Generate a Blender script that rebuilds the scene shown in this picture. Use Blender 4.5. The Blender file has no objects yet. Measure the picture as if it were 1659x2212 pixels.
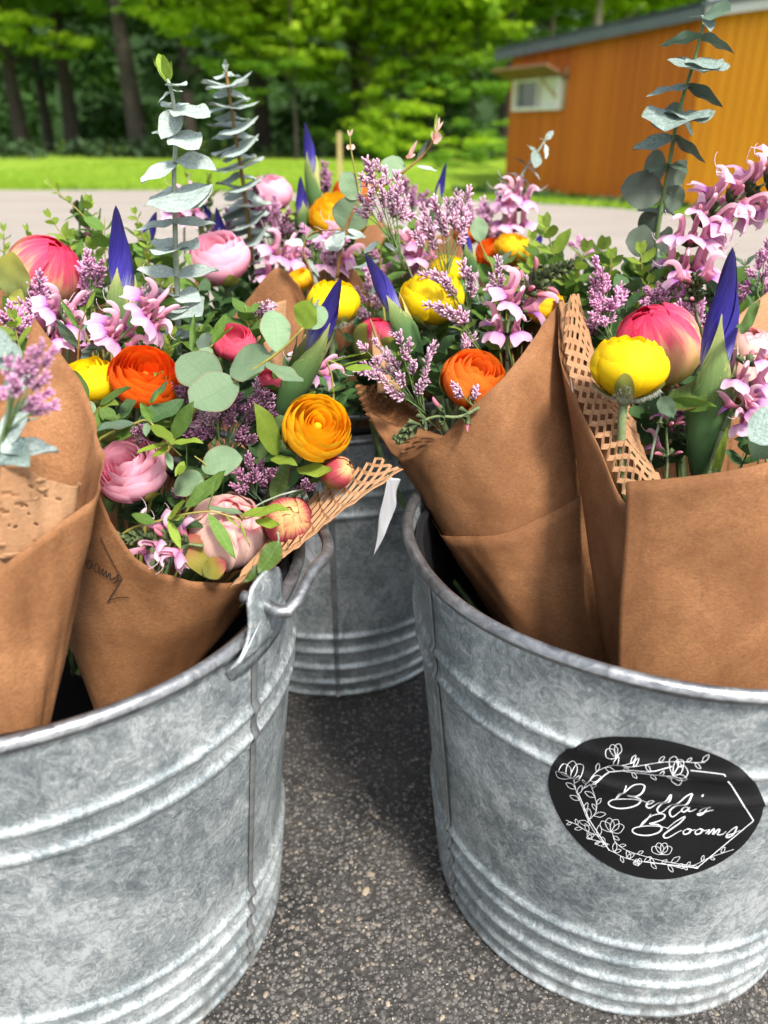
import bpy, math, random
import numpy as np
from mathutils import Vector, Matrix

random.seed(7)
sc = bpy.context.scene
rad = math.radians

# ------------------------------------------------------------------ camera, world, sun, exposure
CAMH, HORIZON, FPX, PW, PH = 0.6675, 286.0, 1661.0, 1659.0, 2212.0
PITCH = math.atan((PH / 2 - HORIZON) / FPX)
cd = bpy.data.cameras.new("camera")
cam = bpy.data.objects.new("camera", cd)
sc.collection.objects.link(cam)
cam.location = (0, 0, CAMH)
cam.rotation_euler = (math.pi / 2 - PITCH, 0, 0)
cd.sensor_fit = 'VERTICAL'
cd.sensor_height = 36
cd.lens = 36 * FPX / PH
cd.clip_start = 0.02
cd.clip_end = 600
cd.dof.use_dof = True
cd.dof.focus_distance = 0.59
cd.dof.aperture_fstop = cd.lens / 5.2
sc.camera = cam

SUN_EL, SUN_AZ = rad(52), rad(150)          # azimuth: compass direction the sun stands in, clockwise from +Y
world = bpy.data.worlds.new("World")
sc.world = world
world.use_nodes = True
wn = world.node_tree
bg = wn.nodes["Background"]
sky = wn.nodes.new("ShaderNodeTexSky")
sky.sky_type = 'NISHITA'
sky.sun_disc = False
sky.sun_elevation = SUN_EL
sky.sun_rotation = SUN_AZ
sky.air_density = 1.0
sky.dust_density = 2.5
sky.ozone_density = 1.0
hs = wn.nodes.new("ShaderNodeHueSaturation")
hs.inputs["Saturation"].default_value = 0.45
wn.links.new(sky.outputs[0], hs.inputs["Color"])
wn.links.new(hs.outputs[0], bg.inputs[0])
bg.inputs[1].default_value = 0.15
sd = bpy.data.lights.new("sun", 'SUN')
sd.energy = 3.1
sd.angle = rad(10)
sd.color = (1.0, 0.95, 0.87)
sun = bpy.data.objects.new("sun", sd)
sc.collection.objects.link(sun)
sdir = Vector((math.sin(SUN_AZ) * math.cos(SUN_EL), math.cos(SUN_AZ) * math.cos(SUN_EL), math.sin(SUN_EL)))
sun.rotation_euler = (-sdir).to_track_quat('-Z', 'Y').to_euler()
sc.view_settings.view_transform = 'Standard'
sc.view_settings.look = 'None'
sc.view_settings.exposure = 0.98
sc.view_settings.gamma = 1.0
sc.view_settings.use_curve_mapping = False
sc.render.engine = 'CYCLES'
sc.cycles.use_denoising = True
sc.cycles.max_bounces = 8
sc.cycles.diffuse_bounces = 4
sc.cycles.glossy_bounces = 3
sc.cycles.transmission_bounces = 4
sc.cycles.transparent_max_bounces = 6
sc.cycles.caustics_reflective = False
sc.cycles.caustics_refractive = False

# ------------------------------------------------------------------ measuring the place
RIGHT = Vector((1, 0, 0))
UP = Vector((0, math.sin(PITCH), math.cos(PITCH)))
FWD = Vector((0, math.cos(PITCH), -math.sin(PITCH)))
EYE = Vector((0, 0, CAMH))


def ray(x, y):
    return (FWD * FPX + RIGHT * (x - PW / 2) + UP * (PH / 2 - y)).normalized()


def at(x, y, Y):                      # the point of the place seen at (x, y) that stands Y metres ahead
    r = ray(x, y)
    return EYE + r * (Y / r.y)


def on_z(x, y, z):                    # ... that lies at height z
    r = ray(x, y)
    return EYE + r * ((z - CAMH) / r.z)


def scale_at(P):                      # metres per measured pixel at P
    return (Vector(P) - EYE).dot(FWD) / FPX


def cvec(dx, dy, dz):                 # direction: right, up, towards the viewer
    return (RIGHT * dx + UP * dy - FWD * dz).normalized()


def lerp(a, b, t):
    return a + (b - a) * t


def smooth(pts, n=6):                 # Catmull-Rom through points (Vectors or tuples)
    P = [Vector(p) for p in pts]
    if len(P) < 3:
        return [P[0].lerp(P[-1], i / n) for i in range(n + 1)]
    Q = [P[0] * 2 - P[1]] + P + [P[-1] * 2 - P[-2]]
    out = []
    for i in range(1, len(Q) - 2):
        a, b, c, d = Q[i - 1], Q[i], Q[i + 1], Q[i + 2]
        for k in range(n):
            t = k / n
            out.append(0.5 * ((2 * b) + (c - a) * t + (2 * a - 5 * b + 4 * c - d) * t * t + (3 * b - a - 3 * c + d) * t ** 3))
    out.append(P[-1].copy())
    return out


# ------------------------------------------------------------------ meshes and objects
class MB:
    def __init__(s):
        s.v, s.f, s.uv = [], [], []

    def face(s, idx, uvs=None):
        s.f.append(idx)
        s.uv.extend(uvs if uvs else [(0.5, 0.5)] * len(idx))

    def grid(s, fn, nu, nv, close=False):
        b = len(s.v)
        cols = nu if close else nu + 1
        for j in range(nv + 1):
            for i in range(cols):
                s.v.append(tuple(fn(i / nu, j / nv)))
        for j in range(nv):
            for i in range(nu):
                i2 = (i + 1) % cols if close else i + 1
                s.face((b + j * cols + i, b + j * cols + i2, b + (j + 1) * cols + i2, b + (j + 1) * cols + i),
                       [(i / nu, j / nv), ((i + 1) / nu, j / nv), ((i + 1) / nu, (j + 1) / nv), (i / nu, (j + 1) / nv)])

    def tube(s, pts, r, n=6, caps=True):
        pts = [Vector(p) for p in pts]
        m = len(pts)
        rs = [r] * m if isinstance(r, (int, float)) else [r[0] + (r[1] - r[0]) * i / (m - 1) for i in range(m)] if len(r) == 2 else r
        b = len(s.v)
        up = None
        for i, p in enumerate(pts):
            t = (pts[min(i + 1, m - 1)] - pts[max(i - 1, 0)])
            t = t.normalized() if t.length > 1e-9 else Vector((0, 0, 1))
            if up is None:
                up = t.orthogonal().normalized()
            up = (up - t * up.dot(t))
            up = up.normalized() if up.length > 1e-6 else t.orthogonal().normalized()
            w = t.cross(up)
            for k in range(n):
                a = 2 * math.pi * k / n
                s.v.append(tuple(p + (up * math.cos(a) + w * math.sin(a)) * rs[i]))
        for i in range(m - 1):
            for k in range(n):
                k2 = (k + 1) % n
                s.face((b + i * n + k, b + i * n + k2, b + (i + 1) * n + k2, b + (i + 1) * n + k),
                       [(k / n, i / (m - 1)), ((k + 1) / n, i / (m - 1)), ((k + 1) / n, (i + 1) / (m - 1)), (k / n, (i + 1) / (m - 1))])
        if caps and n > 2:
            s.face(tuple(b + k for k in reversed(range(n))), [(0.5, 0)] * n)
            s.face(tuple(b + (m - 1) * n + k for k in range(n)), [(0.5, 1)] * n)

    def box(s, c, h, mx=None):
        b = len(s.v)
        for sx in (-1, 1):
            for sy in (-1, 1):
                for sz in (-1, 1):
                    p = Vector((sx * h[0], sy * h[1], sz * h[2]))
                    if mx is not None:
                        p = mx @ p
                    s.v.append(tuple(Vector(c) + p))
        for q in ((0, 1, 3, 2), (4, 6, 7, 5), (0, 4, 5, 1), (2, 3, 7, 6), (0, 2, 6, 4), (1, 5, 7, 3)):
            s.face(tuple(b + i for i in q), [(0, 0), (0, 1), (1, 1), (1, 0)])

    def mesh(s, name, mat=None, flat=False):
        me = bpy.data.meshes.new(name)
        me.from_pydata(s.v, [], s.f)
        if s.uv:
            uvl = me.uv_layers.new(name="UVMap")
            uvl.data.foreach_set("uv", np.array(s.uv, dtype=np.float32).ravel())
        if not flat:
            me.polygons.foreach_set("use_smooth", [True] * len(me.polygons))
        if mat:
            me.materials.append(mat)
        me.update()
        return me


WM = {}


def _place(o, mx, parent):
    WM[o.name] = mx
    if parent is not None:
        o.parent = parent
        o.matrix_local = WM[parent.name].inverted() @ mx
    else:
        o.matrix_world = mx


def thing(name, label, cat, loc, group=None):
    o = bpy.data.objects.new(name, None)
    o.empty_display_size = 0.02
    sc.collection.objects.link(o)
    _place(o, Matrix.Translation(loc), None)
    o['label'] = label
    o['category'] = cat
    if group:
        o['group'] = group
    return o


def part(name, me, parent, mx=None, solid=0, label=None, kind=None):
    o = bpy.data.objects.new(name, me)
    sc.collection.objects.link(o)
    _place(o, mx if mx is not None else Matrix.Identity(4), parent)
    if solid:
        m = o.modifiers.new("thickness", 'SOLIDIFY')
        m.thickness = solid
        m.offset = 0
    if label:
        o['label'] = label
    if kind:
        o['kind'] = kind
    return o


def frame(o, z, x=None):              # matrix at o whose local Z points along z
    z = Vector(z).normalized()
    x = Vector(x) if x is not None else z.orthogonal()
    x = x - z * x.dot(z)
    x = x.normalized() if x.length > 1e-6 else z.orthogonal().normalized()
    y = z.cross(x)
    m = Matrix((x, y, z)).transposed().to_4x4()
    m.translation = Vector(o)
    return m


def leaf_mx(b, t, n, wf=1.0):         # unit leaf (base 0, tip +Y, upper face +Z) from b to t
    b, t = Vector(b), Vector(t)
    y = t - b
    L = y.length
    y = y / L
    z = Vector(n) - y * Vector(n).dot(y)
    z = z.normalized() if z.length > 1e-6 else y.orthogonal().normalized()
    x = y.cross(z)
    m = Matrix((x * L * wf, y * L, z * L)).transposed().to_4x4()
    m.translation = b
    return m


# ------------------------------------------------------------------ materials
class NT:
    def __init__(s, name):
        s.m = bpy.data.materials.new(name)
        s.m.use_nodes = True
        s.t = s.m.node_tree
        s.b = s.t.nodes["Principled BSDF"]
        s.out = s.t.nodes["Material Output"]

    def n(s, kind, **kw):
        x = s.t.nodes.new(kind)
        for k, v in kw.items():
            if k in x.inputs:
                x.inputs[k].default_value = v
            else:
                setattr(x, k, v)
        return x

    def l(s, a, b):
        s.t.links.new(a, b)

    def coord(s, kind="Object", sc=None):
        c = s.n("ShaderNodeTexCoord").outputs[kind]
        if sc:
            mp = s.n("ShaderNodeMapping")
            mp.inputs["Scale"].default_value = sc
            s.l(c, mp.inputs[0])
            c = mp.outputs[0]
        return c

    def noise(s, scale, detail=4, co=None, dist=0.0, rough=0.6):
        x = s.n("ShaderNodeTexNoise")
        x.inputs["Scale"].default_value = scale
        x.inputs["Detail"].default_value = detail
        x.inputs["Distortion"].default_value = dist
        x.inputs["Roughness"].default_value = rough
        s.l(co if co is not None else s.coord(), x.inputs["Vector"])
        return x.outputs["Fac"]

    def voro(s, scale, co=None, feat='F1', out="Distance"):
        x = s.n("ShaderNodeTexVoronoi", feature=feat)
        x.inputs["Scale"].default_value = scale
        s.l(co if co is not None else s.coord(), x.inputs["Vector"])
        return x.outputs[out]

    def ramp(s, fac, stops):
        r = s.n("ShaderNodeValToRGB")
        e = r.color_ramp.elements
        while len(e) < len(stops):
            e.new(0.5)
        for el, (p, c) in zip(e, stops):
            el.position = p
            el.color = (c, c, c, 1) if isinstance(c, (int, float)) else (*c, 1)
        s.l(fac, r.inputs[0])
        return r.outputs[0]

    def mix(s, fac, a, b, mode='MIX'):
        x = s.n("ShaderNodeMix", data_type='RGBA', blend_type=mode)
        for sock, val in ((x.inputs[0], fac), (x.inputs[6], a), (x.inputs[7], b)):
            if isinstance(val, bpy.types.NodeSocket):
                s.l(val, sock)
            else:
                sock.default_value = val if isinstance(val, (int, float)) else (*val, 1)
        return x.outputs[2]

    def math(s, op, a, b=0.0):
        x = s.n("ShaderNodeMath", operation=op)
        for sock, val in ((x.inputs[0], a), (x.inputs[1], b)):
            if isinstance(val, bpy.types.NodeSocket):
                s.l(val, sock)
            else:
                sock.default_value = val
        return x.outputs[0]

    def uvs(s):
        x = s.n("ShaderNodeSeparateXYZ")
        s.l(s.coord("UV"), x.inputs[0])
        return x.outputs[0], x.outputs[1]

    def bump(s, h, strength=0.3, dist=0.001):
        x = s.n("ShaderNodeBump")
        x.inputs["Strength"].default_value = strength
        x.inputs["Distance"].default_value = dist
        s.l(h, x.inputs["Height"])
        s.l(x.outputs[0], s.b.inputs["Normal"])

    def base(s, c, rough=0.5, metal=0.0, spec=0.5):
        if isinstance(c, bpy.types.NodeSocket):
            s.l(c, s.b.inputs["Base Color"])
        else:
            s.b.inputs["Base Color"].default_value = (*c, 1)
        if isinstance(rough, bpy.types.NodeSocket):
            s.l(rough, s.b.inputs["Roughness"])
        else:
            s.b.inputs["Roughness"].default_value = rough
        s.b.inputs["Metallic"].default_value = metal
        s.b.inputs["Specular IOR Level"].default_value = spec
        s.c = c
        return s

    def vary(s, c, amt=0.25):         # each object a touch lighter or darker
        r = s.n("ShaderNodeObjectInfo").outputs["Random"]
        k = s.math('MULTIPLY_ADD', r, amt * 2)
        s.t.nodes[-1].inputs[2].default_value = 1 - amt
        x = s.n("ShaderNodeVectorMath", operation='SCALE')
        s.l(c, x.inputs[0])
        s.l(k, x.inputs["Scale"])
        return x.outputs[0]

    def thin(s, amt=0.35, tint=None):  # light passes through petals and leaves
        tr = s.n("ShaderNodeBsdfTranslucent")
        c = s.c
        if tint is not None:
            c = s.mix(1.0, c, tint, 'MULTIPLY')
        if isinstance(c, bpy.types.NodeSocket):
            s.l(c, tr.inputs[0])
        else:
            tr.inputs[0].default_value = (*c, 1)
        mx = s.n("ShaderNodeMixShader")
        mx.inputs[0].default_value = amt
        s.l(s.b.outputs[0], mx.inputs[1])
        s.l(tr.outputs[0], mx.inputs[2])
        s.l(mx.outputs[0], s.out.inputs[0])
        return s


MAT = {}


def petal_mat(name, stops, streak=0.24, vary=0.16, trans=0.40, rough=0.65, bump=0.35, grain=30):
    n = NT(name)
    u, v = n.uvs()
    co = n.coord("UV", (grain, 2.0, 1))
    st = n.noise(1.0, 3, co)
    f = n.math('ADD', v, n.math('MULTIPLY', n.math('SUBTRACT', st, 0.5), streak * 2))
    c = n.ramp(f, stops)
    c = n.vary(c, vary)
    n.base(c, rough, spec=0.3)
    n.bump(n.noise(1.0, 4, n.coord("UV", (grain * 1.6, 5, 1))), bump, 0.0012)
    n.thin(trans)
    MAT[name] = n.m


def leaf_mat(name, c1, c2, vein, trans=0.3, rough=0.5, vary=0.25, scale=60, edge=None, spec=0.35, vs=0.5):
    n = NT(name)
    u, v = n.uvs()
    c = n.mix(n.ramp(n.noise(scale, 4), [(0.35, 0.0), (0.65, 1.0)]), c1, c2)
    d = n.math('ABSOLUTE', n.math('SUBTRACT', u, 0.5))
    mid = n.ramp(d, [(0.0, 1.0), (0.035, 0.0)])
    wv = n.n("ShaderNodeTexWave", wave_type='BANDS', bands_direction='Y')
    wv.inputs["Scale"].default_value = 2.6
    wv.inputs["Distortion"].default_value = 5.0
    wv.inputs["Detail"].default_value = 2
    n.l(n.coord("UV"), wv.inputs["Vector"])
    side = n.ramp(wv.outputs["Fac"], [(0.90, 0.0), (0.98, 0.5)])
    c = n.mix(n.math('MULTIPLY', n.math('MAXIMUM', mid, side), vs), c, vein)
    if edge:
        c = n.mix(n.ramp(d, [(0.44, 0.0), (0.5, 0.8)]), c, edge)
    c = n.vary(c, vary)
    n.base(c, rough, spec=spec)
    n.bump(n.math('ADD', n.noise(scale * 3, 3), n.math('MULTIPLY', side, -0.6)), 0.3, 0.001)
    n.thin(trans)
    MAT[name] = n.m


# petals
petal_mat("petal_yellow", [(0.0, (0.62, 0.42, 0.004)), (0.4, (0.94, 0.69, 0.004)), (1.0, (0.97, 0.75, 0.008))])
petal_mat("petal_gold", [(0.0, (0.85, 0.38, 0.003)), (0.45, (0.96, 0.52, 0.006)), (1.0, (0.98, 0.62, 0.016))])
petal_mat("petal_orange", [(0.0, (0.75, 0.09, 0.004)), (0.5, (0.90, 0.11, 0.004)), (1.0, (0.92, 0.17, 0.008))])
petal_mat("petal_pale_orange", [(0.0, (0.82, 0.12, 0.006)), (0.6, (0.92, 0.17, 0.010)), (1.0, (0.94, 0.28, 0.03))])
petal_mat("petal_pink", [(0.0, (0.80, 0.28, 0.38)), (0.45, (0.92, 0.40, 0.54)), (1.0, (0.95, 0.56, 0.67))], streak=0.1)
petal_mat("petal_rose", [(0.0, (0.75, 0.28, 0.30)), (0.6, (0.80, 0.09, 0.19)), (1.0, (0.85, 0.15, 0.24))])
petal_mat("petal_blush", [(0.0, (0.62, 0.22, 0.20)), (0.3, (0.84, 0.50, 0.42)), (0.93, (0.88, 0.62, 0.54)), (1.0, (0.80, 0.26, 0.34))], streak=0.1)
petal_mat("petal_peony", [(0.0, (0.36, 0.37, 0.06)), (0.36, (0.66, 0.54, 0.16)), (0.58, (0.84, 0.46, 0.26)), (0.76, (0.80, 0.14, 0.20)), (1.0, (0.76, 0.04, 0.13))], streak=0.42, grain=9)
petal_mat("petal_maroon", [(0.0, (0.30, 0.13, 0.04)), (0.5, (0.34, 0.06, 0.05)), (0.8, (0.42, 0.05, 0.08)), (1.0, (0.62, 0.40, 0.16))], streak=0.3, trans=0.15)
petal_mat("petal_iris", [(0.0, (0.30, 0.30, 0.46)), (0.20, (0.30, 0.30, 0.52)), (0.34, (0.06, 0.045, 0.36)), (0.6, (0.018, 0.011, 0.17)), (0.85, (0.012, 0.007, 0.10)), (1.0, (0.016, 0.008, 0.085))], streak=0.30, trans=0.10, rough=0.55, grain=26, bump=1.0)
petal_mat("petal_violet", [(0.0, (0.42, 0.42, 0.62)), (1.0, (0.16, 0.12, 0.55))], trans=0.3)
petal_mat("corolla", [(0.0, (0.58, 0.15, 0.24)), (0.35, (0.78, 0.34, 0.48)), (0.7, (0.86, 0.52, 0.63)), (1.0, (0.90, 0.66, 0.72))], streak=0.30, trans=0.45, vary=0.2, rough=0.75, grain=14)
petal_mat("corolla_lip", [(0.0, (0.36, 0.10, 0.46)), (0.32, (0.50, 0.17, 0.58)), (0.62, (0.78, 0.42, 0.66)), (1.0, (0.88, 0.60, 0.74))], streak=0.28, trans=0.45, rough=0.75, grain=16)
petal_mat("corolla_bud", [(0.0, (0.40, 0.10, 0.14)), (1.0, (0.72, 0.27, 0.36))], trans=0.25)
petal_mat("floret", [(0.0, (0.07, 0.10, 0.03)), (0.18, (0.22, 0.09, 0.14)), (0.45, (0.62, 0.32, 0.48)), (0.8, (0.78, 0.54, 0.66)), (1.0, (0.90, 0.82, 0.84))], streak=0.2, trans=0.2, vary=0.2)
petal_mat("floret_dusky", [(0.0, (0.06, 0.07, 0.03)), (0.2, (0.16, 0.06, 0.10)), (0.55, (0.33, 0.13, 0.24)), (0.9, (0.50, 0.27, 0.40)), (1.0, (0.62, 0.45, 0.54))], streak=0.2, trans=0.15, vary=0.25)
petal_mat("floret_pink", [(0.0, (0.14, 0.10, 0.05)), (0.25, (0.52, 0.18, 0.38)), (0.65, (0.74, 0.38, 0.60)), (1.0, (0.86, 0.64, 0.76))], streak=0.2, trans=0.25, vary=0.15)
# greens
petal_mat("sepal", [(0.0, (0.16, 0.20, 0.07)), (0.5, (0.24, 0.27, 0.07)), (1.0, (0.30, 0.30, 0.05))], trans=0.2)
petal_mat("sepal_red", [(0.0, (0.13, 0.15, 0.03)), (0.55, (0.24, 0.20, 0.03)), (1.0, (0.34, 0.05, 0.07))], streak=0.3, trans=0.15)
petal_mat("sheath", [(0.0, (0.06, 0.14, 0.05)), (0.5, (0.10, 0.20, 0.065)), (0.8, (0.22, 0.32, 0.10)), (1.0, (0.42, 0.42, 0.16))], streak=0.2, grain=26, trans=0.2)
petal_mat("sheath_pale", [(0.0, (0.14, 0.22, 0.07)), (0.45, (0.40, 0.45, 0.13)), (1.0, (0.58, 0.58, 0.28))], streak=0.15, grain=26, trans=0.25)
petal_mat("calyx", [(0.0, (0.07, 0.10, 0.04)), (0.6, (0.05, 0.075, 0.03)), (1.0, (0.12, 0.15, 0.06))], streak=0.4, grain=12, trans=0.1)
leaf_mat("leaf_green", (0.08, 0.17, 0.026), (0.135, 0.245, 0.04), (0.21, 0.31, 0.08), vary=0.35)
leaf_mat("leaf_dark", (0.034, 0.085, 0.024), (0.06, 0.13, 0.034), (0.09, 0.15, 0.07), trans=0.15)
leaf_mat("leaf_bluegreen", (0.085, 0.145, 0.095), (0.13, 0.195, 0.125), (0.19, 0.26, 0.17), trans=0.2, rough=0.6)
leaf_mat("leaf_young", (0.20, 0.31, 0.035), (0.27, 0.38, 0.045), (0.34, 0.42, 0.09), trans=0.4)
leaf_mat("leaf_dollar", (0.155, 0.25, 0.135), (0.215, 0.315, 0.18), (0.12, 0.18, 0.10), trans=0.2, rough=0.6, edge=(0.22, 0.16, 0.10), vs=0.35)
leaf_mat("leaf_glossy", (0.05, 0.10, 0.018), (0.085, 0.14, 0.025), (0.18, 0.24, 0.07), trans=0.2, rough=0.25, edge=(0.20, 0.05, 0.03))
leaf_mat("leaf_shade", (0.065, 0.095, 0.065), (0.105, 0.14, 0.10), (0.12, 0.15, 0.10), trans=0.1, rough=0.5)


def silver_mat(name, g, w, lo=0.42, hi=0.58):
    n = NT(name)
    u, v = n.uvs()
    a = n.noise(140, 5, n.coord("Object", (1, 1, 1)), 1.2, 0.7)
    b = n.noise(9, 4, n.coord("UV", (1, 1.6, 1)), 1.5, 0.7)
    f = n.ramp(n.math('ADD', n.math('MULTIPLY', a, 0.35), n.math('MULTIPLY', b, 0.65)), [(lo, 0.0), (hi, 1.0)])
    c = n.mix(f, g, w)
    d = n.math('ABSOLUTE', n.math('SUBTRACT', u, 0.5))
    c = n.mix(n.ramp(d, [(0.465, 0.0), (0.5, 0.7)]), c, (0.16, 0.17, 0.06))
    n.base(n.vary(c, 0.12), 0.65, spec=0.3)
    n.bump(b, 0.4, 0.001)
    n.thin(0.15)
    MAT[name] = n.m


silver_mat("leaf_silver", (0.17, 0.26, 0.20), (0.50, 0.57, 0.54), 0.36, 0.56)
silver_mat("leaf_grey", (0.12, 0.18, 0.145), (0.33, 0.41, 0.38))


def simple(name, c, rough=0.5, metal=0.0, noise=None, bump=None, trans=None, spec=0.4, vary=0.0):
    n = NT(name)
    if noise:
        sc_, c2 = noise
        c = n.mix(n.ramp(n.noise(sc_, 5), [(0.35, 0.0), (0.65, 1.0)]), c, c2)
    if vary:
        if not isinstance(c, bpy.types.NodeSocket):
            c = n.mix(0.0, c, c)
        c = n.vary(c, vary)
    n.base(c, rough, metal, spec)
    if bump:
        n.bump(n.noise(bump[0], 5), bump[1], bump[2])
    if trans:
        n.thin(trans)
    MAT[name] = n.m
    return n.m


simple("stem_green", (0.09, 0.16, 0.05), 0.55, noise=(80, (0.14, 0.20, 0.07)))
simple("stem_silver", (0.25, 0.30, 0.20), 0.65, noise=(120, (0.36, 0.40, 0.32)))
simple("stem_brown", (0.20, 0.08, 0.03), 0.55, noise=(60, (0.26, 0.17, 0.04)))
simple("stem_olive", (0.22, 0.19, 0.04), 0.55, noise=(60, (0.30, 0.28, 0.06)))
simple("stem_dark", (0.045, 0.085, 0.04), 0.55, noise=(80, (0.07, 0.12, 0.06)))
simple("stem_fuzzy", (0.15, 0.21, 0.07), 0.8, noise=(200, (0.24, 0.29, 0.15)), bump=(900, 0.8, 0.002))
simple("hair", (0.55, 0.58, 0.48), 0.7, trans=0.4)
simple("style", (0.80, 0.66, 0.72), 0.5, trans=0.3)
simple("black_plastic", (0.012, 0.012, 0.014), 0.42, bump=(60, 0.4, 0.002))
simple("tissue", (0.50, 0.50, 0.52), 0.6, trans=0.35, bump=(70, 0.3, 0.001))


def kraft(name, c1, c2, trans=0.12):
    n = NT(name)
    co = n.coord("Object", (1, 1, 1))
    blotch = n.noise(16, 4, co, 0.6)
    fib = n.noise(1.0, 6, n.coord("Object", (330, 330, 620)), 0.8, 0.75)
    fleck = n.ramp(n.noise(1.0, 2, n.coord("Object", (260, 260, 110)), 0.5), [(0.70, 0.0), (0.76, 1.0)])
    c = n.mix(n.ramp(blotch, [(0.34, 0.0), (0.64, 1.0)]), c1, c2)
    c = n.mix(n.ramp(fib, [(0.38, 0.55), (0.64, 0.0)]), c, tuple(x * 0.55 for x in c1))
    c = n.mix(n.math('MULTIPLY', fleck, 0.35), c, (0.09, 0.045, 0.02))
    n.base(c, 0.75, spec=0.2)
    crease = n.math('ABSOLUTE', n.math('SUBTRACT', n.noise(10, 3, n.coord("Object", (1, 1, 0.6)), 0.8, 0.5), 0.5))
    n.bump(n.math('ADD', n.math('ADD', fib, n.math('MULTIPLY', blotch, 2.0)), n.math('MULTIPLY', n.ramp(crease, [(0.0, 0.0), (0.03, 1.0)]), 0.5)), 0.28, 0.0012)
    n.thin(trans)
    MAT[name] = n.m


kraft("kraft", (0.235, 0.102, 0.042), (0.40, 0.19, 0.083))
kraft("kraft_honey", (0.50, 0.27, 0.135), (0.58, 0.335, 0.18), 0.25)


def galv():
    n = NT("galvanized")
    co = n.coord("Object")
    big = n.noise(7, 4, co, 1.0, 0.6)
    mid = n.noise(75, 7, co, 2.6, 0.72)
    fine = n.noise(300, 5, n.coord("Object", (1, 1, 0.5)), 1.5, 0.7)
    sv = n.n("ShaderNodeTexVoronoi")
    sv.inputs["Scale"].default_value = 95
    n.l(n.coord("Object", (1, 1, 0.7)), sv.inputs["Vector"])
    sp = n.n("ShaderNodeSeparateColor")
    n.l(sv.outputs["Color"], sp.inputs[0])
    spots = n.ramp(n.noise(26, 10, co, 0.8, 0.84), [(0.59, 0.0), (0.67, 1.0)])
    f = n.math('ADD', n.math('ADD', n.math('MULTIPLY', big, 0.36), n.math('MULTIPLY', mid, 0.38)), n.math('ADD', n.math('MULTIPLY', fine, 0.24), n.math('MULTIPLY', sp.outputs[0], 0.05)))
    c = n.ramp(f, [(0.37, (0.135, 0.165, 0.18)), (0.455, (0.255, 0.295, 0.31)), (0.52, (0.40, 0.445, 0.455)), (0.60, (0.66, 0.70, 0.705))])
    c = n.mix(n.math('MULTIPLY', spots, 0.75), c, (0.70, 0.72, 0.71))
    sx = n.n("ShaderNodeSeparateXYZ")
    n.l(co, sx.inputs[0])
    grime = n.math('MULTIPLY', n.ramp(n.math('MULTIPLY', sx.outputs[2], 10.0), [(0.0, 0.75), (0.55, 0.0)]), n.ramp(n.noise(34, 6, n.coord("Object", (1, 1, 0.35)), 1.0, 0.7), [(0.42, 0.0), (0.62, 1.0)]))
    c = n.mix(grime, c, (0.13, 0.115, 0.10))          # splashes of dirt near the foot
    n.base(c, n.ramp(f, [(0.36, 0.30), (0.62, 0.52)]), 0.55)
    n.bump(n.math('ADD', n.math('MULTIPLY', mid, 0.7), n.math('MULTIPLY', fine, 0.5)), 0.35, 0.0015)
    MAT["galvanized"] = n.m
    n = NT("rim_metal")
    f = n.noise(70, 6, None, 1.0, 0.7)
    n.base(n.ramp(f, [(0.35, (0.18, 0.185, 0.195)), (0.65, (0.40, 0.41, 0.415))]), n.ramp(f, [(0.3, 0.30), (0.7, 0.5)]), 0.85)
    n.bump(n.noise(220, 5), 0.25, 0.001)
    MAT["rim_metal"] = n.m
    n = NT("seam_metal")
    f = n.noise(50, 6, None, 1.0, 0.7)
    n.base(n.ramp(f, [(0.35, (0.22, 0.23, 0.235)), (0.65, (0.38, 0.39, 0.39))]), 0.5, 0.7)
    MAT["seam_metal"] = n.m


galv()


def asphalt():
    n = NT("asphalt")
    co = n.coord("Object")
    pat = n.noise(2.3, 4, co)
    v = n.n("ShaderNodeTexVoronoi")
    v.inputs["Scale"].default_value = 210
    n.l(co, v.inputs["Vector"])
    cell = n.n("ShaderNodeSeparateColor")
    n.l(v.outputs["Color"], cell.inputs[0])
    stone = n.ramp(cell.outputs[0], [(0.0, (0.034, 0.031, 0.028)), (0.45, (0.062, 0.058, 0.054)), (0.75, (0.115, 0.106, 0.098)), (0.92, (0.19, 0.175, 0.16)), (1.0, (0.33, 0.27, 0.20))])
    gap = n.ramp(v.outputs["Distance"], [(0.35, 0.0), (0.62, 1.0)])
    c = n.mix(gap, stone, (0.022, 0.022, 0.022))
    dust = n.ramp(n.math('ADD', n.math('MULTIPLY', pat, 0.6), n.math('MULTIPLY', n.noise(14, 5, co), 0.4)), [(0.40, 0.0), (0.65, 0.45)])
    c = n.mix(dust, c, (0.15, 0.135, 0.12))
    # dark near, pale far: part wear, part shade around the buckets painted in
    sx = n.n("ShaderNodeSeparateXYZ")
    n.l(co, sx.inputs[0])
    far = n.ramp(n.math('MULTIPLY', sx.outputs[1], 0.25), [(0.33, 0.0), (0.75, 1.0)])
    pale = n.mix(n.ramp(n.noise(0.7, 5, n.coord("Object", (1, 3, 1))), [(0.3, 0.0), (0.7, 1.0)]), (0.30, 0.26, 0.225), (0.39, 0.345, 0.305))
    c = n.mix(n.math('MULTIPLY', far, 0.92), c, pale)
    n.base(c, 0.8, spec=0.35)
    n.bump(n.math('ADD', n.math('MULTIPLY', v.outputs["Distance"], -1.0), n.noise(420, 4, co)), 0.8, 0.003)
    MAT["asphalt"] = n.m


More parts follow.
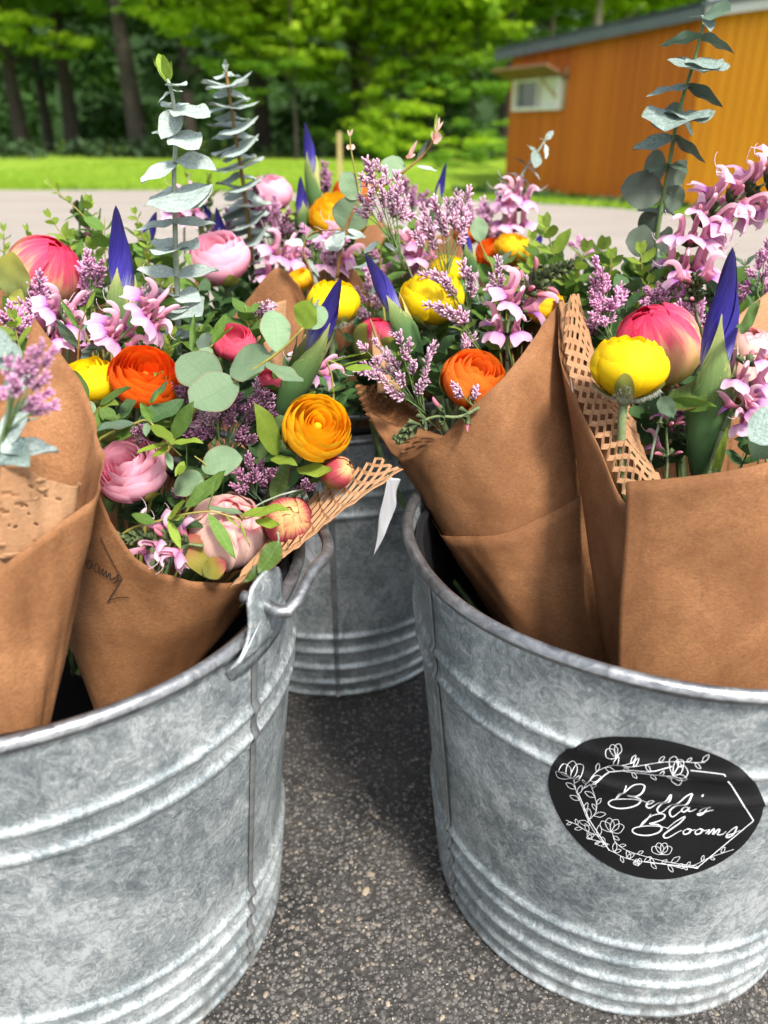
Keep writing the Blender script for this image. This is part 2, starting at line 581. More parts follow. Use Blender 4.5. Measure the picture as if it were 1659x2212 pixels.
asphalt()
simple("stone_grey", (0.16, 0.145, 0.13), 0.75, noise=(300, (0.10, 0.095, 0.09)), bump=(500, 0.5, 0.001), vary=0.35)
simple("stone_pale", (0.34, 0.29, 0.22), 0.7, noise=(200, (0.26, 0.20, 0.14)), bump=(400, 0.4, 0.001), vary=0.3)
simple("lawn", (0.14, 0.25, 0.010), 0.8, noise=(2.0, (0.25, 0.36, 0.016)), bump=(40, 0.6, 0.03))
simple("grass_blade", (0.17, 0.31, 0.014), 0.6, noise=(1.5, (0.29, 0.42, 0.022)), trans=0.35)
simple("bark", (0.026, 0.021, 0.016), 0.9, noise=(6, (0.055, 0.044, 0.034)), bump=(12, 0.8, 0.03))
simple("bark_pale", (0.20, 0.165, 0.13), 0.9, noise=(5, (0.30, 0.26, 0.21)), bump=(12, 0.8, 0.03))
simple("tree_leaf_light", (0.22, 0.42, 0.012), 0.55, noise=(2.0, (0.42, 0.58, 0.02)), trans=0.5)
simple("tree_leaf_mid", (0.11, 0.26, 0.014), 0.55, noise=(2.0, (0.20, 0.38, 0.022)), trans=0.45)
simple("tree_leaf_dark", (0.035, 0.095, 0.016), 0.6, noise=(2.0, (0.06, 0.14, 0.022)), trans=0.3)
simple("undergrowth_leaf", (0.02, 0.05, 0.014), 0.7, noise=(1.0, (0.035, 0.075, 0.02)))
simple("roof_grey", (0.085, 0.10, 0.12), 0.5, noise=(3, (0.11, 0.13, 0.15)))
simple("fascia_white", (0.50, 0.50, 0.51), 0.5, noise=(3, (0.58, 0.58, 0.58)))
simple("white_paint", (0.72, 0.72, 0.70), 0.45, noise=(6, (0.62, 0.61, 0.58)))
simple("pane_glass", (0.08, 0.09, 0.09), 0.08, spec=0.8, noise=(3, (0.16, 0.17, 0.17)))
simple("weathered_wood", (0.16, 0.085, 0.045), 0.75, noise=(8, (0.24, 0.14, 0.08)))
simple("stake_wood", (0.34, 0.25, 0.10), 0.8, noise=(12, (0.42, 0.32, 0.14)))
simple("sticker_black", (0.004, 0.004, 0.005), 0.5, noise=(25, (0.008, 0.008, 0.009)), bump=(30, 0.25, 0.001))
simple("white_ink", (0.80, 0.80, 0.82), 0.5)
simple("pen_ink", (0.03, 0.02, 0.016), 0.6)


def wood(name, c1, c2, c3):
    n = NT(name)
    g = n.noise(1.0, 5, n.coord("Object", (26, 26, 0.9)), 1.0)
    r = n.n("ShaderNodeObjectInfo").outputs["Random"]
    c = n.mix(n.ramp(g, [(0.3, 0.0), (0.7, 1.0)]), c1, c2)
    c = n.mix(n.math('MULTIPLY', r, 0.6), c, c3)
    n.base(c, 0.6, spec=0.3)
    n.bump(g, 0.3, 0.01)
    MAT[name] = n.m


wood("board_orange", (0.48, 0.115, 0.009), (0.62, 0.175, 0.013), (0.38, 0.085, 0.008))
wood("board_orange_sunlit", (0.80, 0.27, 0.010), (0.88, 0.35, 0.016), (0.70, 0.21, 0.010))  # same boards, with sun on the right wall put into a brighter colour

# ------------------------------------------------------------------ ground
EDGE = [(-400, 409), (0, 410), (300, 411), (700, 418), (1134, 438), (1386, 453), (1476, 467), (1659, 482), (2300, 520)]
EP = [on_z(x, y, 0) for x, y in EDGE]


def edge_y(x):
    if x <= EP[0].x:
        return EP[0].y
    for a, b in zip(EP, EP[1:]):
        if x <= b.x:
            return lerp(a.y, b.y, (x - a.x) / (b.x - a.x))
    return EP[-1].y


def sstep(a, b, x):
    t = max(0, min(1, (x - a) / (b - a)))
    return t * t * (3 - 2 * t)


def lawn_z(x, y):
    dip = sstep(0, 5, y - edge_y(x)) * (1 - sstep(14, 24, y))
    return -0.30 * dip * sstep(-3, 3, x) - 0.05 * dip + 0.10 * sstep(24, 60, y) + 0.012 * math.sin(x * 1.7 + y * 0.9)


def structure(name, me):
    o = part(name, me, None)
    o['kind'] = 'structure'
    return o


xs = [-90, -45, -25] + [-14 + i * 0.6 for i in range(48)] + [20, 28, 45, 90]
m = MB()
NY = 26
for x in xs:
    ye = edge_y(x) + 0.03 * math.sin(x * 9) + 0.02 * math.sin(x * 23)
    for j in range(NY):
        t = j / (NY - 1)
        m.v.append((x, lerp(-12, ye, t ** 0.6), 0.0))
for i in range(len(xs) - 1):
    for j in range(NY - 1):
        m.face((i * NY + j, (i + 1) * NY + j, (i + 1) * NY + j + 1, i * NY + j + 1))
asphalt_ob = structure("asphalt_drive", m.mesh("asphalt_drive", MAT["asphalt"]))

m = MB()
NY = 60
for x in xs:
    ye = edge_y(x) - 0.25
    for j in range(NY):
        t = j / (NY - 1)
        y = ye + (t ** 3) * 160 + t * 18
        z = lawn_z(x, y) - 0.03 * (1 - sstep(0, 0.3, y - ye)) + 0.012 * sstep(0.2, 0.5, y - ye)
        m.v.append((x, y, z))
for i in range(len(xs) - 1):
    for j in range(NY - 1):
        m.face((i * NY + j, (i + 1) * NY + j, (i + 1) * NY + j + 1, i * NY + j + 1))
structure("lawn", m.mesh("lawn", MAT["lawn"]))

# grass blades near the edge of the drive, thinning with distance
m = MB()
for k in range(42000):
    x = random.uniform(-7.5, 9.5)
    d = random.random() ** 1.7 * 10
    y = edge_y(x) + d - 0.03
    h = random.uniform(0.03, 0.075) * (1.3 if d < 0.4 else 1)
    w = 0.006 + 0.0006 * y
    a = random.uniform(0, math.pi)
    z = lawn_z(x, y) - 0.005
    lx, ly = random.uniform(-0.03, 0.03), random.uniform(-0.03, 0.03)
    b = len(m.v)
    m.v += [(x - w * math.cos(a), y - w * math.sin(a), z), (x + w * math.cos(a), y + w * math.sin(a), z), (x + lx, y + ly, z + h)]
    m.face((b, b + 1, b + 2))
part("grass", m.mesh("grass", MAT["grass_blade"]), None, kind='stuff')

# aggregate standing out of the asphalt between the buckets
def pebble(r, seed, flat=0.6):
    rnd = random.Random(seed)
    b = MB()
    ph = [rnd.uniform(0, 6) for _ in range(6)]
    n = 7
    for j, (zz, rr) in enumerate(((-0.3, 0.8), (0.1, 1.0), (0.55, 0.72), (0.72, 0.25))):
        for i in range(n):
            a = 2 * math.pi * i / n
            q = rr * (1 + 0.22 * math.sin(2 * a + ph[0]) + 0.13 * math.sin(3 * a + ph[1] + j))
            b.v.append((r * q * math.cos(a), r * q * math.sin(a), r * zz * flat * (1 + 0.2 * math.sin(a + ph[2]))))
    for j in range(3):
        for i in range(n):
            i2 = (i + 1) % n
            b.face((j * n + i, j * n + i2, (j + 1) * n + i2, (j + 1) * n + i))
    b.face(tuple(3 * n + i for i in range(n)))
    return b


def scatter(count, rmin, rmax, name, mat, pw=2.5):
    m = MB()
    protos = [pebble(1, s) for s in range(9)]
    for k in range(count):
        px, py = random.uniform(420, 1700), 1420 + (random.random() ** 0.8) * 860
        p = on_z(px, py, 0)
        r = lerp(rmin, rmax, random.random() ** pw)
        pr = random.choice(protos)
        a = random.uniform(0, 6.28)
        ca, sa = math.cos(a), math.sin(a)
        b = len(m.v)
        zs = random.uniform(-0.25, 0.15)
        for v in pr.v:
            m.v.append((p.x + r * (v[0] * ca - v[1] * sa), p.y + r * (v[0] * sa + v[1] * ca), r * (v[2] + zs)))
        for f in pr.f:
            m.face(tuple(b + i for i in f))
    return part(name, m.mesh(name, mat), asphalt_ob, kind='stuff')


scatter(9000, 0.0007, 0.0021, "grit", MAT["stone_grey"])
scatter(600, 0.0006, 0.0015, "pale_grit", MAT["stone_pale"])
pm = [pebble(1, 40 + s).mesh("stone", MAT["stone_pale"]) for s in range(4)]
for k, (x, y, r) in enumerate(((800, 1888, 17), (790, 1925, 19), (838, 2168, 12), (574, 2148, 13), (1020, 2110, 12), (888, 1700, 8), (772, 1598, 8), (748, 1560, 8),
                               (900, 1640, 9), (640, 2060, 10), (695, 1968, 9), (930, 1650, 9), (733, 2180, 11), (955, 2198, 12), (985, 2150, 9), (815, 1765, 8))):
    p = on_z(x, y, 0.0)
    s = r * 0.62 * scale_at(p)
    part("stone", pm[k % 4], asphalt_ob, Matrix.Translation(p) @ Matrix.Rotation(k * 1.3, 4, 'Z') @ Matrix.Diagonal((s, s * 0.8, s * 0.7, 1)))

# ------------------------------------------------------------------ shed
def at_depth(x, y, d):
    r = ray(x, y)
    return EYE + r * (d / r.dot(FWD))


PL = at_depth(1097, 300, 15.0)
PC = at_depth(1487, 300, 11.2)
zL = at_depth(1099, 131, 15.0).z
zC = at_depth(1497, 52, 11.2).z
r_ = ray(1700, 12)
PR = EYE + r_ * ((zC + 0.02 - CAMH) / r_.z)
PR = Vector((PR.x, PR.y, 0))
PL.z = PC.z = 0
shed = thing("shed", "orange timber shed with a grey roof edge and a propped hatch beside the woods", "shed", (PC.x, PC.y, -0.3))
Z0 = -0.45


def wall_boards(A, B, zA, zB, width, mat, nrm):
    L = (B - A).length
    n = max(1, round(L / width))
    d = (B - A) / L
    rot = Matrix.Rotation(math.atan2(d.y, d.x), 4, 'Z')
    for i in range(n):
        w = L / n
        c = A + d * (w * (i + 0.5))
        ht = lerp(zA, zB, (i + 0.5) / n) - Z0
        b = MB()
        b.box((0, 0, ht / 2), (w / 2 - 0.006, 0.012 + 0.008 * ((i * 7) % 3) / 2, ht / 2))
        part("board", b.mesh("board", mat, True), shed, Matrix.Translation((c.x, c.y, Z0)) @ rot)
    b = MB()          # the dark sheathing behind the board joints
    off = Vector((-d.y, d.x, 0)) * 0.03
    if off.dot(nrm) > 0:
        off = -off
    q = [A + off, B + off]
    b.v = [(q[0].x, q[0].y, Z0), (q[1].x, q[1].y, Z0), (q[1].x, q[1].y, zB), (q[0].x, q[0].y, zA)]
    b.face((0, 1, 2, 3))
    part("sheathing", b.mesh("sheathing", MAT["weathered_wood"], True), shed)
    return d, rot


dl, rotl = wall_boards(PL, PC, zL, zC, 0.16, MAT["board_orange"], Vector((0, -1, 0)))
nl = Vector((dl.y, -dl.x, 0))
if nl.dot(-PC) < 0:
    nl = -nl
dr, rotr = wall_boards(PC + nl * 0.0 + (PR - PC).normalized() * 0.02, PR + (PR - PC).normalized() * 2.5, zC, zC + 0.02, 0.16, MAT["board_orange_sunlit"], Vector((0, -1, 0)))
# roof slab and fascias
b = MB()
o1 = PL - dl * 0.30 + nl * 0.22
o2 = PC + dl * 0.10 + nl * 0.22
rt = 0.20
for p, z in ((o1, zL - 0.04), (o2, zC - 0.04)):
    for dz in (0, rt):
        b.v.append((p.x, p.y, z + dz))
        q = p - nl * 0.05
        b.v.append((q.x, q.y, z + dz))
b.face((0, 4, 6, 2)); b.face((1, 3, 7, 5)); b.face((2, 6, 7, 3)); b.face((0, 1, 5, 4)); b.face((0, 2, 3, 1)); b.face((4, 5, 7, 6))
part("fascia", b.mesh("fascia", MAT["roof_grey"], True), shed)
b = MB()
PRe = PR + dr * 2.5
nr = Vector((dr.y, -dr.x, 0))
if nr.dot(-PC) < 0:
    nr = -nr
a1, a2 = PC + dl * 0.12 + nr * 0.2, PRe + nr * 0.2
for p, z in ((a1, zC - 0.02), (a2, zC)):
    for dz in (0, 0.24):
        b.v.append((p.x, p.y, z + dz))
        q = p - nr * 0.05
        b.v.append((q.x, q.y, z + dz))
b.face((0, 4, 6, 2)); b.face((1, 3, 7, 5)); b.face((2, 6, 7, 3)); b.face((0, 1, 5, 4)); b.face((0, 2, 3, 1)); b.face((4, 5, 7, 6))
part("fascia", b.mesh("fascia", MAT["fascia_white"], True), shed, label="pale fascia over the sunny wall")
b = MB()
bk1, bk2 = o1 - nl * 4.5 + Vector((0, 0, 0)), PRe - nl * 4.5
top = [(o1.x, o1.y, zL + rt - 0.045), (o2.x, o2.y, zC + rt - 0.045), (a2.x, a2.y, zC + 0.15), (bk2.x, bk2.y, zC + 0.1), (bk1.x, bk1.y, zL + 0.1)]
b.v = top + [(x, y, z - 0.06) for x, y, z in top]
b.face((0, 1, 2, 3, 4)); b.face((9, 8, 7, 6, 5))
for i in range(5):
    b.face((i, (i + 1) % 5, 5 + (i + 1) % 5, 5 + i))
part("roof", b.mesh("roof", MAT["roof_grey"], True), shed)
# window box with a propped hatch
def wall_hit(x, y, A, n, out=0.0):
    r = ray(x, y)
    return EYE + r * ((A + n * out - EYE).dot(n) / r.dot(n))


wa = wall_hit(1117, 238, PL, nl)
wb = wall_hit(1222, 176, PL, nl)
sa, sb = (wa - PL).dot(dl), (wb - PL).dot(dl)
wz0, wz1 = wall_hit(1165, 239, PL, nl).z, wall_hit(1165, 168, PL, nl).z
wc = PL + dl * ((sa + sb) / 2)
ww, wh = (sb - sa) / 2, (wz1 - wz0) / 2
W0 = Matrix.Translation((wc.x, wc.y, (wz0 + wz1) / 2)) @ rotl
inn = 1 if (rotl.to_3x3() @ Vector((0, 1, 0))).dot(nl) > 0 else -1
b = MB()
for sx in (-1, 1):
    b.box((sx * (ww - 0.035), inn * 0.07, 0), (0.035, 0.06, wh))
for sz in (-1, 1):
    b.box((0, inn * 0.072, sz * (wh - 0.03)), (ww - 0.072, 0.056, 0.03))
b.box((0.02, inn * 0.06, 0), (0.02, 0.03, wh - 0.062))
b.box((ww * 0.53, inn * 0.05, 0), (ww * 0.38, 0.02, wh - 0.064))
win = part("window", b.mesh("window", MAT["white_paint"], True), shed, W0)
b = MB()
b.box((-ww * 0.46, inn * 0.03, 0), (ww * 0.44, 0.006, wh - 0.064))
part("pane", b.mesh("pane", MAT["pane_glass"], True), win, W0)
b = MB()
hm = Matrix.Rotation(inn * rad(20), 4, 'X')
b.box((0, inn * 0.28, wh + 0.05), (ww + 0.13, 0.27, 0.018), hm)
hatch = part("hatch", b.mesh("hatch", MAT["weathered_wood"], True), shed, W0)
b = MB()
b.tube([(ww - 0.03, inn * 0.02, -wh * 0.7), (ww * 0.5, inn * 0.30, wh * 0.95)], 0.025, 5)
b.tube([(ww + 0.05, inn * 0.02, -wh), (ww + 0.05, inn * 0.02, wh + 0.12)], 0.035, 4)
part("prop", b.mesh("prop", MAT["stake_wood"]), shed, W0)

# plants along the foot of the shed, stake in the grass
def leaf_cloud(n, blobs, size, seed, drop=0.3):
    rnd = random.Random(seed)
    b = MB()
    for k in range(n):
        cx, cy, cz, rx, ry, rz = rnd.choice(blobs)
        d = Vector((rnd.gauss(0, 1), rnd.gauss(0, 1), rnd.gauss(0, 1))).normalized() * (rnd.random() ** 0.45)
        p = Vector((cx + d.x * rx, cy + d.y * ry, cz + d.z * rz))
        s = size * rnd.uniform(0.6, 1.3)
        y = Vector((rnd.gauss(0, 1), rnd.gauss(0, 1), rnd.gauss(0, 0.5) - drop)).normalized()
        nn = (Vector((rnd.gauss(0, 0.6), rnd.gauss(0, 0.6), 1))).normalized()
        x = y.cross(nn).normalized()
        zz = x.cross(y)
        i = len(b.v)
        b.v += [tuple(p), tuple(p + y * s * 0.45 + x * s * 0.32 + zz * s * 0.05), tuple(p + y * s), tuple(p + y * s * 0.45 - x * s * 0.32 + zz * s * 0.05)]
        b.face((i, i + 1, i + 2, i + 3), [(0.5, 0), (1, .5), (.5, 1), (0, .5)])
    return b


for k, (px, py, s, lab) in enumerate(((1030, 418, 0.55, "dark low shrub at the left end of the weeds by the shed corner"), (1120, 416, 0.62, "dark low shrub under the shed window"),
                                      (1215, 418, 0.6, "dark low shrub against the middle of the shed wall"), (1310, 420, 0.6, "dark low shrub near the shed corner board"),
                                      (1400, 424, 0.55, "dark low shrub at the shed corner"), (1480, 428, 0.5, "dark low shrub in front of the amber shed wall"))):
    p = at_depth(px, py - 4, 11.6 - k * 0.28)
    p.z = lawn_z(p.x, p.y)
    t = thing("low_shrub", lab, "shrub", p, "shrubs along the foot of the shed")
    part("foliage", leaf_cloud(1300, [(dx * s, dy * s * 0.3, 0.12 * s, 0.5 * s, 0.3 * s, 0.22 * s) for dx, dy in ((-.5, 0), (0, .3), (.5, 0), (.2, -.4))], 0.09, 300 + k).mesh("foliage", MAT["undergrowth_leaf"] if k % 2 else MAT["tree_leaf_dark"], True), t, Matrix.Translation(p), kind='stuff')
    b = MB()
    for q in range(4):
        b.tube([p + Vector((0, 0, -0.03)), p + Vector((random.uniform(-.3, .3) * s, 0, 0.25 * s))], 0.008, 4)
    part("stem", b.mesh("stem", MAT["bark"]), t)
sp = at_depth(735, 372, 11.0)
sp.z = lawn_z(sp.x, sp.y)
st = thing("wooden_stake", "thin weathered wooden stake standing in the lawn before the woods", "stake", sp)
b = MB()
s_ = 11 * 13 / FPX / 2
hgt = at_depth(735, 285, 11.0).z - sp.z
b.tube([(0, 0, -0.1), (0.0, 0, hgt * 0.5), (0, 0, hgt)], [s_, s_, s_ * 0.9], 4)
part("post", b.mesh("post", MAT["stake_wood"], True), st, Matrix.Translation(sp))

# ------------------------------------------------------------------ woods
crowns = []
for s in range(4):
    rnd = random.Random(60 + s)
    blobs = [(rnd.uniform(-2.6, 2.6), rnd.uniform(-2.2, 2.2), rnd.uniform(0.5, 8.0), rnd.uniform(1.0, 2.0), rnd.uniform(0.9, 1.8), rnd.uniform(0.35, 0.8)) for _ in range(22)]
    crowns.append(leaf_cloud(5200, blobs, 0.34, 80 + s))
sprays = []
for s in range(5):
    rnd = random.Random(90 + s)
    blobs = [(rnd.uniform(-1.2, 1.2), rnd.uniform(-.8, .8), rnd.uniform(-.35, .35), rnd.uniform(.25, .6), rnd.uniform(.25, .5), rnd.uniform(.07, .17)) for _ in range(9)]
    sprays.append(leaf_cloud(800, blobs, 0.15, 120 + s, 0.5))
cmesh = {}


def shared(lst, i, mat, name):
    k = (id(lst), i, mat)
    if k not in cmesh:
        cmesh[k] = lst[i].mesh(name, MAT[mat], True)
    return cmesh[k]


TREES = []


def tree(label, px, depth, wpx, mat, crown_mat, lean=0.0, h=13.0, crown_z=4.2, sprs=()):
    p = at_depth(px, 300, depth)
    p.z = lawn_z(p.x, p.y) - 0.05
    t = thing("tree", label, "tree", p, "trees at the edge of the woods")
    r = wpx * depth / FPX / 2
    b = MB()
    pts = [(0, 0, -0.2), (lean * 0.3, 0, 0.3), (lean, 0.05, 2.0), (lean * 2.2, -0.05, 5), (lean * 3.2, 0.1, h)]
    b.tube(smooth(pts, 5), [r * k for k in np.interp(np.linspace(0, 1, 21), [0, .12, .3, 1], [1.45, 1.1, 1.0, 0.3])], 10)
    part("trunk", b.mesh("trunk", MAT[mat]), t, Matrix.Translation(p))
    rnd = random.Random(px)
    b = MB()
    for k in range(5):
        z0 = crown_z * rnd.uniform(0.55, 1.3)
        a = rnd.uniform(0, 6.28)
        f = z0 / h
        b.tube(smooth([(lean * 3 * f, 0, z0), (lean * 3 * f + math.cos(a) * 1.0, math.sin(a) * 1.0, z0 + 0.6), (lean * 3 * f + math.cos(a) * 2.4, math.sin(a) * 2.4, z0 + 1.0)], 4), (r * 0.35, r * 0.08), 5)
    part("limb", b.mesh("limb", MAT[mat]), t, Matrix.Translation(p))
    part("crown", shared(crowns, rnd.randrange(4), crown_mat, "crown"), t, Matrix.Translation(p + Vector((lean * 2, 0, crown_z))) @ Matrix.Rotation(rnd.uniform(0, 6.28), 4, 'Z'), kind='stuff')
    for (sx, sy, sd, ss, sm) in sprs:
        q = at_depth(sx, sy, sd)
        part("leafy_branch", shared(sprays, rnd.randrange(5), sm, "leafy_branch"), t, Matrix.Translation(q) @ Matrix.Rotation(rnd.uniform(-0.5, 0.5), 4, 'Z') @ Matrix.Scale(ss, 4), kind='stuff')
    return t


L_, M_, D_ = "tree_leaf_light", "tree_leaf_mid", "tree_leaf_dark"
tree("dark trunk at the left edge of the woods, light leaves over it", 45, 25, 36, "bark", M_, 0.02, sprs=((30, 60, 22, 1.0, L_), (110, 95, 22, 0.9, L_), (60, 20, 23, 1.0, M_), (160, 105, 23, .8, M_), (20, 120, 24, .7, M_)))
tree("slim dark trunk second from the left edge of the woods", 105, 28, 24, "bark", D_, 0.0, sprs=((130, 30, 26, 1.1, M_), (200, 60, 26, 1.0, D_)))
tree("dark trunk in shade between the slim trunk and the thick leaning one", 155, 26, 36, "bark", D_, 0.06, sprs=((180, 15, 25, 1.0, M_), (90, 150, 27, .9, D_)))
tree("thickest dark trunk, leaning a little, left of the tall grey-green stems", 300, 23, 44, "bark", M_, -0.08, sprs=((420, 60, 20, 1.1, L_), (350, 30, 21, 1.0, M_), (480, 30, 21, 1.0, L_), (250, 20, 22, .8, M_), (540, 60, 21, .9, L_)))
tree("dim trunk far back in the shade behind the leaning tree", 410, 36, 34, "bark", D_, 0.05, sprs=((440, 150, 30, 1.2, D_), (370, 190, 30, 1.1, D_)))
tree("dark trunk half hidden under a spray of bright leaves", 566, 27, 40, "bark", M_, 0.03, sprs=((640, 150, 21, .8, L_), (700, 60, 21, .9, L_), (660, 20, 21, .9, L_), (590, 30, 20, 1.0, L_), (610, 75, 20, 1.0, L_), (560, 100, 22, .9, M_), (520, 110, 22, .7, L_), (640, 110, 22, .7, M_)))
tree("black trunk just left of the pale trunk", 770, 28, 34, "bark", D_, 0.0, sprs=((700, 20, 24, 1.0, M_), (690, 100, 23, 1.0, M_), (735, 160, 22, 1.0, L_), (690, 180, 23, .8, M_)))
tree("pale grey trunk catching the light in the middle of the woods", 797, 24, 25, "bark_pale", L_, -0.03, sprs=((860, 40, 21, .9, L_), (900, 70, 21, .9, L_), (850, 120, 21, .8, L_), (880, 170, 20.5, .9, L_)))
tree("young tree clothed in bright leaves down to the grass", 868, 21, 8, "bark", L_, 0.0, 6, 2.6, sprs=((850, 215, 20, .8, L_), (870, 250, 20, .9, L_), (830, 285, 20, .8, L_), (880, 300, 20, .8, L_), (800, 310, 20, .7, M_), (720, 300, 22, .8, M_), (850, 325, 19.5, .6, L_), (760, 220, 22, .8, M_), (730, 260, 23, .9, D_)))
tree("yellow-green tree behind the roof end of the shed", 960, 30, 22, "bark", L_, 0.0, sprs=((900, 30, 25, 1.0, L_), (960, 60, 25, 1.0, L_), (1030, 100, 25, .8, L_), (920, 160, 24, .8, L_), (970, 190, 24, .8, M_), (960, 30, 26, 1.1, L_), (1010, 20, 26, 1.1, L_), (930, 10, 25, 1.0, L_), (985, 80, 26, 1.0, M_), (940, 115, 25, .9, M_), (1000, 130, 26, .9, M_), (1020, 60, 27, .9, L_)))
tree("dark trunk against the left end of the shed", 1086, 24, 26, "bark", M_, 0.0, sprs=((1040, 100, 22, .8, M_), (1060, 200, 21, .8, M_), (990, 200, 22, .9, M_), (1040, 280, 20, .7, M_), (1010, 320, 19, .6, L_), (960, 290, 21, .9, D_), (950, 240, 22, .9, D_), (1065, 330, 18, .5, M_), (980, 345, 18, .5, M_), (1060, 40, 23, .9, M_)))
tree("thin brown trunk behind the shed roof, left one of the pair", 1170, 26, 22, "bark_pale", L_, 0.02, sprs=((1100, 10, 25, 1.0, L_), (1180, 15, 25, 1.0, L_), (1130, 90, 25, .8, L_), (1130, 40, 24, .9, M_), (1210, 30, 25, .9, L_), (1150, 85, 24, .7, M_)))
tree("brown trunk behind the shed roof, right one of the pair", 1266, 25, 30, "bark_pale", L_, -0.02, sprs=((1310, 25, 24, .9, L_), (1240, 60, 25, .8, M_), (1330, 60, 25, .7, L_)))
tree("slender trunk behind the high end of the shed roof", 1372, 27, 16, "bark", L_, 0.0, sprs=((1400, 40, 25, .8, L_), (1340, 10, 25, 1.0, L_), (1390, 20, 25, .9, L_), (1440, 5, 25, .9, L_), (1500, -20, 25, .9, M_)))
for _k, (_x, _l) in enumerate(((640, 'fresh green sapling in front of the half hidden trunk'), (930, 'fresh green sapling right of the young tree'), (1020, 'fresh green sapling left of the shed end'), (520, 'low green sapling in front of the dim trunks'))):
    tree(_l, _x, 20.5 + _k * 0.3, 6, "bark", L_, 0.0, 7, 3.4, sprs=((_x - 40, 40, 20, .9, L_), (_x + 30, 80, 20, .8, L_), (_x, 20, 20, .9, L_), (_x + 50, 130, 20, .7, L_), (_x - 20, 150, 20, .7, M_), (_x + 10, 200, 20, .6, M_ if _k else D_)))
tree("tree beyond the picture's right side of the shed with a full crown", 1720, 26, 34, "bark", M_, 0.0)
tree("dark tree standing just past the left edge of the lawn view", -120, 24, 40, "bark", M_, 0.0, sprs=((-40, 80, 22, 1.0, M_),))

# the wood behind reads as one mass
m = MB()
for s in range(26):
    x0 = -26 + s * 2.3
    for lev in range(3):
        c = leaf_cloud(420, [(0, 0, 0, 1.9, 1.0, 1.5)], 0.5, 500 + s * 3 + lev)
        off = (x0 + random.uniform(-.8, .8), 42 + random.uniform(-2.5, 2.5), 1.0 + lev * 2.6)
        i0 = len(m.v)
        m.v += [(a + off[0], b_ + off[1], c_ + off[2]) for a, b_, c_ in c.v]
        for f in c.f:
            m.face(tuple(i0 + i for i in f))
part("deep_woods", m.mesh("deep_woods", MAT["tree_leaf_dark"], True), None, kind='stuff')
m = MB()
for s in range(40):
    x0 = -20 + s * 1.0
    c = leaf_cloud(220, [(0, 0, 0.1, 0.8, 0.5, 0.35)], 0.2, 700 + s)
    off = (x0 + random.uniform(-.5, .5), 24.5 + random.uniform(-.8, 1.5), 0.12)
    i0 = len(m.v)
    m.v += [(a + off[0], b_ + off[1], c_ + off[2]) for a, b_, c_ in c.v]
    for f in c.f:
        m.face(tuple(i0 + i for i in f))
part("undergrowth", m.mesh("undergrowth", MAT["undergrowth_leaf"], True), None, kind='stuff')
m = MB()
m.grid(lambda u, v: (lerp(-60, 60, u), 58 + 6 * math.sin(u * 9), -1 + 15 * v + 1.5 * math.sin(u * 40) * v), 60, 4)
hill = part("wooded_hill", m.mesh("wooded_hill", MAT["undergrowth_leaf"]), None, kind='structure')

# ------------------------------------------------------------------ buckets
RT, RB, HB = 0.2075, 0.1675, 0.375
KT = (RT - RB) / HB
BR, BL, BC = Vector((0.228, 0.561, 0)), Vector((-0.274, 0.508, 0)), Vector((-0.070, 0.970, 0))
RIBS = [(0.304, 0.0036, 0.0072), (0.279, 0.0036, 0.0072), (0.1015, 0.0042, 0.0072), (0.078, 0.0042, 0.0072), (0.0505, 0.0042, 0.0072), (0.025, 0.004, 0.0072), (0.0045, 0.004, 0.006)]


def prof(z):
    r = RB + KT * z
    for zc, a, w in RIBS:
        r += a * math.exp(-((z - zc) / (w * 0.62)) ** 2)
    return r


def cone_hit(x, y, c, extra=0.0):
    d = ray(x, y)
    o = EYE - c
    R0 = RB + extra + KT * o.z
    qa = d.x ** 2 + d.y ** 2 - (KT * d.z) ** 2
    qb = 2 * (o.x * d.x + o.y * d.y - KT * d.z * R0)
    qc = o.x ** 2 + o.y ** 2 - R0 ** 2
    D = max(qb * qb - 4 * qa * qc, 0)
    P = EYE + d * ((-qb - math.sqrt(D)) / 2 / qa)
    return math.atan2(P.y - c.y, P.x - c.x), P.z


def on_bucket(c, th, z, off=0.0):
    r = prof(z) + off
    return Vector((c.x + r * math.cos(th), c.y + r * math.sin(th), z))


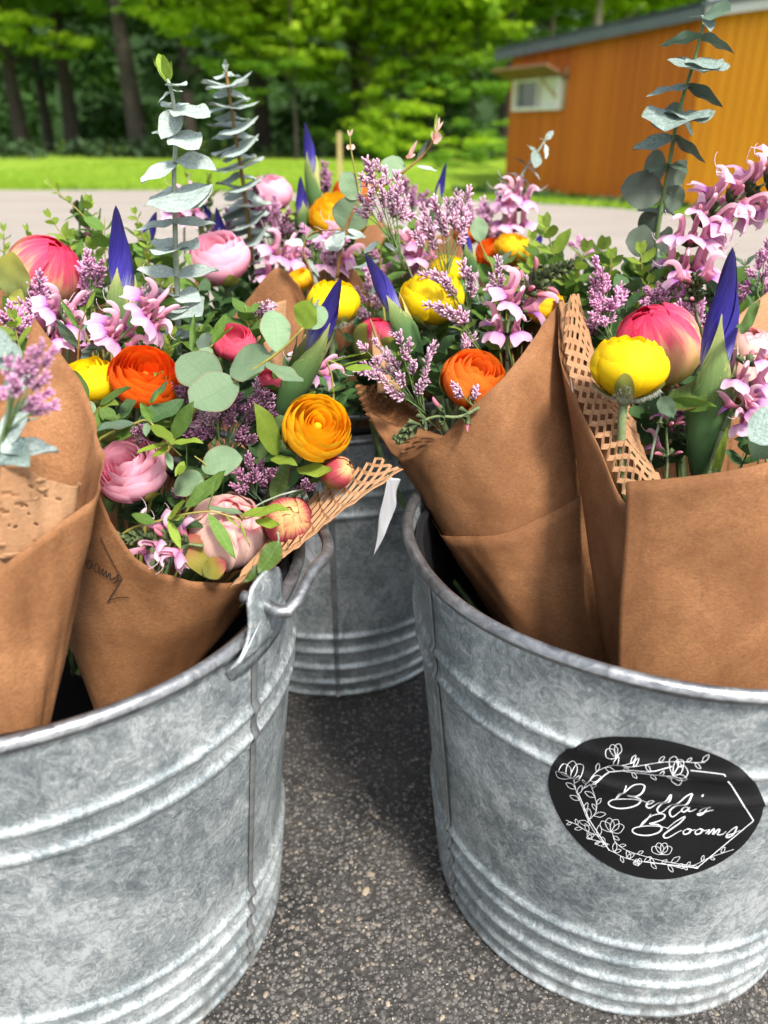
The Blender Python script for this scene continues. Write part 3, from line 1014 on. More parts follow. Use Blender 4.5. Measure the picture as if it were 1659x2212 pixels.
def make_bucket(label, c, ear_th, seam_th, bail):
    t = thing("metal_bucket", label, "bucket", c, "galvanized buckets holding the bouquets")
    T = Matrix.Translation(c)
    zs = sorted(set([i / 60 * HB for i in range(61)] + [zc + k * w * 0.25 for zc, a, w in RIBS for k in range(-8, 9) if 0 <= zc + k * w * 0.25 < HB]))
    m = MB()
    NT_ = 160
    dent = [(random.uniform(0, 6.28), random.uniform(0.1, 0.3), random.uniform(0.0008, 0.0018)) for _ in range(9)]

    def pt(u, j):
        z = zs[j]
        th = 2 * math.pi * u
        r = prof(z)
        for dt, dz, da in dent:
            dd = (math.atan2(math.sin(th - dt), math.cos(th - dt)) * 0.18) ** 2 + (z - dz) ** 2
            r -= da * math.exp(-dd / 0.0018)
        return (r * math.cos(th), r * math.sin(th), z)
    n = len(zs) - 1
    m.grid(lambda u, v: pt(u, int(round(v * n))), NT_, n, close=True)
    m.grid(lambda u, v: ((RB - 0.004) * v * math.cos(-2 * math.pi * u), (RB - 0.004) * v * math.sin(-2 * math.pi * u), 0.006), 48, 3, close=True)
    part("body", m.mesh("body", MAT["galvanized"]), t, T, solid=0.0012).modifiers[0].offset = -1
    m = MB()
    m.grid(lambda u, v: ((RT + 0.001 + 0.0047 * math.cos(2 * math.pi * v)) * math.cos(2 * math.pi * u) * (1 + 0.0012 * math.sin(u * 31)), (RT + 0.001 + 0.0047 * math.cos(2 * math.pi * v)) * math.sin(2 * math.pi * u),
                         HB - 0.001 + 0.0054 * math.sin(2 * math.pi * v) + 0.0008 * math.sin(u * 40)), 160, 10, close=True)
    part("rim", m.mesh("rim", MAT["rim_metal"]), t, T)
    for k, sth in enumerate((seam_th, seam_th + math.pi)):
        m = MB()
        m.grid(lambda u, v: (on_bucket(Vector((0, 0, 0)), sth + (u - 0.5) * 0.036, 0.004 + v * (HB - 0.012), 0.0012 + 0.0008 * math.sin(math.pi * u))), 4, 90)
        part("seam", m.mesh("seam", MAT["seam_metal"]), t, T)
    for k, th0 in enumerate((ear_th, ear_th + math.pi)):
        # ear: plate riveted to the wall, rising over the rim, with the bail through its hole
        outline = [(-0.030, -0.026), (-0.034, -0.018), (-0.036, -0.010), (-0.028, -0.004), (-0.020, 0.012), (-0.019, 0.030), (-0.013, 0.039), (0, 0.042),
                   (0.013, 0.039), (0.019, 0.030), (0.020, 0.012), (0.028, -0.004), (0.036, -0.010), (0.034, -0.018), (0.030, -0.026), (0.015, -0.028), (-0.015, -0.028)]
        oc = smooth([(a, b, 0) for a, b in outline + outline[:1]], 3)[:-1]
        hole = [(0.0065 * math.cos(2 * math.pi * i / len(oc) + 2.6), 0.026 + 0.009 * math.sin(2 * math.pi * i / len(oc) + 2.6)) for i in range(len(oc))]
        best = min(range(len(oc)), key=lambda s: sum((oc[i].x - hole[(i + s) % len(oc)][0]) ** 2 + (oc[i].y - hole[(i + s) % len(oc)][1]) ** 2 for i in range(len(oc))))
        hole = hole[best:] + hole[:best]

        def ear_pt(a, b):
            z = HB + b
            out = 0.0042 if b < -0.004 else 0.0042 + 0.004 * sstep(-0.004, 0.012, b)
            r = RB + KT * min(z, HB) + out + 0.0035 * math.exp(-((b + 0.052) / 0.01) ** 2) * 0
            if b > -0.008:
                r = RT + 0.0085
            else:
                r = lerp(prof(z) + 0.0016, RT + 0.0080, sstep(-0.018, -0.005, b))
            th = th0 + a / RT
            return (r * math.cos(th), r * math.sin(th), z)
        m = MB()
        rings = 7
        for j in range(rings + 1):
            for i in range(len(oc)):
                m.v.append(ear_pt(lerp(oc[i].x, hole[i][0], j / rings), lerp(oc[i].y, hole[i][1], j / rings)))
        L = len(oc)
        for j in range(rings):
            for i in range(L):
                m.face((j * L + i, j * L + (i + 1) % L, (j + 1) * L + (i + 1) % L, (j + 1) * L + i))
        part("ear", m.mesh("ear", MAT["galvanized"]), t, T, solid=0.0022)
    # bail: a bent wire resting on one side of the rim
    m = MB()
    pts = []
    rr = RT + 0.010
    for s in range(0, 41):
        a = s / 40
        th = ear_th + (math.pi * a if bail > 0 else -math.pi * a)
        zz = HB + 0.026 + 0.006 * math.sin(math.pi * a)
        out = rr + 0.014 * math.sin(math.pi * min(1, a * 7)) + 0.006 * min(1, a * 12, (1 - a) * 12)
        pts.append((out * math.cos(th), out * math.sin(th), zz))
    e0 = Vector((math.cos(ear_th), math.sin(ear_th), 0))
    hook = [e0 * (RT - 0.010) + Vector((0, 0, HB + 0.019)), e0 * (RT + 0.004) + Vector((0, 0, HB + 0.018)), e0 * (RT + 0.024) + Vector((0, 0, HB + 0.016))]
    e1 = Vector((math.cos(ear_th + math.pi), math.sin(ear_th + math.pi), 0))
    hook2 = [e1 * (RT + 0.022) + Vector((0, 0, HB + 0.017)), e1 * (RT - 0.010) + Vector((0, 0, HB + 0.019))]
    m.tube(smooth(hook + pts[2:-2] + hook2, 3), 0.0043, 8)
    part("bail", m.mesh("bail", MAT["rim_metal"]), t, T)
    return t


ear_l = cone_hit(574, 1330, BL, 0.006)[0]
seam_l = cone_hit(543, 1700, BL)[0]
seam_c = cone_hit(724, 1330, BC)[0]
make_bucket("mottled galvanized bucket on the left with a bare side and a big ear", BL, ear_l, seam_l, 1)
bkR = make_bucket("galvanized bucket on the right with the black oval sticker", BR, rad(-32), rad(20), 1)
make_bucket("galvanized bucket standing behind between the two front buckets", BC, rad(-160), seam_c, 1)


def liner(label, c, lip):
    t = thing("plastic_liner", label, "liner", c, "black plastic liners inside the buckets")
    m = MB()
    zs = [0.012 + (HB + lip - 0.012) * j / 20 for j in range(21)]

    def pt(u, v):
        z = lerp(0.012, HB + lip, v)
        r = RB + KT * min(z, HB) - 0.0075 + 0.0012 * math.sin(u * 44)
        return (r * math.cos(6.28318 * u), r * math.sin(6.28318 * u), z + 0.003 * math.sin(u * 19) * v)
    m.grid(pt, 96, 20, close=True)
    m.grid(lambda u, v: (v * (RB - 0.009) * math.cos(-6.28318 * u), v * (RB - 0.009) * math.sin(-6.28318 * u), 0.013), 48, 2, close=True)
    part("wall", m.mesh("wall", MAT["black_plastic"]), t, Matrix.Translation(c), solid=0.0025)
    m = MB()
    m.tube([((RT - 0.009) * math.cos(2 * math.pi * i / 96), (RT - 0.009) * math.sin(2 * math.pi * i / 96), HB + lip + 0.003 * math.sin(i / 96 * 19)) for i in range(97)], 0.0036, 8, caps=False)
    part("lip", m.mesh("lip", MAT["black_plastic"]), t, Matrix.Translation(c))


liner("black plastic liner inside the left bucket", BL, -0.006)
liner("black plastic liner with a thick wavy lip inside the stickered right bucket", BR, -0.016)
liner("black plastic liner inside the bucket at the back", BC, 0.004)

# ------------------------------------------------------------------ sticker (flat print on the right bucket)
def zpx(x, y):                        # marks measured on an enlargement of the sticker
    return (1700 + x * 800 / 1659) * 0.6636, (2300 + y * 650 / 1348) * 0.6636


OUT = [(300, 287), (420, 230), (560, 203), (700, 200), (900, 212), (1100, 255), (1300, 320), (1450, 395), (1550, 480), (1610, 590), (1622, 690), (1590, 790), (1500, 920),
       (1380, 1020), (1250, 1090), (1100, 1140), (950, 1163), (800, 1150), (650, 1105), (500, 1020), (380, 915), (280, 790), (210, 650), (178, 530), (190, 430), (235, 345)]
oc = smooth([(x, y, 0) for x, y in OUT + OUT[:1]], 4)[:-1]
m = MB()
cx, cy = 900, 680
RN = 16


def stk(x, y, off):
    th, z = cone_hit(*zpx(x, y), BR)
    return on_bucket(BR, th, z, off)


m.v.append(tuple(stk(cx, cy, 0.0012)))
for j in range(1, RN + 1):
    for p in oc:
        m.v.append(tuple(stk(lerp(cx, p.x, j / RN), lerp(cy, p.y, j / RN), 0.0012 if j < RN else 0.0006)))
L = len(oc)
for i in range(L):
    m.face((0, 1 + (i + 1) % L, 1 + i))
for j in range(RN - 1):
    for i in range(L):
        m.face((1 + j * L + i, 1 + j * L + (i + 1) % L, 1 + (j + 1) * L + (i + 1) % L, 1 + (j + 1) * L + i))
sticker = part("sticker", m.mesh("sticker", MAT["sticker_black"]), bkR)


def strokes(lines, surf, wmm, name, mat, parent, sm=5, taper=False):
    m = MB()
    for ln in lines:
        w = wmm
        if isinstance(ln[0], (int, float)):
            w = ln[0]
            ln = ln[1:]
        P2 = smooth([(x, y, 0) for x, y in ln], sm) if len(ln) > 2 else [Vector((lerp(ln[0][0], ln[1][0], i / 8), lerp(ln[0][1], ln[1][1], i / 8), 0)) for i in range(9)]
        q = [surf(p.x, p.y) for p in P2]
        i0 = len(m.v)
        for i, (p, nrm) in enumerate(q):
            a, b = q[max(i - 1, 0)][0], q[min(i + 1, len(q) - 1)][0]
            t = (b - a)
            s = t.cross(nrm)
            s = s.normalized() if s.length > 1e-9 else Vector((1, 0, 0))
            f = w * 0.5 * (0.35 + 0.65 * math.sin(math.pi * min(1, max(0.08, i / (len(q) - 1)))) if taper else 1)
            m.v += [tuple(p + s * f), tuple(p - s * f)]
        for i in range(len(q) - 1):
            m.face((i0 + 2 * i, i0 + 2 * i + 1, i0 + 2 * i + 3, i0 + 2 * i + 2))
    return part(name, m.mesh(name, mat), parent)


def stk_s(x, y):
    p = stk(x, y, 0.0017)
    return p, Vector((p.x - BR.x, p.y - BR.y, 0)).normalized()


HEX = [[(1130, 408), (1352, 432)], [(1352, 432), (1553, 757)], [(1553, 757), (1175, 1075)], [(1175, 1075), (830, 1035)], [(590, 960), (455, 750)], [(455, 750), (385, 580)], [(420, 540), (590, 430)], [(590, 430), (1010, 385)]]
LET = [  # Bella's
    [(705, 512), (690, 545), (655, 590), (632, 612)], [(632, 612), (668, 560), (740, 518), (800, 510), (826, 522), (812, 548), (760, 570), (715, 582), (770, 588), (800, 615), (780, 648), (720, 670), (650, 675), (600, 660), (585, 638), (610, 618), (660, 612), (740, 612), (800, 618), (838, 632)],
    [(838, 650), (870, 640), (888, 622), (872, 612), (848, 632), (838, 660), (858, 672), (890, 655), (925, 625)], [(912, 640), (960, 600), (1000, 572), (985, 600), (940, 640), (910, 680), (925, 705), (955, 690), (990, 655)],
    [(985, 665), (1040, 612), (1140, 572), (1110, 610), (1040, 650), (995, 690), (1000, 725), (1020, 728), (1050, 705), (1080, 680)],
    [(1122, 665), (1095, 662), (1072, 685), (1088, 698), (1112, 682), (1125, 662), (1118, 690), (1140, 692), (1170, 675)], [(1216, 578), (1208, 590)],
    [(1190, 695), (1225, 660), (1250, 640), (1240, 670), (1225, 700), (1195, 720), (1180, 712), (1215, 702), (1255, 690), (1285, 682)],
    # Blooms
    [(868, 712), (845, 745), (810, 782), (790, 802)], [(790, 802), (820, 760), (880, 722), (935, 710), (962, 722), (945, 748), (895, 768), (860, 778), (915, 785), (940, 808), (915, 838), (850, 856), (785, 852), (748, 835), (750, 812), (790, 798), (860, 792), (940, 798), (985, 808)],
    [(975, 812), (1030, 765), (1095, 728), (1065, 768), (1000, 815), (955, 850), (958, 872), (990, 868), (1040, 838), (1075, 820)],
    [(1110, 812), (1085, 828), (1090, 848), (1120, 840), (1135, 818), (1112, 812), (1140, 822), (1165, 815)], [(1190, 812), (1165, 828), (1170, 848), (1198, 840), (1212, 818), (1192, 812), (1225, 824), (1245, 818)],
    [(1232, 845), (1258, 815), (1250, 848), (1285, 812), (1290, 820), (1282, 848), (1318, 815), (1325, 825), (1312, 850), (1345, 848), (1370, 828)],
    [(1370, 850), (1410, 815), (1440, 798), (1430, 830), (1408, 858), (1378, 870), (1372, 858), (1410, 845), (1465, 822)]]


def leafy(path, n, ln, seed):
    rnd = random.Random(seed)
    out = [path]
    P = smooth([(x, y, 0) for x, y in path], 6)
    for k in range(n):
        i = int((k + 0.7) / n * (len(P) - 2))
        p, t = P[i], (P[i + 1] - P[i]).normalized()
        sgn = 1 if k % 2 else -1
        d = (t * 0.8 + Vector((-t.y, t.x, 0)) * 0.75 * sgn).normalized()
        s = Vector((-d.y, d.x, 0))
        l = ln * rnd.uniform(0.7, 1.2)
        out.append([(p.x, p.y), (p.x + d.x * l * .5 + s.x * l * .22, p.y + d.y * l * .5 + s.y * l * .22), (p.x + d.x * l, p.y + d.y * l), (p.x + d.x * l * .5 - s.x * l * .2, p.y + d.y * l * .5 - s.y * l * .2), (p.x, p.y)])
    return out


def rose(cx, cy, r, ang, k=5):
    out = []
    for i in range(k):
        a = ang + (i - (k - 1) / 2) * 0.62
        d = Vector((math.cos(a), math.sin(a), 0))
        s = Vector((-d.y, d.x, 0))
        out.append([(cx, cy), (cx + d.x * r * .5 + s.x * r * .35, cy + d.y * r * .5 + s.y * r * .35), (cx + d.x * r * .95 + s.x * r * .2, cy + d.y * r * .95 + s.y * r * .2), (cx + d.x * r * 1.08, cy + d.y * r * 1.08),
                    (cx + d.x * r * .85 - s.x * r * .3, cy + d.y * r * .85 - s.y * r * .3), (cx + d.x * r * .4 - s.x * r * .25, cy + d.y * r * .4 - s.y * r * .25), (cx, cy)])
    return out


FLO = (leafy([(600, 965), (480, 820), (400, 640), (370, 560), (350, 480)], 8, 75, 1) + leafy([(440, 770), (500, 700), (500, 620), (460, 500)], 6, 70, 2) + leafy([(410, 550), (480, 450), (560, 400), (680, 360), (760, 350)], 7, 70, 3)
       + leafy([(700, 370), (860, 365), (1040, 358), (1160, 365), (1230, 362)], 7, 60, 4) + leafy([(660, 420), (780, 435), (900, 440), (1000, 430)], 6, 50, 5) + leafy([(520, 860), (440, 830), (380, 790), (300, 755)], 5, 55, 6)
       + leafy([(600, 960), (700, 1010), (820, 1035), (960, 1050), (1080, 1080)], 9, 62, 7) + leafy([(610, 840), (630, 900), (690, 950), (800, 990), (1000, 1040), (1150, 1060)], 8, 60, 8) + leafy([(590, 920), (540, 900), (440, 880)], 4, 50, 9)
       + leafy([(1075, 1075), (1160, 1055), (1260, 1005), (1420, 950)], 5, 45, 10) + rose(340, 470, 105, rad(-105), 4) + rose(640, 320, 75, rad(-115), 3) + rose(1010, 425, 95, rad(-10)) + rose(600, 835, 88, rad(-80), 4) + rose(940, 985, 75, rad(-90), 4) + rose(790, 1055, 40, rad(-120), 3))
strokes(HEX, stk_s, 0.0008, "hexagon_print", MAT["white_ink"], sticker)
strokes(FLO, stk_s, 0.00042, "flower_print", MAT["white_ink"], sticker, 4)
strokes(LET, stk_s, 0.00118, "lettering", MAT["white_ink"], sticker, 6, taper=True)

# ------------------------------------------------------------------ paper wraps
class Cone:                           # a sheet of paper rolled into a cone between two outlines
    def __init__(s, apx, Y, l, r, tau):
        s.A = at(apx[0], apx[1], Y)
        v = (s.A - EYE).normalized()
        nl = v.cross(ray(*l)).normalized()
        nr = v.cross(ray(*r)).normalized()
        ml, mr = nl.cross(v), nr.cross(v)
        mm = (ml + mr).normalized()
        half = math.acos(max(-1, min(1, ml.dot(mr)))) / 2
        s.a = mm * math.cos(tau) + v * math.sin(tau)
        s.al = math.asin(math.cos(tau) * math.sin(half))
        s.e1 = (-v - s.a * (-v).dot(s.a)).normalized()      # towards the viewer
        s.e2 = s.a.cross(s.e1)

    def hit(s, x, y, back=False):
        d, o = ray(x, y), EYE - s.A
        c2 = math.cos(s.al) ** 2
        da, oa = d.dot(s.a), o.dot(s.a)
        qa, qb, qc = da * da - c2, 2 * (da * oa - c2 * d.dot(o)), oa * oa - c2 * o.dot(o)
        D = max(qb * qb - 4 * qa * qc, 0)
        t1, t2 = sorted([(-qb - math.sqrt(D)) / (2 * qa), (-qb + math.sqrt(D)) / (2 * qa)])
        P = EYE + d * (t2 if back else t1)
        q = P - s.A
        return math.atan2(q.dot(s.e2), q.dot(s.e1)), q.length

    def pt(s, phi, L, dr=0.0):
        rr = (s.e1 * math.cos(phi) + s.e2 * math.sin(phi))
        g = s.a * math.cos(s.al) + rr * math.sin(s.al)
        nrm = rr * math.cos(s.al) - s.a * math.sin(s.al)
        return s.A + g * L + nrm * dr

    def nrm(s, phi):
        rr = (s.e1 * math.cos(phi) + s.e2 * math.sin(phi))
        return rr * math.cos(s.al) - s.a * math.sin(s.al)

    def axis(s, L):
        return s.A + s.a * L


def wob(phi, L, k):
    return 0.0020 * math.sin(phi * 3 + L * 21 + k) + 0.0013 * math.sin(phi * 7 - L * 33 + 2 * k) + 0.0007 * math.sin(phi * 17 + L * 64 + 3 * k) * math.sin(L * 40 + phi * 5)


def cone_sheet(cn, prof_px, Lmin, dr=0.0, nu=110, nv=26, close=True, k=0.0, amp=1.0, phi_rng=None):
    pr = sorted(cn.hit(x, y, b == 'b') for x, y, b in prof_px)
    ph = [p for p, _ in pr]
    Ls = [l for _, l in pr]
    if close:
        ph = [ph[-1] - 2 * math.pi] + ph + [ph[0] + 2 * math.pi]
        Ls = [Ls[-1]] + Ls + [Ls[0]]
        p0, p1 = -math.pi, math.pi
    else:
        p0, p1 = ph[0], ph[-1]
    if phi_rng:
        p0, p1 = phi_rng
    m = MB()

    def pt(u, v):
        phi = lerp(p0, p1, u)
        Lt = float(np.interp(phi, ph, Ls))
        L = lerp(Lmin, Lt, v)
        return cn.pt(phi, L, dr + wob(phi, L, k) * amp * min(1, L * 5) + (0.0035 * u if close else 0))
    m.grid(pt, nu, nv)
    return m


def honey(S, nu, nv, name, parent, tilt=0.9, amp=0.42, wid=0.42, mat="kraft_honey", seed=0):
    """slit paper pulled open: wavy ribbons that meet at alternate nodes and twist out of the sheet"""
    rnd = random.Random(seed)
    m = MB()
    for j in range(nv):
        i0 = len(m.v)
        for i in range(nu * 2 + 1):
            u = i / (nu * 2)
            off = amp * (1 if (i // 1 + j) % 2 == 0 else -1)
            vc = (j + 0.5 + off * 0.5) / nv
            P = S(u, vc)
            e = 1e-3
            du = (S(min(1, u + e), vc) - S(max(0, u - e), vc))
            dv = (S(u, min(1, vc + e)) - S(u, max(0, vc - e)))
            hv = dv.length / (2 * e) / nv
            nn = du.cross(dv).normalized()
            tl = tilt * rnd.uniform(0.8, 1.2)
            w = (dv.normalized() * math.cos(tl) + nn * math.sin(tl)) * hv * wid
            m.v += [tuple(P - w), tuple(P + w)]
        for i in range(nu * 2):
            m.face((i0 + 2 * i, i0 + 2 * i + 2, i0 + 2 * i + 3, i0 + 2 * i + 1))
    return part(name, m.mesh(name, MAT[mat], True), parent, solid=0.0004)


def patch(rows):                      # surface through rows of (x, y, Y) points
    G = [[at(*p) for p in r] for r in rows]
    G = [smooth(r, 8) for r in G]
    n = min(len(r) for r in G)

    def S(u, v):
        u, v = max(0, min(1, u)), max(0, min(1, v))
        a = u * (n - 1)
        i = min(int(a), n - 2)
        col = [r[i].lerp(r[i + 1], a - i) for r in G]
        b = v * (len(col) - 1)
        j = min(int(b), len(col) - 2)
        return col[j].lerp(col[j + 1], b - j)
    return S


W1 = Cone((40, 1830), 0.3375, (-260, 1000), (220, 970), -0.45)
W2 = Cone((245, 1640), 0.50, (60, 1130), (560, 1260), -0.45)
W3 = Cone((1370, 1835), 0.50, (870, 1000), (1205, 650), -0.50)

w1 = thing("paper_wrap", "kraft paper cone at the left edge with a tall pointed back corner", "paper wrap", W1.A, "kraft paper wraps around the bouquets")
m = cone_sheet(W1, [(218, 985, 'f'), (212, 1038, 'f'), (180, 1077, 'f'), (108, 1142, 'f'), (0, 1225, 'f'), (-120, 1290, 'f'), (-200, 1180, 'f'), (-180, 1000, 'b'), (-60, 920, 'b'), (20, 850, 'b'), (42, 790, 'b'), (58, 725, 'b'), (68, 678, 'b'), (98, 722, 'b'), (130, 772, 'b'), (190, 880, 'b'), (213, 950, 'b')], 0.03, k=0.3)
part("sheet", m.mesh("sheet", MAT["kraft"]), w1, solid=0.0006)
w1i = thing("honeycomb_paper", "slit inner paper lining the wrap at the left edge, small flaps along its front", "paper lining", W1.axis(0.2), "slit paper linings inside the wraps")
m = cone_sheet(W1, [(205, 1047, 'f'), (162, 1052, 'f'), (108, 1040, 'f'), (54, 1012, 'f'), (0, 1016, 'f'), (-90, 1040, 'f'), (-200, 1060, 'f')], 0.12, dr=-0.006, close=False, nu=220, nv=90, k=1.2, amp=1.5)
SLIT = [(52, 1031, 13, 4.5), (66, 1051, 12, 3.5), (14, 1066, 22, 5), (46, 1090, 24, 6), (4, 1104, 16, 5), (58, 1110, 9, 2.5), (96, 1072, 10, 2), (110, 1106, 11, 2), (78, 1132, 12, 2.5), (30, 1138, 14, 3), (128, 1078, 8, 1.8)]


def seen_at(p):
    d = Vector(p) - EYE
    return PW / 2 + FPX * d.dot(RIGHT) / d.dot(FWD), PH / 2 - FPX * d.dot(UP) / d.dot(FWD)


keep, kuv = [], []
for fi, f in enumerate(m.f):          # the slits cut through the lining
    x, y = seen_at(sum((Vector(m.v[i]) for i in f), Vector()) / 4)
    if not any(abs((x - a) / w) < 1 and abs((y - b - 0.16 * (x - a)) / (0.62 * h)) < 1 - ((x - a) / w) ** 2 for a, b, w, h in SLIT):
        keep.append(f)
        kuv.extend(m.uv[fi * 4:fi * 4 + 4])
m.f, m.uv = keep, kuv
part("sheet", m.mesh("sheet", MAT["kraft_honey"]), w1i, solid=0.0005)
m = MB()
rnd = random.Random(5)
for k in range(16):
    x, y = rnd.uniform(-40, 190), rnd.uniform(1035, 1215)
    phi, Lh = W1.hit(x, y)
    hw = rnd.uniform(0.08, 0.16)
    i0 = len(m.v)
    for s in range(5):
        q = (s / 4 - 0.5) * 2
        a, b = W1.pt(phi + q * hw, Lh, -0.0045), W1.pt(phi + q * hw, Lh - 0.0020 * (1 - q * q), -0.0046 + 0.0009 * (1 - q * q))
        m.v += [tuple(a), tuple(b)]
    for s in range(4):
        m.face((i0 + 2 * s, i0 + 2 * s + 1, i0 + 2 * s + 3, i0 + 2 * s + 2))
part("flap", m.mesh("flap", MAT["kraft_honey"]), w1i, solid=0.0003, kind='stuff')

w2 = thing("paper_wrap", "shaded kraft paper wrap with handwriting, around the bouquet with the gold ranunculus", "paper wrap", W2.A, "kraft paper wraps around the bouquets")
m = cone_sheet(W2, [(100, 1000, 'f'), (150, 1010, 'f'), (209, 1050, 'f'), (235, 1117, 'f'), (288, 1196, 'f'), (342, 1232, 'f'), (414, 1251, 'f'), (504, 1247, 'f'), (552, 1235, 'f'), (590, 1100, 'b'), (560, 960, 'b'), (480, 880, 'b'), (380, 850, 'b'), (260, 850, 'b'), (160, 900, 'b')], 0.03, k=2.0)
part("sheet", m.mesh("sheet", MAT["kraft"]), w2, solid=0.0006)


def w2s(x, y):
    phi, Lh = W2.hit(x, y)
    return W2.pt(phi, Lh, wob(phi, Lh, 2.0) + 0.0022 + 0.0035 * (phi + math.pi) / (2 * math.pi)), W2.nrm(phi)


strokes([[(222, 1156), (267, 1243)], [(267, 1243), (236, 1296)], [(240, 1292), (262, 1285), (280, 1286)],
         [(176, 1215), (184, 1198), (178, 1222), (190, 1206)], [(190, 1216), (198, 1207), (204, 1216), (196, 1225), (190, 1216)], [(206, 1222), (214, 1213), (221, 1223), (213, 1232), (206, 1224)],
         [(220, 1236), (228, 1222), (227, 1238), (235, 1226), (235, 1241), (243, 1230), (244, 1246), (252, 1240)], [(250, 1246), (260, 1234), (258, 1246), (249, 1254), (256, 1250), (268, 1244)],
         [(180, 1165), (192, 1180)], [(186, 1175), (198, 1172), (196, 1182)]], w2s, 0.0007, "handwriting", MAT["pen_ink"], w2, 5)
w2i = thing("honeycomb_paper", "expanded slit paper fanning out beside the gold ranunculus to a torn tip", "paper lining", at(700, 1100, 0.52), "slit paper linings inside the wraps")
S2 = patch([[(500, 1262, .47), (580, 1215, .475), (650, 1172, .485), (740, 1100, .50), (868, 1012, .53)], [(560, 1190, .50), (610, 1150, .51), (680, 1110, .515), (760, 1060, .525), (845, 1005, .545)], [(600, 1130, .54), (650, 1090, .545), (710, 1050, .55), (770, 1015, .555), (820, 985, .56)]])
honey(S2, 11, 6, "ribbons", w2i, 0.35, 0.90, 0.24, seed=3)
m = MB()
m.grid(lambda u, v: S2(u, -0.0) + (S2(u, 0.06) - S2(u, 0.0)) * (v - 0.5) * 2.2 + Vector((0, 0, 0.001 * math.sin(u * 60))), 26, 3)
part("border", m.mesh("border", MAT["kraft_honey"]), w2i, solid=0.0005)

w3 = thing("paper_wrap", "kraft paper cone leaning left with a ruled seam across it, in the stickered bucket", "paper wrap", W3.A, "kraft paper wraps around the bouquets")
m = cone_sheet(W3, [(872, 1000, 'f'), (900, 985, 'f'), (960, 940, 'f'), (1080, 820, 'f'), (1140, 745, 'f'), (1190, 675, 'f'), (1204, 652, 'f'), (1150, 660, 'b'), (1050, 760, 'b'), (950, 900, 'b'), (890, 975, 'b')], 0.03, k=4.0, amp=0.8)
part("sheet", m.mesh("sheet", MAT["kraft"]), w3, solid=0.0006)


def w3s(x, y):
    phi, Lh = W3.hit(x, y)
    return W3.pt(phi, Lh, wob(phi, Lh, 4.0) * 0.8 + 0.0028 + 0.0035 * (phi + math.pi) / (2 * math.pi)), W3.nrm(phi)


m = MB()                              # the lower sheet overlaps the upper along the seam
sm = smooth([(915, 1118, 0), (960, 1146, 0), (1010, 1154, 0), (1080, 1150, 0), (1160, 1120, 0), (1256, 1060, 0)], 8)
edge = [W3.hit(p.x, p.y) for p in sm]
m.grid(lambda u, v: (lambda i: W3.pt(edge[i][0], lerp(edge[i][1], 0.06, v), wob(edge[i][0], lerp(edge[i][1], 0.06, v), 4.0) * 0.8 + 0.0012 + 0.0035 * (edge[i][0] + math.pi) / (2 * math.pi) + 0.0016 * (1 - v) ** 6))(int(round(u * (len(sm) - 1)))), len(sm) - 1, 24)
part("overlap", m.mesh("overlap", MAT["kraft"]), w3, solid=0.0007)
w3i = thing("honeycomb_paper", "brown slit paper collar inside the leaning cone under the sea lavender", "paper lining", W3.axis(0.3), "slit paper linings inside the wraps")
S3a = patch([[(868, 1004, .640), (890, 992, .632), (920, 972, .628), (958, 946, .626)], [(828, 952, .66), (868, 950, .65), (910, 940, .64), (957, 944, .63)], [(794, 893, .675), (846, 912, .668), (900, 926, .655), (956, 941, .64)]])
m = MB()
m.grid(lambda u, v: S3a(u, v) + Vector((0, -0.004 * math.sin(math.pi * v), 0.0012 * math.sin(u * 9 + v * 14))), 24, 14)
part("collar", m.mesh("collar", MAT["kraft"]), w3i, solid=0.0005)
m = MB()
for k in range(12):                   # cuts lifting along the collar
    u0, v0 = 0.25 + 0.055 * k, 0.22 + 0.55 * ((k * 5) % 7) / 7
    i0 = len(m.v)
    for s in range(5):
        q = (s / 4 - 0.5) * 2
        a, b = S3a(u0 + q * 0.11, v0), S3a(u0 + q * 0.11, v0 + 0.10 * (1 - q * q))
        m.v += [tuple(a + Vector((0, -0.005, 0))), tuple(b + Vector((0, -0.0055 - 0.002 * (1 - q * q), 0)))]
    for s in range(4):
        m.face((i0 + 2 * s, i0 + 2 * s + 1, i0 + 2 * s + 3, i0 + 2 * s + 2))
part("flap", m.mesh("flap", MAT["kraft"]), w3i, solid=0.0003, kind='stuff')
honey(patch([[(768, 830, .69), (780, 868, .685), (796, 900, .68), (830, 955, .665)], [(792, 834, .71), (815, 876, .705), (840, 905, .70), (868, 925, .69)], [(822, 826, .73), (850, 870, .725), (876, 898, .72), (905, 915, .71)], [(850, 830, .75), (880, 870, .745), (905, 890, .74), (935, 910, .73)]]), 9, 10, "ribbons", w3i, 0.5, 0.7, 0.36, mat="kraft", seed=18)

# the square fronted wrap on the right: two overlapping flat faces
w4 = thing("paper_wrap", "square fronted kraft paper wrap at the right edge with a straight crease", "paper wrap", at(1450, 1420, 0.45), "kraft paper wraps around the bouquets")


def ruled(gens, n=8, nv=20, bow=0.0):
    T = smooth([at(*g[0]) for g in gens], n)
    B = smooth([at(*g[1]) for g in gens], n)
    m = MB()
    N = len(T) - 1
    m.grid(lambda u, v: B[int(round(u * N))].lerp(T[int(round(u * N))], v) + Vector((0, -bow * math.sin(math.pi * u) * v, 0)) + Vector((0.0008 * math.sin(v * 9 + u * 5), 0.0012 * math.sin(v * 7 + u * 8), 0)), N, nv)
    return m


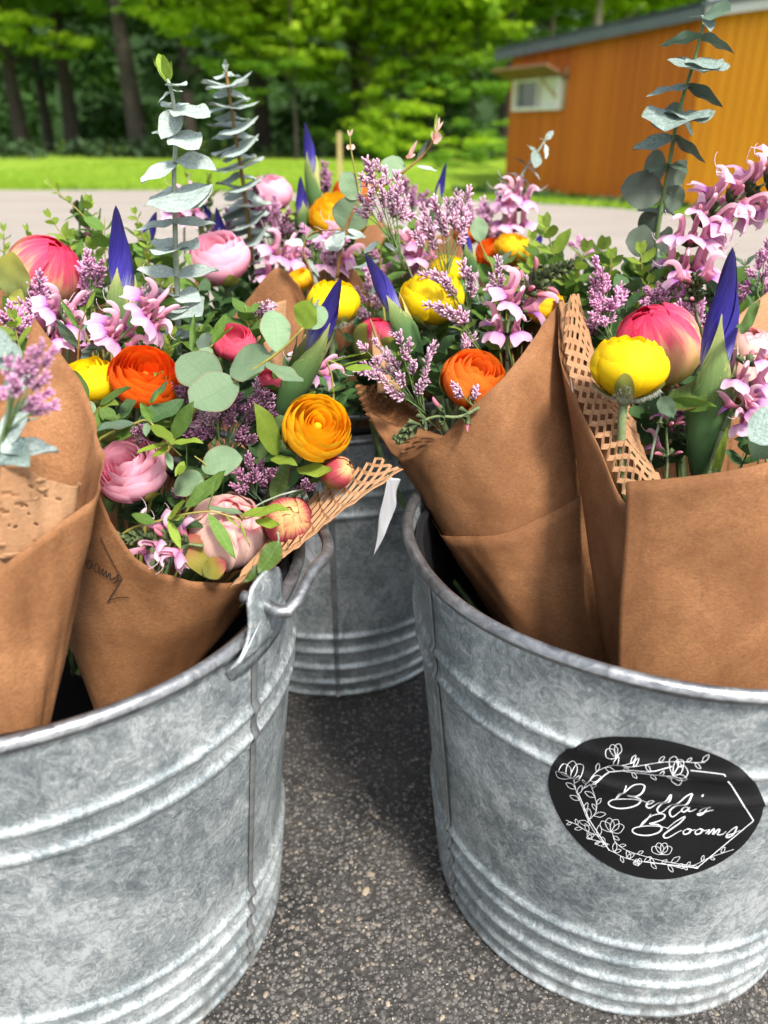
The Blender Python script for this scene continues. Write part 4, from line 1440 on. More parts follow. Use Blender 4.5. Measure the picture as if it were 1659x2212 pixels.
LF = [((1207, 650, .66), (1328, 1560, .50)), ((1211, 769, .615), (1330, 1565, .49)), ((1243, 857, .575), (1333, 1570, .48)), ((1291, 957, .535), (1336, 1575, .47)), ((1351, 1091, .485), (1340, 1580, .458)), ((1420, 1088, .478), (1400, 1590, .452))]
part("sheet", ruled(LF).mesh("sheet", MAT["kraft"]), w4, solid=0.0006)
FF = [((1352, 1042, .478), (1327, 1580, .448)), ((1440, 1033, .468), (1420, 1590, .442)), ((1560, 1014, .462), (1540, 1600, .440)), ((1690, 985, .470), (1670, 1610, .445)), ((1850, 950, .53), (1790, 1610, .50)), ((1900, 880, .64), (1820, 1560, .58))]
part("front_face", ruled(FF, bow=0.003).mesh("front_face", MAT["kraft"]), w4, solid=0.0007)
BF = [((1207, 650, .66), (1335, 1480, .56)), ((1300, 760, .70), (1400, 1450, .59)), ((1500, 760, .74), (1550, 1450, .62)), ((1700, 740, .74), (1700, 1450, .62)), ((1900, 880, .64), (1820, 1560, .58))]
part("back_face", ruled(BF).mesh("back_face", MAT["kraft"]), w4, solid=0.0006)
FLP = [((1207, 652, .655), (1217, 760, .62)), ((1222, 655, .65), (1232, 700, .635)), ((1232, 668, .645), (1236, 690, .64))]
part("corner_fold", ruled(FLP, 4, 4).mesh("corner_fold", MAT["kraft_honey"]), w4, solid=0.0005)


def w4s(x, y):
    best = at(x, y, lerp(0.50, 0.475, (x - 1260) / 90))
    return best, Vector((-0.5, -0.8, 0.2)).normalized()


w4i = thing("honeycomb_paper", "pale slit paper with square holes standing inside the square fronted wrap", "paper lining", at(1330, 900, 0.58), "slit paper linings inside the wraps")
S4 = patch([[(1218, 700, .63), (1228, 790, .60), (1262, 890, .565), (1310, 985, .53), (1350, 1075, .49)], [(1232, 635, .65), (1262, 760, .62), (1300, 850, .58), (1345, 930, .545), (1385, 1040, .50)], [(1248, 635, .66), (1285, 770, .63), (1352, 870, .59), (1380, 960, .55), (1424, 1040, .505)]])
honey(S4, 15, 7, "ribbons", w4i, 0.30, 0.80, 0.34, seed=11)
m = MB()
for i in range(15):                   # the saw-toothed outer edge
    u0, u1 = i / 15, (i + 1.12) / 15
    a, b = S4(u0, 0.93), S4(min(1, u1), 0.93)
    c, d = S4(min(1, u1), 1.0), S4(u0, 1.0)
    out = (S4(u0, 1.0) - S4(u0, 0.75)) * (0.55 + 0.12 * (i % 3))
    i0 = len(m.v)
    m.v += [tuple(a), tuple(b), tuple(b + out * 0.75), tuple(a + out * 1.1)]
    m.face((i0, i0 + 1, i0 + 2, i0 + 3))
part("tooth_edge", m.mesh("tooth_edge", MAT["kraft_honey"], True), w4i, solid=0.0004)


def flap_thing(name, label, cat, gens, mat, group=None, bow=0.0):
    t = thing(name, label, cat, at(*gens[0][1]), group)
    part("sheet", ruled(gens, bow=bow).mesh("sheet", MAT[mat]), t, solid=0.0005)
    return t


G_ = "kraft paper wraps around the bouquets"
flap_thing("paper_wrap", "brown paper corner standing behind the yellow ranunculus in the middle", "paper wrap", [((480, 712, .80), (560, 830, .78)), ((530, 655, .80), (590, 830, .78)), ((598, 579, .80), (640, 830, .78)), ((640, 612, .82), (680, 830, .78)), ((668, 645, .86), (720, 830, .82))], "kraft", G_)
flap_thing("paper_wrap", "pale folded paper edge in front of the brown corner in the middle", "paper wrap", [((548, 700, .76), (580, 800, .75)), ((580, 662, .76), (600, 800, .75)), ((616, 648, .76), (625, 800, .75))], "kraft_honey", G_)
flap_thing("paper_wrap", "brown paper flap between the middle irises", "paper wrap", [((640, 615, .88), (690, 770, .86)), ((690, 590, .88), (730, 770, .86)), ((740, 552, .88), (790, 770, .86)), ((790, 620, .9), (830, 770, .86))], "kraft", G_)
flap_thing("paper_wrap", "narrow brown paper tip behind the pink peony on the left", "paper wrap", [((415, 540, 1.02), (420, 620, 1.0)), ((455, 500, 1.02), (455, 620, 1.0)), ((470, 490, 1.02), (490, 620, 1.0))], "kraft", G_)
flap_thing("paper_wrap", "brown paper sheet behind the iris at the right edge", "paper wrap", [((1588, 690, .66), (1600, 900, .62)), ((1640, 645, .67), (1650, 900, .62)), ((1700, 600, .68), (1720, 900, .62))], "kraft_honey", G_)
flap_thing("paper_wrap", "brown paper showing through the leaves behind the leaning cone", "paper wrap", [((800, 700, .70), (815, 850, .68)), ((803, 690, .70), (840, 850, .68)), ((820, 740, .70), (870, 850, .68))], "kraft_honey", G_)
flap_thing("paper_wrap", "wide brown paper side far back among the orange flowers", "paper wrap", [((690, 510, 1.15), (720, 700, 1.1)), ((800, 470, 1.18), (800, 700, 1.1)), ((900, 520, 1.18), (880, 700, 1.1)), ((1010, 480, 1.15), (980, 700, 1.1))], "kraft", G_)
flap_thing("paper_wrap", "peach paper edge beside the orange flower on the far right", "paper wrap", [((1030, 600, .98), (1050, 720, .95)), ((1110, 560, .98), (1120, 720, .95)), ((1160, 600, .98), (1190, 720, .95))], "kraft_honey", G_)
flap_thing("tissue_corner", "straight white tissue corner hanging below the torn paper tip between the front buckets", "tissue", [((836, 1026, .560), (806, 1203, .552)), ((863, 1036, .566), (849, 1118, .560))], "tissue")
flap_thing("tissue_corner", "clear tissue point hanging by the wire hook of the left bucket", "tissue", [((640, 1170, .58), (684, 1240, .58)), ((662, 1165, .585), (686, 1243, .58)), ((678, 1160, .59), (688, 1240, .58))], "tissue")
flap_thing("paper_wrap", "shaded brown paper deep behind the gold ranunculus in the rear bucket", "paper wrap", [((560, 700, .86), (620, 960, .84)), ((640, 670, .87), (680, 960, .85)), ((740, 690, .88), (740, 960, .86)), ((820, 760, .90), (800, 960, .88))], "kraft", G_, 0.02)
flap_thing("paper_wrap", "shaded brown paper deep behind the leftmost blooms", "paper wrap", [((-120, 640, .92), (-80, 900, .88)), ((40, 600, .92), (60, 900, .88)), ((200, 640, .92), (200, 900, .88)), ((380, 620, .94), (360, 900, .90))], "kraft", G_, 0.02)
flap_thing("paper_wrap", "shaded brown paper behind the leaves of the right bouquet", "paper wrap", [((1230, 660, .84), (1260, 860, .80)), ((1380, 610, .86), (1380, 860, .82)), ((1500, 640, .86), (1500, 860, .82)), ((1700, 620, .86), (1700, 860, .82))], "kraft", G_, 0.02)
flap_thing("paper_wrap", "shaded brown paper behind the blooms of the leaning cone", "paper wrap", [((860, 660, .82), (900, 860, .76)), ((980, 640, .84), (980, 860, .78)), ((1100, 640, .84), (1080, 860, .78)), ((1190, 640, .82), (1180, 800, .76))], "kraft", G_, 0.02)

# ------------------------------------------------------------------ leaf and petal shapes (unit sized, shared)
_mc = {}


def cached(key, fn):
    if key not in _mc:
        _mc[key] = fn()
    return _mc[key]


def leaf_shape(kind, mat, var):
    def make():
        rnd = random.Random(var * 17 + len(kind))
        fold, curl, tw = rnd.uniform(0.05, 0.22), rnd.uniform(-0.25, 0.30), rnd.uniform(-0.2, 0.2)
        W = {"round": 0.47, "oval": 0.34, "lance": 0.20, "clasp": 0.36, "blade": 0.10}[kind]

        def width(v):
            if kind == "round":
                return W * math.sin(math.pi * min(1, v * 0.985 + 0.012)) ** 0.55
            if kind == "oval":
                return W * math.sin(math.pi * v ** 0.9) ** 0.75
            if kind == "clasp":            # broad clasping base, short point
                return W * (math.sin(math.pi * (0.10 + 0.90 * v ** 0.85)) ** 0.8)
            if kind == "lance":
                return W * math.sin(math.pi * v ** 0.8) ** 0.85
            return W * (1 - v ** 2.2) ** 0.8
        p1, p2 = rnd.uniform(0, 6), rnd.uniform(0, 6)
        b = MB()

        def pt(u, v):
            s = (u - 0.5) * 2
            w = width(v)
            edge = 0.02 * math.sin(v * 9 + p1) * abs(s)
            z = fold * abs(s) * w * 1.1 + curl * (v * v * 0.6 - v * 0.25) + edge + tw * s * w * v + 0.012 * math.sin(v * 14 + s * 3 + p2)
            return (s * w * (1 + 0.04 * math.sin(v * 11 + p2 * (1 if s > 0 else 2))), v, z)
        b.grid(pt, 6, 10)
        return b.mesh("leaf", MAT[mat])
    return cached(("leaf", kind, mat, var), make)


def cup_petal(r, w, z0, z1, mat, key, closing=0.0, lift=0.05, ruff=0.02, rim=1.0):
    def make():
        rnd = random.Random(int(r * 1000) + int(w * 100))
        p1, p2 = rnd.uniform(0, 6), rnd.uniform(0, 6)

        def pt(u, v):
            s = (u - 0.5) * 2
            ve = v * (1 - 0.20 * abs(s) ** 2.5 + 0.025 * math.sin(s * 5 + p1) * v)
            z = lerp(z0, z1, ve) * 1.0
            pr = math.sin(math.pi * (0.055 + (0.60 + closing) * ve)) ** 0.62
            R = r * pr * (1 + lift * s * 0.9) * lerp(1, rim, ve ** 3) * (1 + ruff * math.sin(s * 7 + p2) * v ** 3)
            a = s * w * (0.45 + 0.55 * min(1, v * 2.2))
            return (R * math.cos(a), R * math.sin(a), z)
        b = MB()
        b.grid(pt, 10, 9)
        return b.mesh("petal", MAT[mat])
    return cached(("cup", r, w, z0, z1, mat, key, closing, lift, rim), make)


def shell(r, w, t0, t1, mat, stretch=1.0, lift=0.05, tip=0.25, ruff=0.0):
    """petal of a closed bud: follows a globe of radius r from polar angle t0 (base) to t1 (near the top)"""
    def make():
        rnd = random.Random(int(r * 997 + w * 31 + t1 * 77))
        p1 = rnd.uniform(0, 6)

        def pt(u, v):
            s = (u - 0.5) * 2
            ve = v * (1 - tip * abs(s) ** 2.2)
            th = lerp(t0, t1, ve)
            a = s * w * (0.5 + 0.5 * min(1, v * 2.5))
            R = r * (1 + lift * s + ruff * math.sin(s * 9 + p1) * v * v + 0.012 * math.sin(v * 8 + s * 4 + p1))
            return (R * math.sin(th) * math.cos(a), R * math.sin(th) * math.sin(a), R * math.cos(th) * stretch)
        b = MB()
        b.grid(pt, 12, 10)
        return b.mesh("petal", MAT[mat])
    return cached(("shell", r, w, t0, t1, mat, stretch, lift, tip), make)


def globe(r, mat, stretch=1.0, name="heart"):
    def make():
        b = MB()
        b.grid(lambda u, v: (r * math.sin(math.pi * v) * math.cos(2 * math.pi * u) * (1 + .06 * math.sin(6 * math.pi * u + v * 9)), r * math.sin(math.pi * v) * math.sin(2 * math.pi * u), -r * stretch * math.cos(math.pi * v)), 14, 9, close=True)
        return b.mesh(name, MAT[mat])
    return cached(("globe", r, mat, stretch), make)


def stem_part(t, a, b_, r, mat="stem_green", bend=None, n=7, name="stem"):
    a, b_ = Vector(a), Vector(b_)
    mid = a.lerp(b_, 0.5) + (bend if bend is not None else Vector((0, 0, 0.0)))
    m = MB()
    m.tube(smooth([a, mid, b_], 8), (r, r * 1.1), n)
    return part(name, m.mesh(name, MAT[mat]), t)


BIND = {}                              # where each bouquet is tied


def bind(k):
    return BIND[k] + Vector((random.uniform(-.008, .008), random.uniform(-.008, .008), 0))


def to_bind(P, ax, k, r, t, mat="stem_green", reach=None):
    """stem from the underside of a flower head down into its bouquet"""
    B = bind(k)
    P = Vector(P)
    d = (P - B).length
    c = P - Vector(ax).normalized() * d * 0.33
    pts = []
    for i in range(13):
        q = i / 12
        pts.append((1 - q) ** 2 * P + 2 * q * (1 - q) * c + q * q * B)
    m = MB()
    m.tube(pts, r, 7)
    part("stem", m.mesh("stem", MAT[mat]), t)


RING = [(1.00, 5, .84, .30), (.93, 5, .80, .44), (.84, 5, .80, .52), (.74, 5, .78, .57), (.63, 5, .80, .60), (.52, 4, .95, .61), (.41, 4, .95, .59), (.31, 3, 1.2, .56), (.21, 3, 1.2, .50)]


def ranunculus(label, cx, cy, rpx, face, Y, petal, bk, rings=9, open_=1.0, sepals=4, hairs=False, group="ranunculus flowers"):
    P = at(cx, cy, Y)
    R = rpx * scale_at(P)
    ax = cvec(*face)
    t = thing("ranunculus", label, "flower", P - ax * R * 0.8, group)
    F = frame(P, ax) @ Matrix.Rotation(random.uniform(0, 6), 4, 'Z') @ Matrix.Scale(R, 4)
    a0 = 0
    for k, (r, n, w, z1) in enumerate(RING[:rings]):
        z0 = -0.74 * (0.55 + 0.45 * r)
        zt = z1 if open_ >= 1 else z1 + (1 - open_) * 0.45 * r
        me = cup_petal(r, w, z0, zt, petal, k, closing=(1 - open_) * 0.26)
        for i in range(n):
            a0 += 2 * math.pi / n
            tilt = Matrix.Rotation(random.uniform(-0.09, 0.09), 4, 'Y') @ Matrix.Rotation(random.uniform(-0.09, 0.09), 4, 'X')
            part("petal", me, t, F @ Matrix.Rotation(a0, 4, 'Z') @ tilt @ Matrix.Diagonal((1, 1, random.uniform(0.94, 1.05), 1)))
        a0 += 0.7
    part("heart", globe(0.13, petal), t, F @ Matrix.Translation((0, 0, 0.12)))
    for i in range(sepals):
        a = i * 2 * math.pi / max(1, sepals) + 0.4
        me = shell(1.06, 0.36, math.pi * 0.97, math.pi * (0.50 if i % 2 else 0.60), "sepal", 0.78, 0.03, 0.6)
        sp = part("sepal", me, t, F @ Matrix.Rotation(a, 4, 'Z'))
        if hairs:
            hm = cached(("sepal_hair", i % 2), lambda: fuzz_shell(1.06, 0.36, math.pi * 0.97, math.pi * (0.50 if i % 2 else 0.60), 0.78, 260))
            part("hair", hm, sp, F @ Matrix.Rotation(a, 4, 'Z'), kind='stuff')
    base = P - ax * R * 0.74
    b = MB()
    b.tube([base + ax * R * 0.12, base - ax * R * 0.05, base - ax * R * 0.28], [R * 0.30, R * 0.27, R * 0.13], 10)
    part("receptacle", b.mesh("receptacle", MAT["stem_fuzzy"]), t)
    to_bind(base - ax * R * 0.2, ax, bk, R * 0.115, t, "stem_fuzzy")
    return t, F


def fuzz_shell(r, w, t0, t1, stretch, n, ln=0.14):
    rnd = random.Random(3)
    b = MB()
    for k in range(n):
        s, v = rnd.uniform(-1, 1), rnd.random() ** 1.3 * 0.8
        th = lerp(t0, t1, v * (1 - .6 * abs(s) ** 2.2))
        a = s * w * (0.5 + 0.5 * min(1, v * 2.5))
        d = Vector((math.sin(th) * math.cos(a), math.sin(th) * math.sin(a), math.cos(th) * stretch))
        p = d * r * 1.01
        dd = (d + Vector((rnd.gauss(0, .4), rnd.gauss(0, .4), rnd.gauss(0, .4) - 0.3))).normalized()
        x = dd.orthogonal().normalized() * 0.006
        i = len(b.v)
        b.v += [tuple(p - x), tuple(p + x), tuple(p + dd * ln * rnd.uniform(.6, 1.2))]
        b.face((i, i + 1, i + 2))
    return b.mesh("hair", MAT["hair"], True)


def peony(label, cx, cy, rpx, face, Y, petal, bk, stretch=1.0, sepal="sepal", open_=False, nsep=3, sep_top=0.48, group="peony buds", ruff=0.012, roll=0.0, leaves=()):
    P = at(cx, cy, Y)
    R = rpx * scale_at(P)
    ax = cvec(*face)
    t = thing("peony_bud", label, "flower", P - ax * R, group)
    F = frame(P, ax, RIGHT) @ Matrix.Rotation(roll, 4, 'Z') @ Matrix.Scale(R, 4)
    top = 0.07 if open_ else 0.015
    for r, n, w, t1, off in ((1.0, 4, 1.0, top + 0.10, 0.0), (0.955, 4, 1.05, top + 0.04, 0.8), (0.90, 4, 1.1, top, 0.3), (0.78, 4, 1.1, top + 0.02, 1.1), (0.62, 4, 1.0, top + .04, 0.2)):
        if r < 0.8 and not open_:
            continue
        me = shell(r, w, math.pi * 0.97, math.pi * t1, petal, stretch, 0.045, 0.16, ruff)
        for i in range(n):
            part("petal", me, t, F @ Matrix.Rotation(off + i * 2 * math.pi / n, 4, 'Z') @ Matrix.Rotation(random.uniform(-.04, .04), 4, 'Y'))
    part("heart", globe(0.87 if not open_ else 0.5, petal, stretch), t, F)
    for i in range(nsep):
        me = shell(1.07, 0.78, math.pi * 0.985, math.pi * (sep_top + 0.09 * (i % 2)), sepal, stretch, 0.03, 0.34)
        part("sepal", me, t, F @ Matrix.Rotation(i * 2 * math.pi / max(1, nsep) + 0.5, 4, 'Z'))
    to_bind(P - ax * R * stretch * 0.95, ax, bk, R * 0.13, t, "stem_green")
    return t, F


def iris(label, tip, neck, base, wpx, Y, bk, roll=0.0, dY=0.0, sheath_top=0.45, pale=True, twist=2.2, group="iris buds"):
    """furled blue bud from tip to neck, green sheath from neck down to base"""
    T, N, B = at(*tip, Y + dY), at(*neck, Y), at(*base, Y + 0.005)
    ax = (T - B).normalized()
    w = wpx * 0.92 * scale_at(N) / 2
    L = (T - N).length
    t = thing("iris_bud", label, "flower", B, group)
    F = frame(N, (T - N), RIGHT) @ Matrix.Rotation(roll, 4, 'Z')

    def spindle(u, v, k):
        prf = (1 - v) ** 0.72 * (0.86 + 0.45 * v) * (0.9 + 0.16 * math.sin(math.pi * min(1, v * 1.6)))
        a = (u * 1.25 - 0.12) * 2 * math.pi / 3 + k * 2 * math.pi / 3 + twist * v
        rr = w * prf * (1.06 - 0.20 * u + 0.06 * math.sin(u * math.pi)) * (1 + 0.022 * math.sin(v * 46 + u * 5) * (1 - v) + 0.03 * math.sin(v * 9 + k * 2))
        z = L * v
        return (rr * math.cos(a), rr * math.sin(a) * 0.8, z)
    for k in range(3):
        m = MB()

        def body(u, v, k=k):
            q = lerp(-0.32, 1.0, v)
            if q >= 0:
                return spindle(u, q, k)
            p = spindle(u, 0, k)
            sh = 1 + q * 1.1
            return (p[0] * sh, p[1] * sh, L * q)
        m.grid(body, 9, 22)
        part("petal", m.mesh("petal", MAT["petal_iris"]), t, F)
    # sheath: two green bracts clasping the bud, one pointed edge higher than the other
    D = (N - B).length
    G = frame(B, (N - B), RIGHT) @ Matrix.Rotation(roll, 4, 'Z')
    for k, (mat, hh, wd, a0, sc_) in enumerate((("sheath", 1.0 + sheath_top * L / max(D, 1e-6), 1.80, -2.05, 1.12), ("sheath_pale" if pale else "sheath", 1.0 + sheath_top * 0.62 * L / max(D, 1e-6), 1.75, -0.55, 1.05), ("sheath", 0.95, 1.9, 1.5, 1.14))):
        m = MB()

        def pt(u, v):
            s = (u - 0.5) * 2
            q = v * (1 - 0.34 * abs(s) ** 2)
            z = D * hh * q
            x = z / D
            R = w * sc_ * (0.42 + 0.62 * min(1, x * 2.4) ** 0.7) * (1 if x < 1 else max(0.35, 1 - 0.62 * (x - 1) * D / L * 1.3))
            a = a0 + s * wd * (1 - 0.86 * v ** 4)
            return (R * math.cos(a), R * math.sin(a) * 0.8, z)
        m.grid(pt, 10, 16)
        part("bract", m.mesh("bract", MAT[mat]), t, G)
    to_bind(B + ax * w, ax, bk, w * 0.5, t, "stem_green")
    return t


def leaf_at(parent, b, tp, n, kind, mat, wf=1.0, name="leaf", var=None):
    v = random.randrange(4) if var is None else var
    return part(name, leaf_shape(kind, mat, v), parent, leaf_mx(b, tp, n, wf))


def euc_explicit(label, stem_px, Y, leaves, bk, kind="clasp", mat="leaf_silver", stem_mat="stem_silver", spx=7, group=None, name="eucalyptus_stem", taper=0.5):
    """stem through measured points (x, y, dY) and leaves (bx, by, tx, ty, width factor, dY of tip, normal[, mat[, kind]])"""
    pts = [at(p[0], p[1], Y + (p[2] if len(p) > 2 else 0)) for p in stem_px]
    t = thing(name, label, "foliage stem", pts[0], group)
    r = spx * scale_at(pts[0]) / 2
    m = MB()
    sp = smooth(pts, 6)
    m.tube(sp, (r, r * taper), 7)
    part("stem", m.mesh("stem", MAT[stem_mat]), t)
    if bk:
        to_bind(pts[0], pts[1] - pts[0], bk, r * 1.05, t, stem_mat)
    for lf in leaves:
        bx, by, tx, ty, wf, dy, nr = lf[:7]
        mt = lf[7] if len(lf) > 7 else mat
        kd = lf[8] if len(lf) > 8 else kind
        b = at(bx, by, Y)
        tp = at(tx, ty, Y + dy)
        leaf_at(t, b, tp, Vector(nr) if len(nr) == 3 else Vector((0, 0, 1)), kd, mt, wf)
    return t


def sprig(label, base, tip, bend, n, lpx, Y, bk, kind="lance", mat="leaf_green", young="leaf_young", stem_mat="stem_olive", group=None, wf=1.0, name="leafy_sprig", dY=0.0, seed=None, spread=0.9, nyoung=2, spx=4.5, cat="foliage stem"):
    """leafy shoot from base to tip (measured points), leaves in crossed pairs"""
    rnd = random.Random(seed if seed is not None else random.random())
    A, B = at(*base, Y), at(*tip, Y + dY)
    t = thing(name, label, cat, A, group)
    s = scale_at(A)
    mid = A.lerp(B, 0.5) + cvec(bend[0], bend[1], bend[2] if len(bend) > 2 else 0.001) * (math.hypot(bend[0], bend[1]) * s)
    P = smooth([A, mid, B], 10)
    m = MB()
    m.tube(P, (spx * s / 2, spx * s / 4), 6)
    part("stem", m.mesh("stem", MAT[stem_mat]), t)
    if bk:
        to_bind(A, P[1] - P[0], bk, spx * s / 2, t, stem_mat)
    for k in range(n):
        f = (k + 0.35) / n
        i = min(int(f * (len(P) - 1)), len(P) - 2)
        o = P[i].lerp(P[i + 1], f * (len(P) - 1) - i)
        d = (P[i + 1] - P[i]).normalized()
        side = d.cross(Vector((rnd.uniform(-.3, .3), -1, rnd.uniform(-.2, .6)))).normalized()
        if k % 2:
            side = d.cross(side).normalized()
        l = lpx * s * (1.0 - 0.45 * f ** 2) * rnd.uniform(0.8, 1.15)
        for sg in (-1, 1):
            dirn = (side * sg * spread + d * rnd.uniform(0.45, 0.8) + Vector((0, 0, rnd.uniform(-.2, .2)))).normalized()
            mt = young if (k >= n - nyoung and young) else mat
            nn = (Vector((rnd.uniform(-.4, .4), rnd.uniform(-.7, 0), 1)) + d * 0.3)
            leaf_at(t, o, o + dirn * l, nn, kind, mt, wf, var=rnd.randrange(4))
    if young:
        for sg in (-1, 1):
            leaf_at(t, P[-1], P[-1] + ((P[-1] - P[-2]).normalized() + Vector((0.35 * sg, 0, 0.1))).normalized() * lpx * s * 0.45, Vector((0, -1, .4)), kind, young, wf * 0.9)
    return t


def cluster_mesh(mat, var):
    def make():
        rnd = random.Random(var + 11)
        b = MB()
        n = 13
        for k in range(n):
            f = k / (n - 1)
            o = Vector((rnd.uniform(-.07, .07), f * 0.55, rnd.uniform(-.07, .07)))
            a = k * 2.4 + rnd.uniform(-.5, .5)
            d = Vector((math.cos(a) * 0.95 * (1 - .45 * f), 0.70 + 0.4 * f, math.sin(a) * 0.95 * (1 - .45 * f))).normalized()
            l = rnd.uniform(0.34, 0.50)
            r = l * 0.145
            b.tube([o, o + d * l * .25, o + d * l * .62, o + d * l * .9, o + d * l], [r * .35, r * .75, r * 1.0, r * .8, r * .15], 5, caps=False)
        b.tube([(0, -0.05, 0), (0, 0.7, 0)], (0.022, 0.012), 4, caps=False)
        return b.mesh("floret_cluster", MAT[mat])
    return cached(("cluster", mat, var), make)


def sea_lavender(label, base, fork, heads, Y, bk, size=46, mat="floret", stem="stem_green", group="sea lavender sprays", dY=0.0, spx=4.0, seed=None):
    """forked spray: heads are (x, y) tips of the branchlets, each ending in clusters of florets"""
    rnd = random.Random(seed if seed is not None else len(label))
    A, Fk = at(*base, Y), at(*fork, Y)
    t = thing("sea_lavender", label, "flower spray", A, group)
    s = scale_at(Fk)
    m = MB()
    m.tube(smooth([A, A.lerp(Fk, .5) + Vector((rnd.uniform(-.004, .004), 0, 0)), Fk], 5), (spx * s / 2, spx * s / 2.3), 6)
    for hx, hy in heads:
        H = at(hx, hy, Y + dY + rnd.uniform(-0.02, 0.02))
        f = rnd.uniform(0.45, 1.0)
        S_ = A.lerp(Fk, f)
        c = S_.lerp(H, 0.5) + (Fk - A).normalized() * (H - S_).length * 0.12
        pts = smooth([S_, c, H], 5)
        m.tube(pts, (spx * s * 0.32, spx * s * 0.2), 5)
        d = (pts[-1] - pts[-2]).normalized()
        sz = size * s * rnd.uniform(0.8, 1.15)
        for k in range(3):
            q = (d + Vector((rnd.gauss(0, .45), rnd.gauss(0, .45), rnd.gauss(0.15, .35)))).normalized() if k else d
            o = pts[-1 if k == 0 else rnd.choice((-2, -3, -4))]
            part("floret_cluster", cluster_mesh(mat, rnd.randrange(5)), t, leaf_mx(o - q * sz * 0.15, o + q * sz * 0.85 * (1 if k == 0 else .8), Vector((rnd.gauss(0, 1), rnd.gauss(0, 1), .3))))
    part("stem", m.mesh("stem", MAT[stem]), t)
    if bk:
        to_bind(A, Fk - A, bk, spx * s / 2, t, stem)
    return t


def corolla_meshes():
    def hood():
        b = MB()
        path = smooth([(0, 0, 0), (0, .22, .01), (0, .40, .07), (0, .56, .22), (0, .74, .33), (0, .92, .28), (0, 1.0, .14)], 3)
        N = len(path) - 1

        def pt(u, v):
            i = int(round(v * N))
            p = path[i]
            tg = (path[min(i + 1, N)] - path[max(i - 1, 0)]).normalized()
            nn = Vector((1, 0, 0)).cross(tg)
            f = i / N
            w = 0.075 + 0.085 * math.sin(math.pi * min(1, f * 1.0)) ** 1.2
            a = (u - 0.5) * (2 * math.pi * 0.98 if f < 0.35 else 3.7 - 0.9 * f)
            k = 0.55 if f > 0.35 else 1.0     # hood pressed flat from the sides
            return p + Vector((1, 0, 0)) * math.sin(a) * w * k + nn * math.cos(a) * w * 1.25
        b.grid(pt, 9, N)
        return b.mesh("hood", MAT["corolla"])

    def lip():
        b = MB()

        def pt(u, v):
            s = (u - 0.5) * 2
            lobes = 1 + 0.16 * math.cos(s * 4.2) * v
            y = 0.30 + 0.48 * v * lobes
            z = -0.02 - 0.04 * v - 0.40 * v ** 2.6
            w = 0.08 + 0.36 * math.sin(math.pi * (0.05 + 0.60 * v))
            return (s * w, y - 0.10 * v * v - 0.07 * s * s * v, z - 0.14 * abs(s) ** 1.6 * (0.3 + v) * (1 - 0.3 * v) + 0.035 * math.sin(s * 7) * v)
        b.grid(pt, 12, 9)
        return b.mesh("lip", MAT["corolla_lip"])

    def style():
        b = MB()
        b.tube(smooth([(0, .90, .24), (0, 1.05, .14), (0, 1.22, .10), (0.02, 1.40, .12)], 4), (0.012, 0.009), 4)
        b.tube([(0.02, 1.40, .12), (0.06, 1.47, .16)], 0.008, 4)
        return b.mesh("style", MAT["style"])
    return cached("hood", hood), cached("lip", lip), cached("style", style)


def calyx_mesh(var):
    def make():
        b = MB()

        def pt(u, v):
            a = u * 2 * math.pi
            r = (0.10 + 0.20 * v ** 0.8) * (1 + 0.09 * math.cos(10 * a)) * (1 if v < 0.7 else 1 - 0.25 * (v - .7))
            tooth = 0.18 * (0.5 + 0.5 * math.cos(4 * a)) * sstep(.6, 1, v)
            return (r * math.cos(a), v * 0.82 + tooth * v, r * math.sin(a) * 0.85)
        b.grid(pt, 20, 6, close=True)
        return b.mesh("calyx", MAT["calyx"])
    return cached(("calyx", var), make)


def bud_mesh():
    def make():
        b = MB()
        b.tube(smooth([(0, 0, 0), (0, .3, .01), (0, .6, .05), (0, .85, .03), (0, 1, -.03)], 3), [0.05 + 0.10 * math.sin(math.pi * (i / 12) ** .9) for i in range(13)], 8)
        return b.mesh("bud", MAT["corolla_bud"])
    return cached("sbud", make)


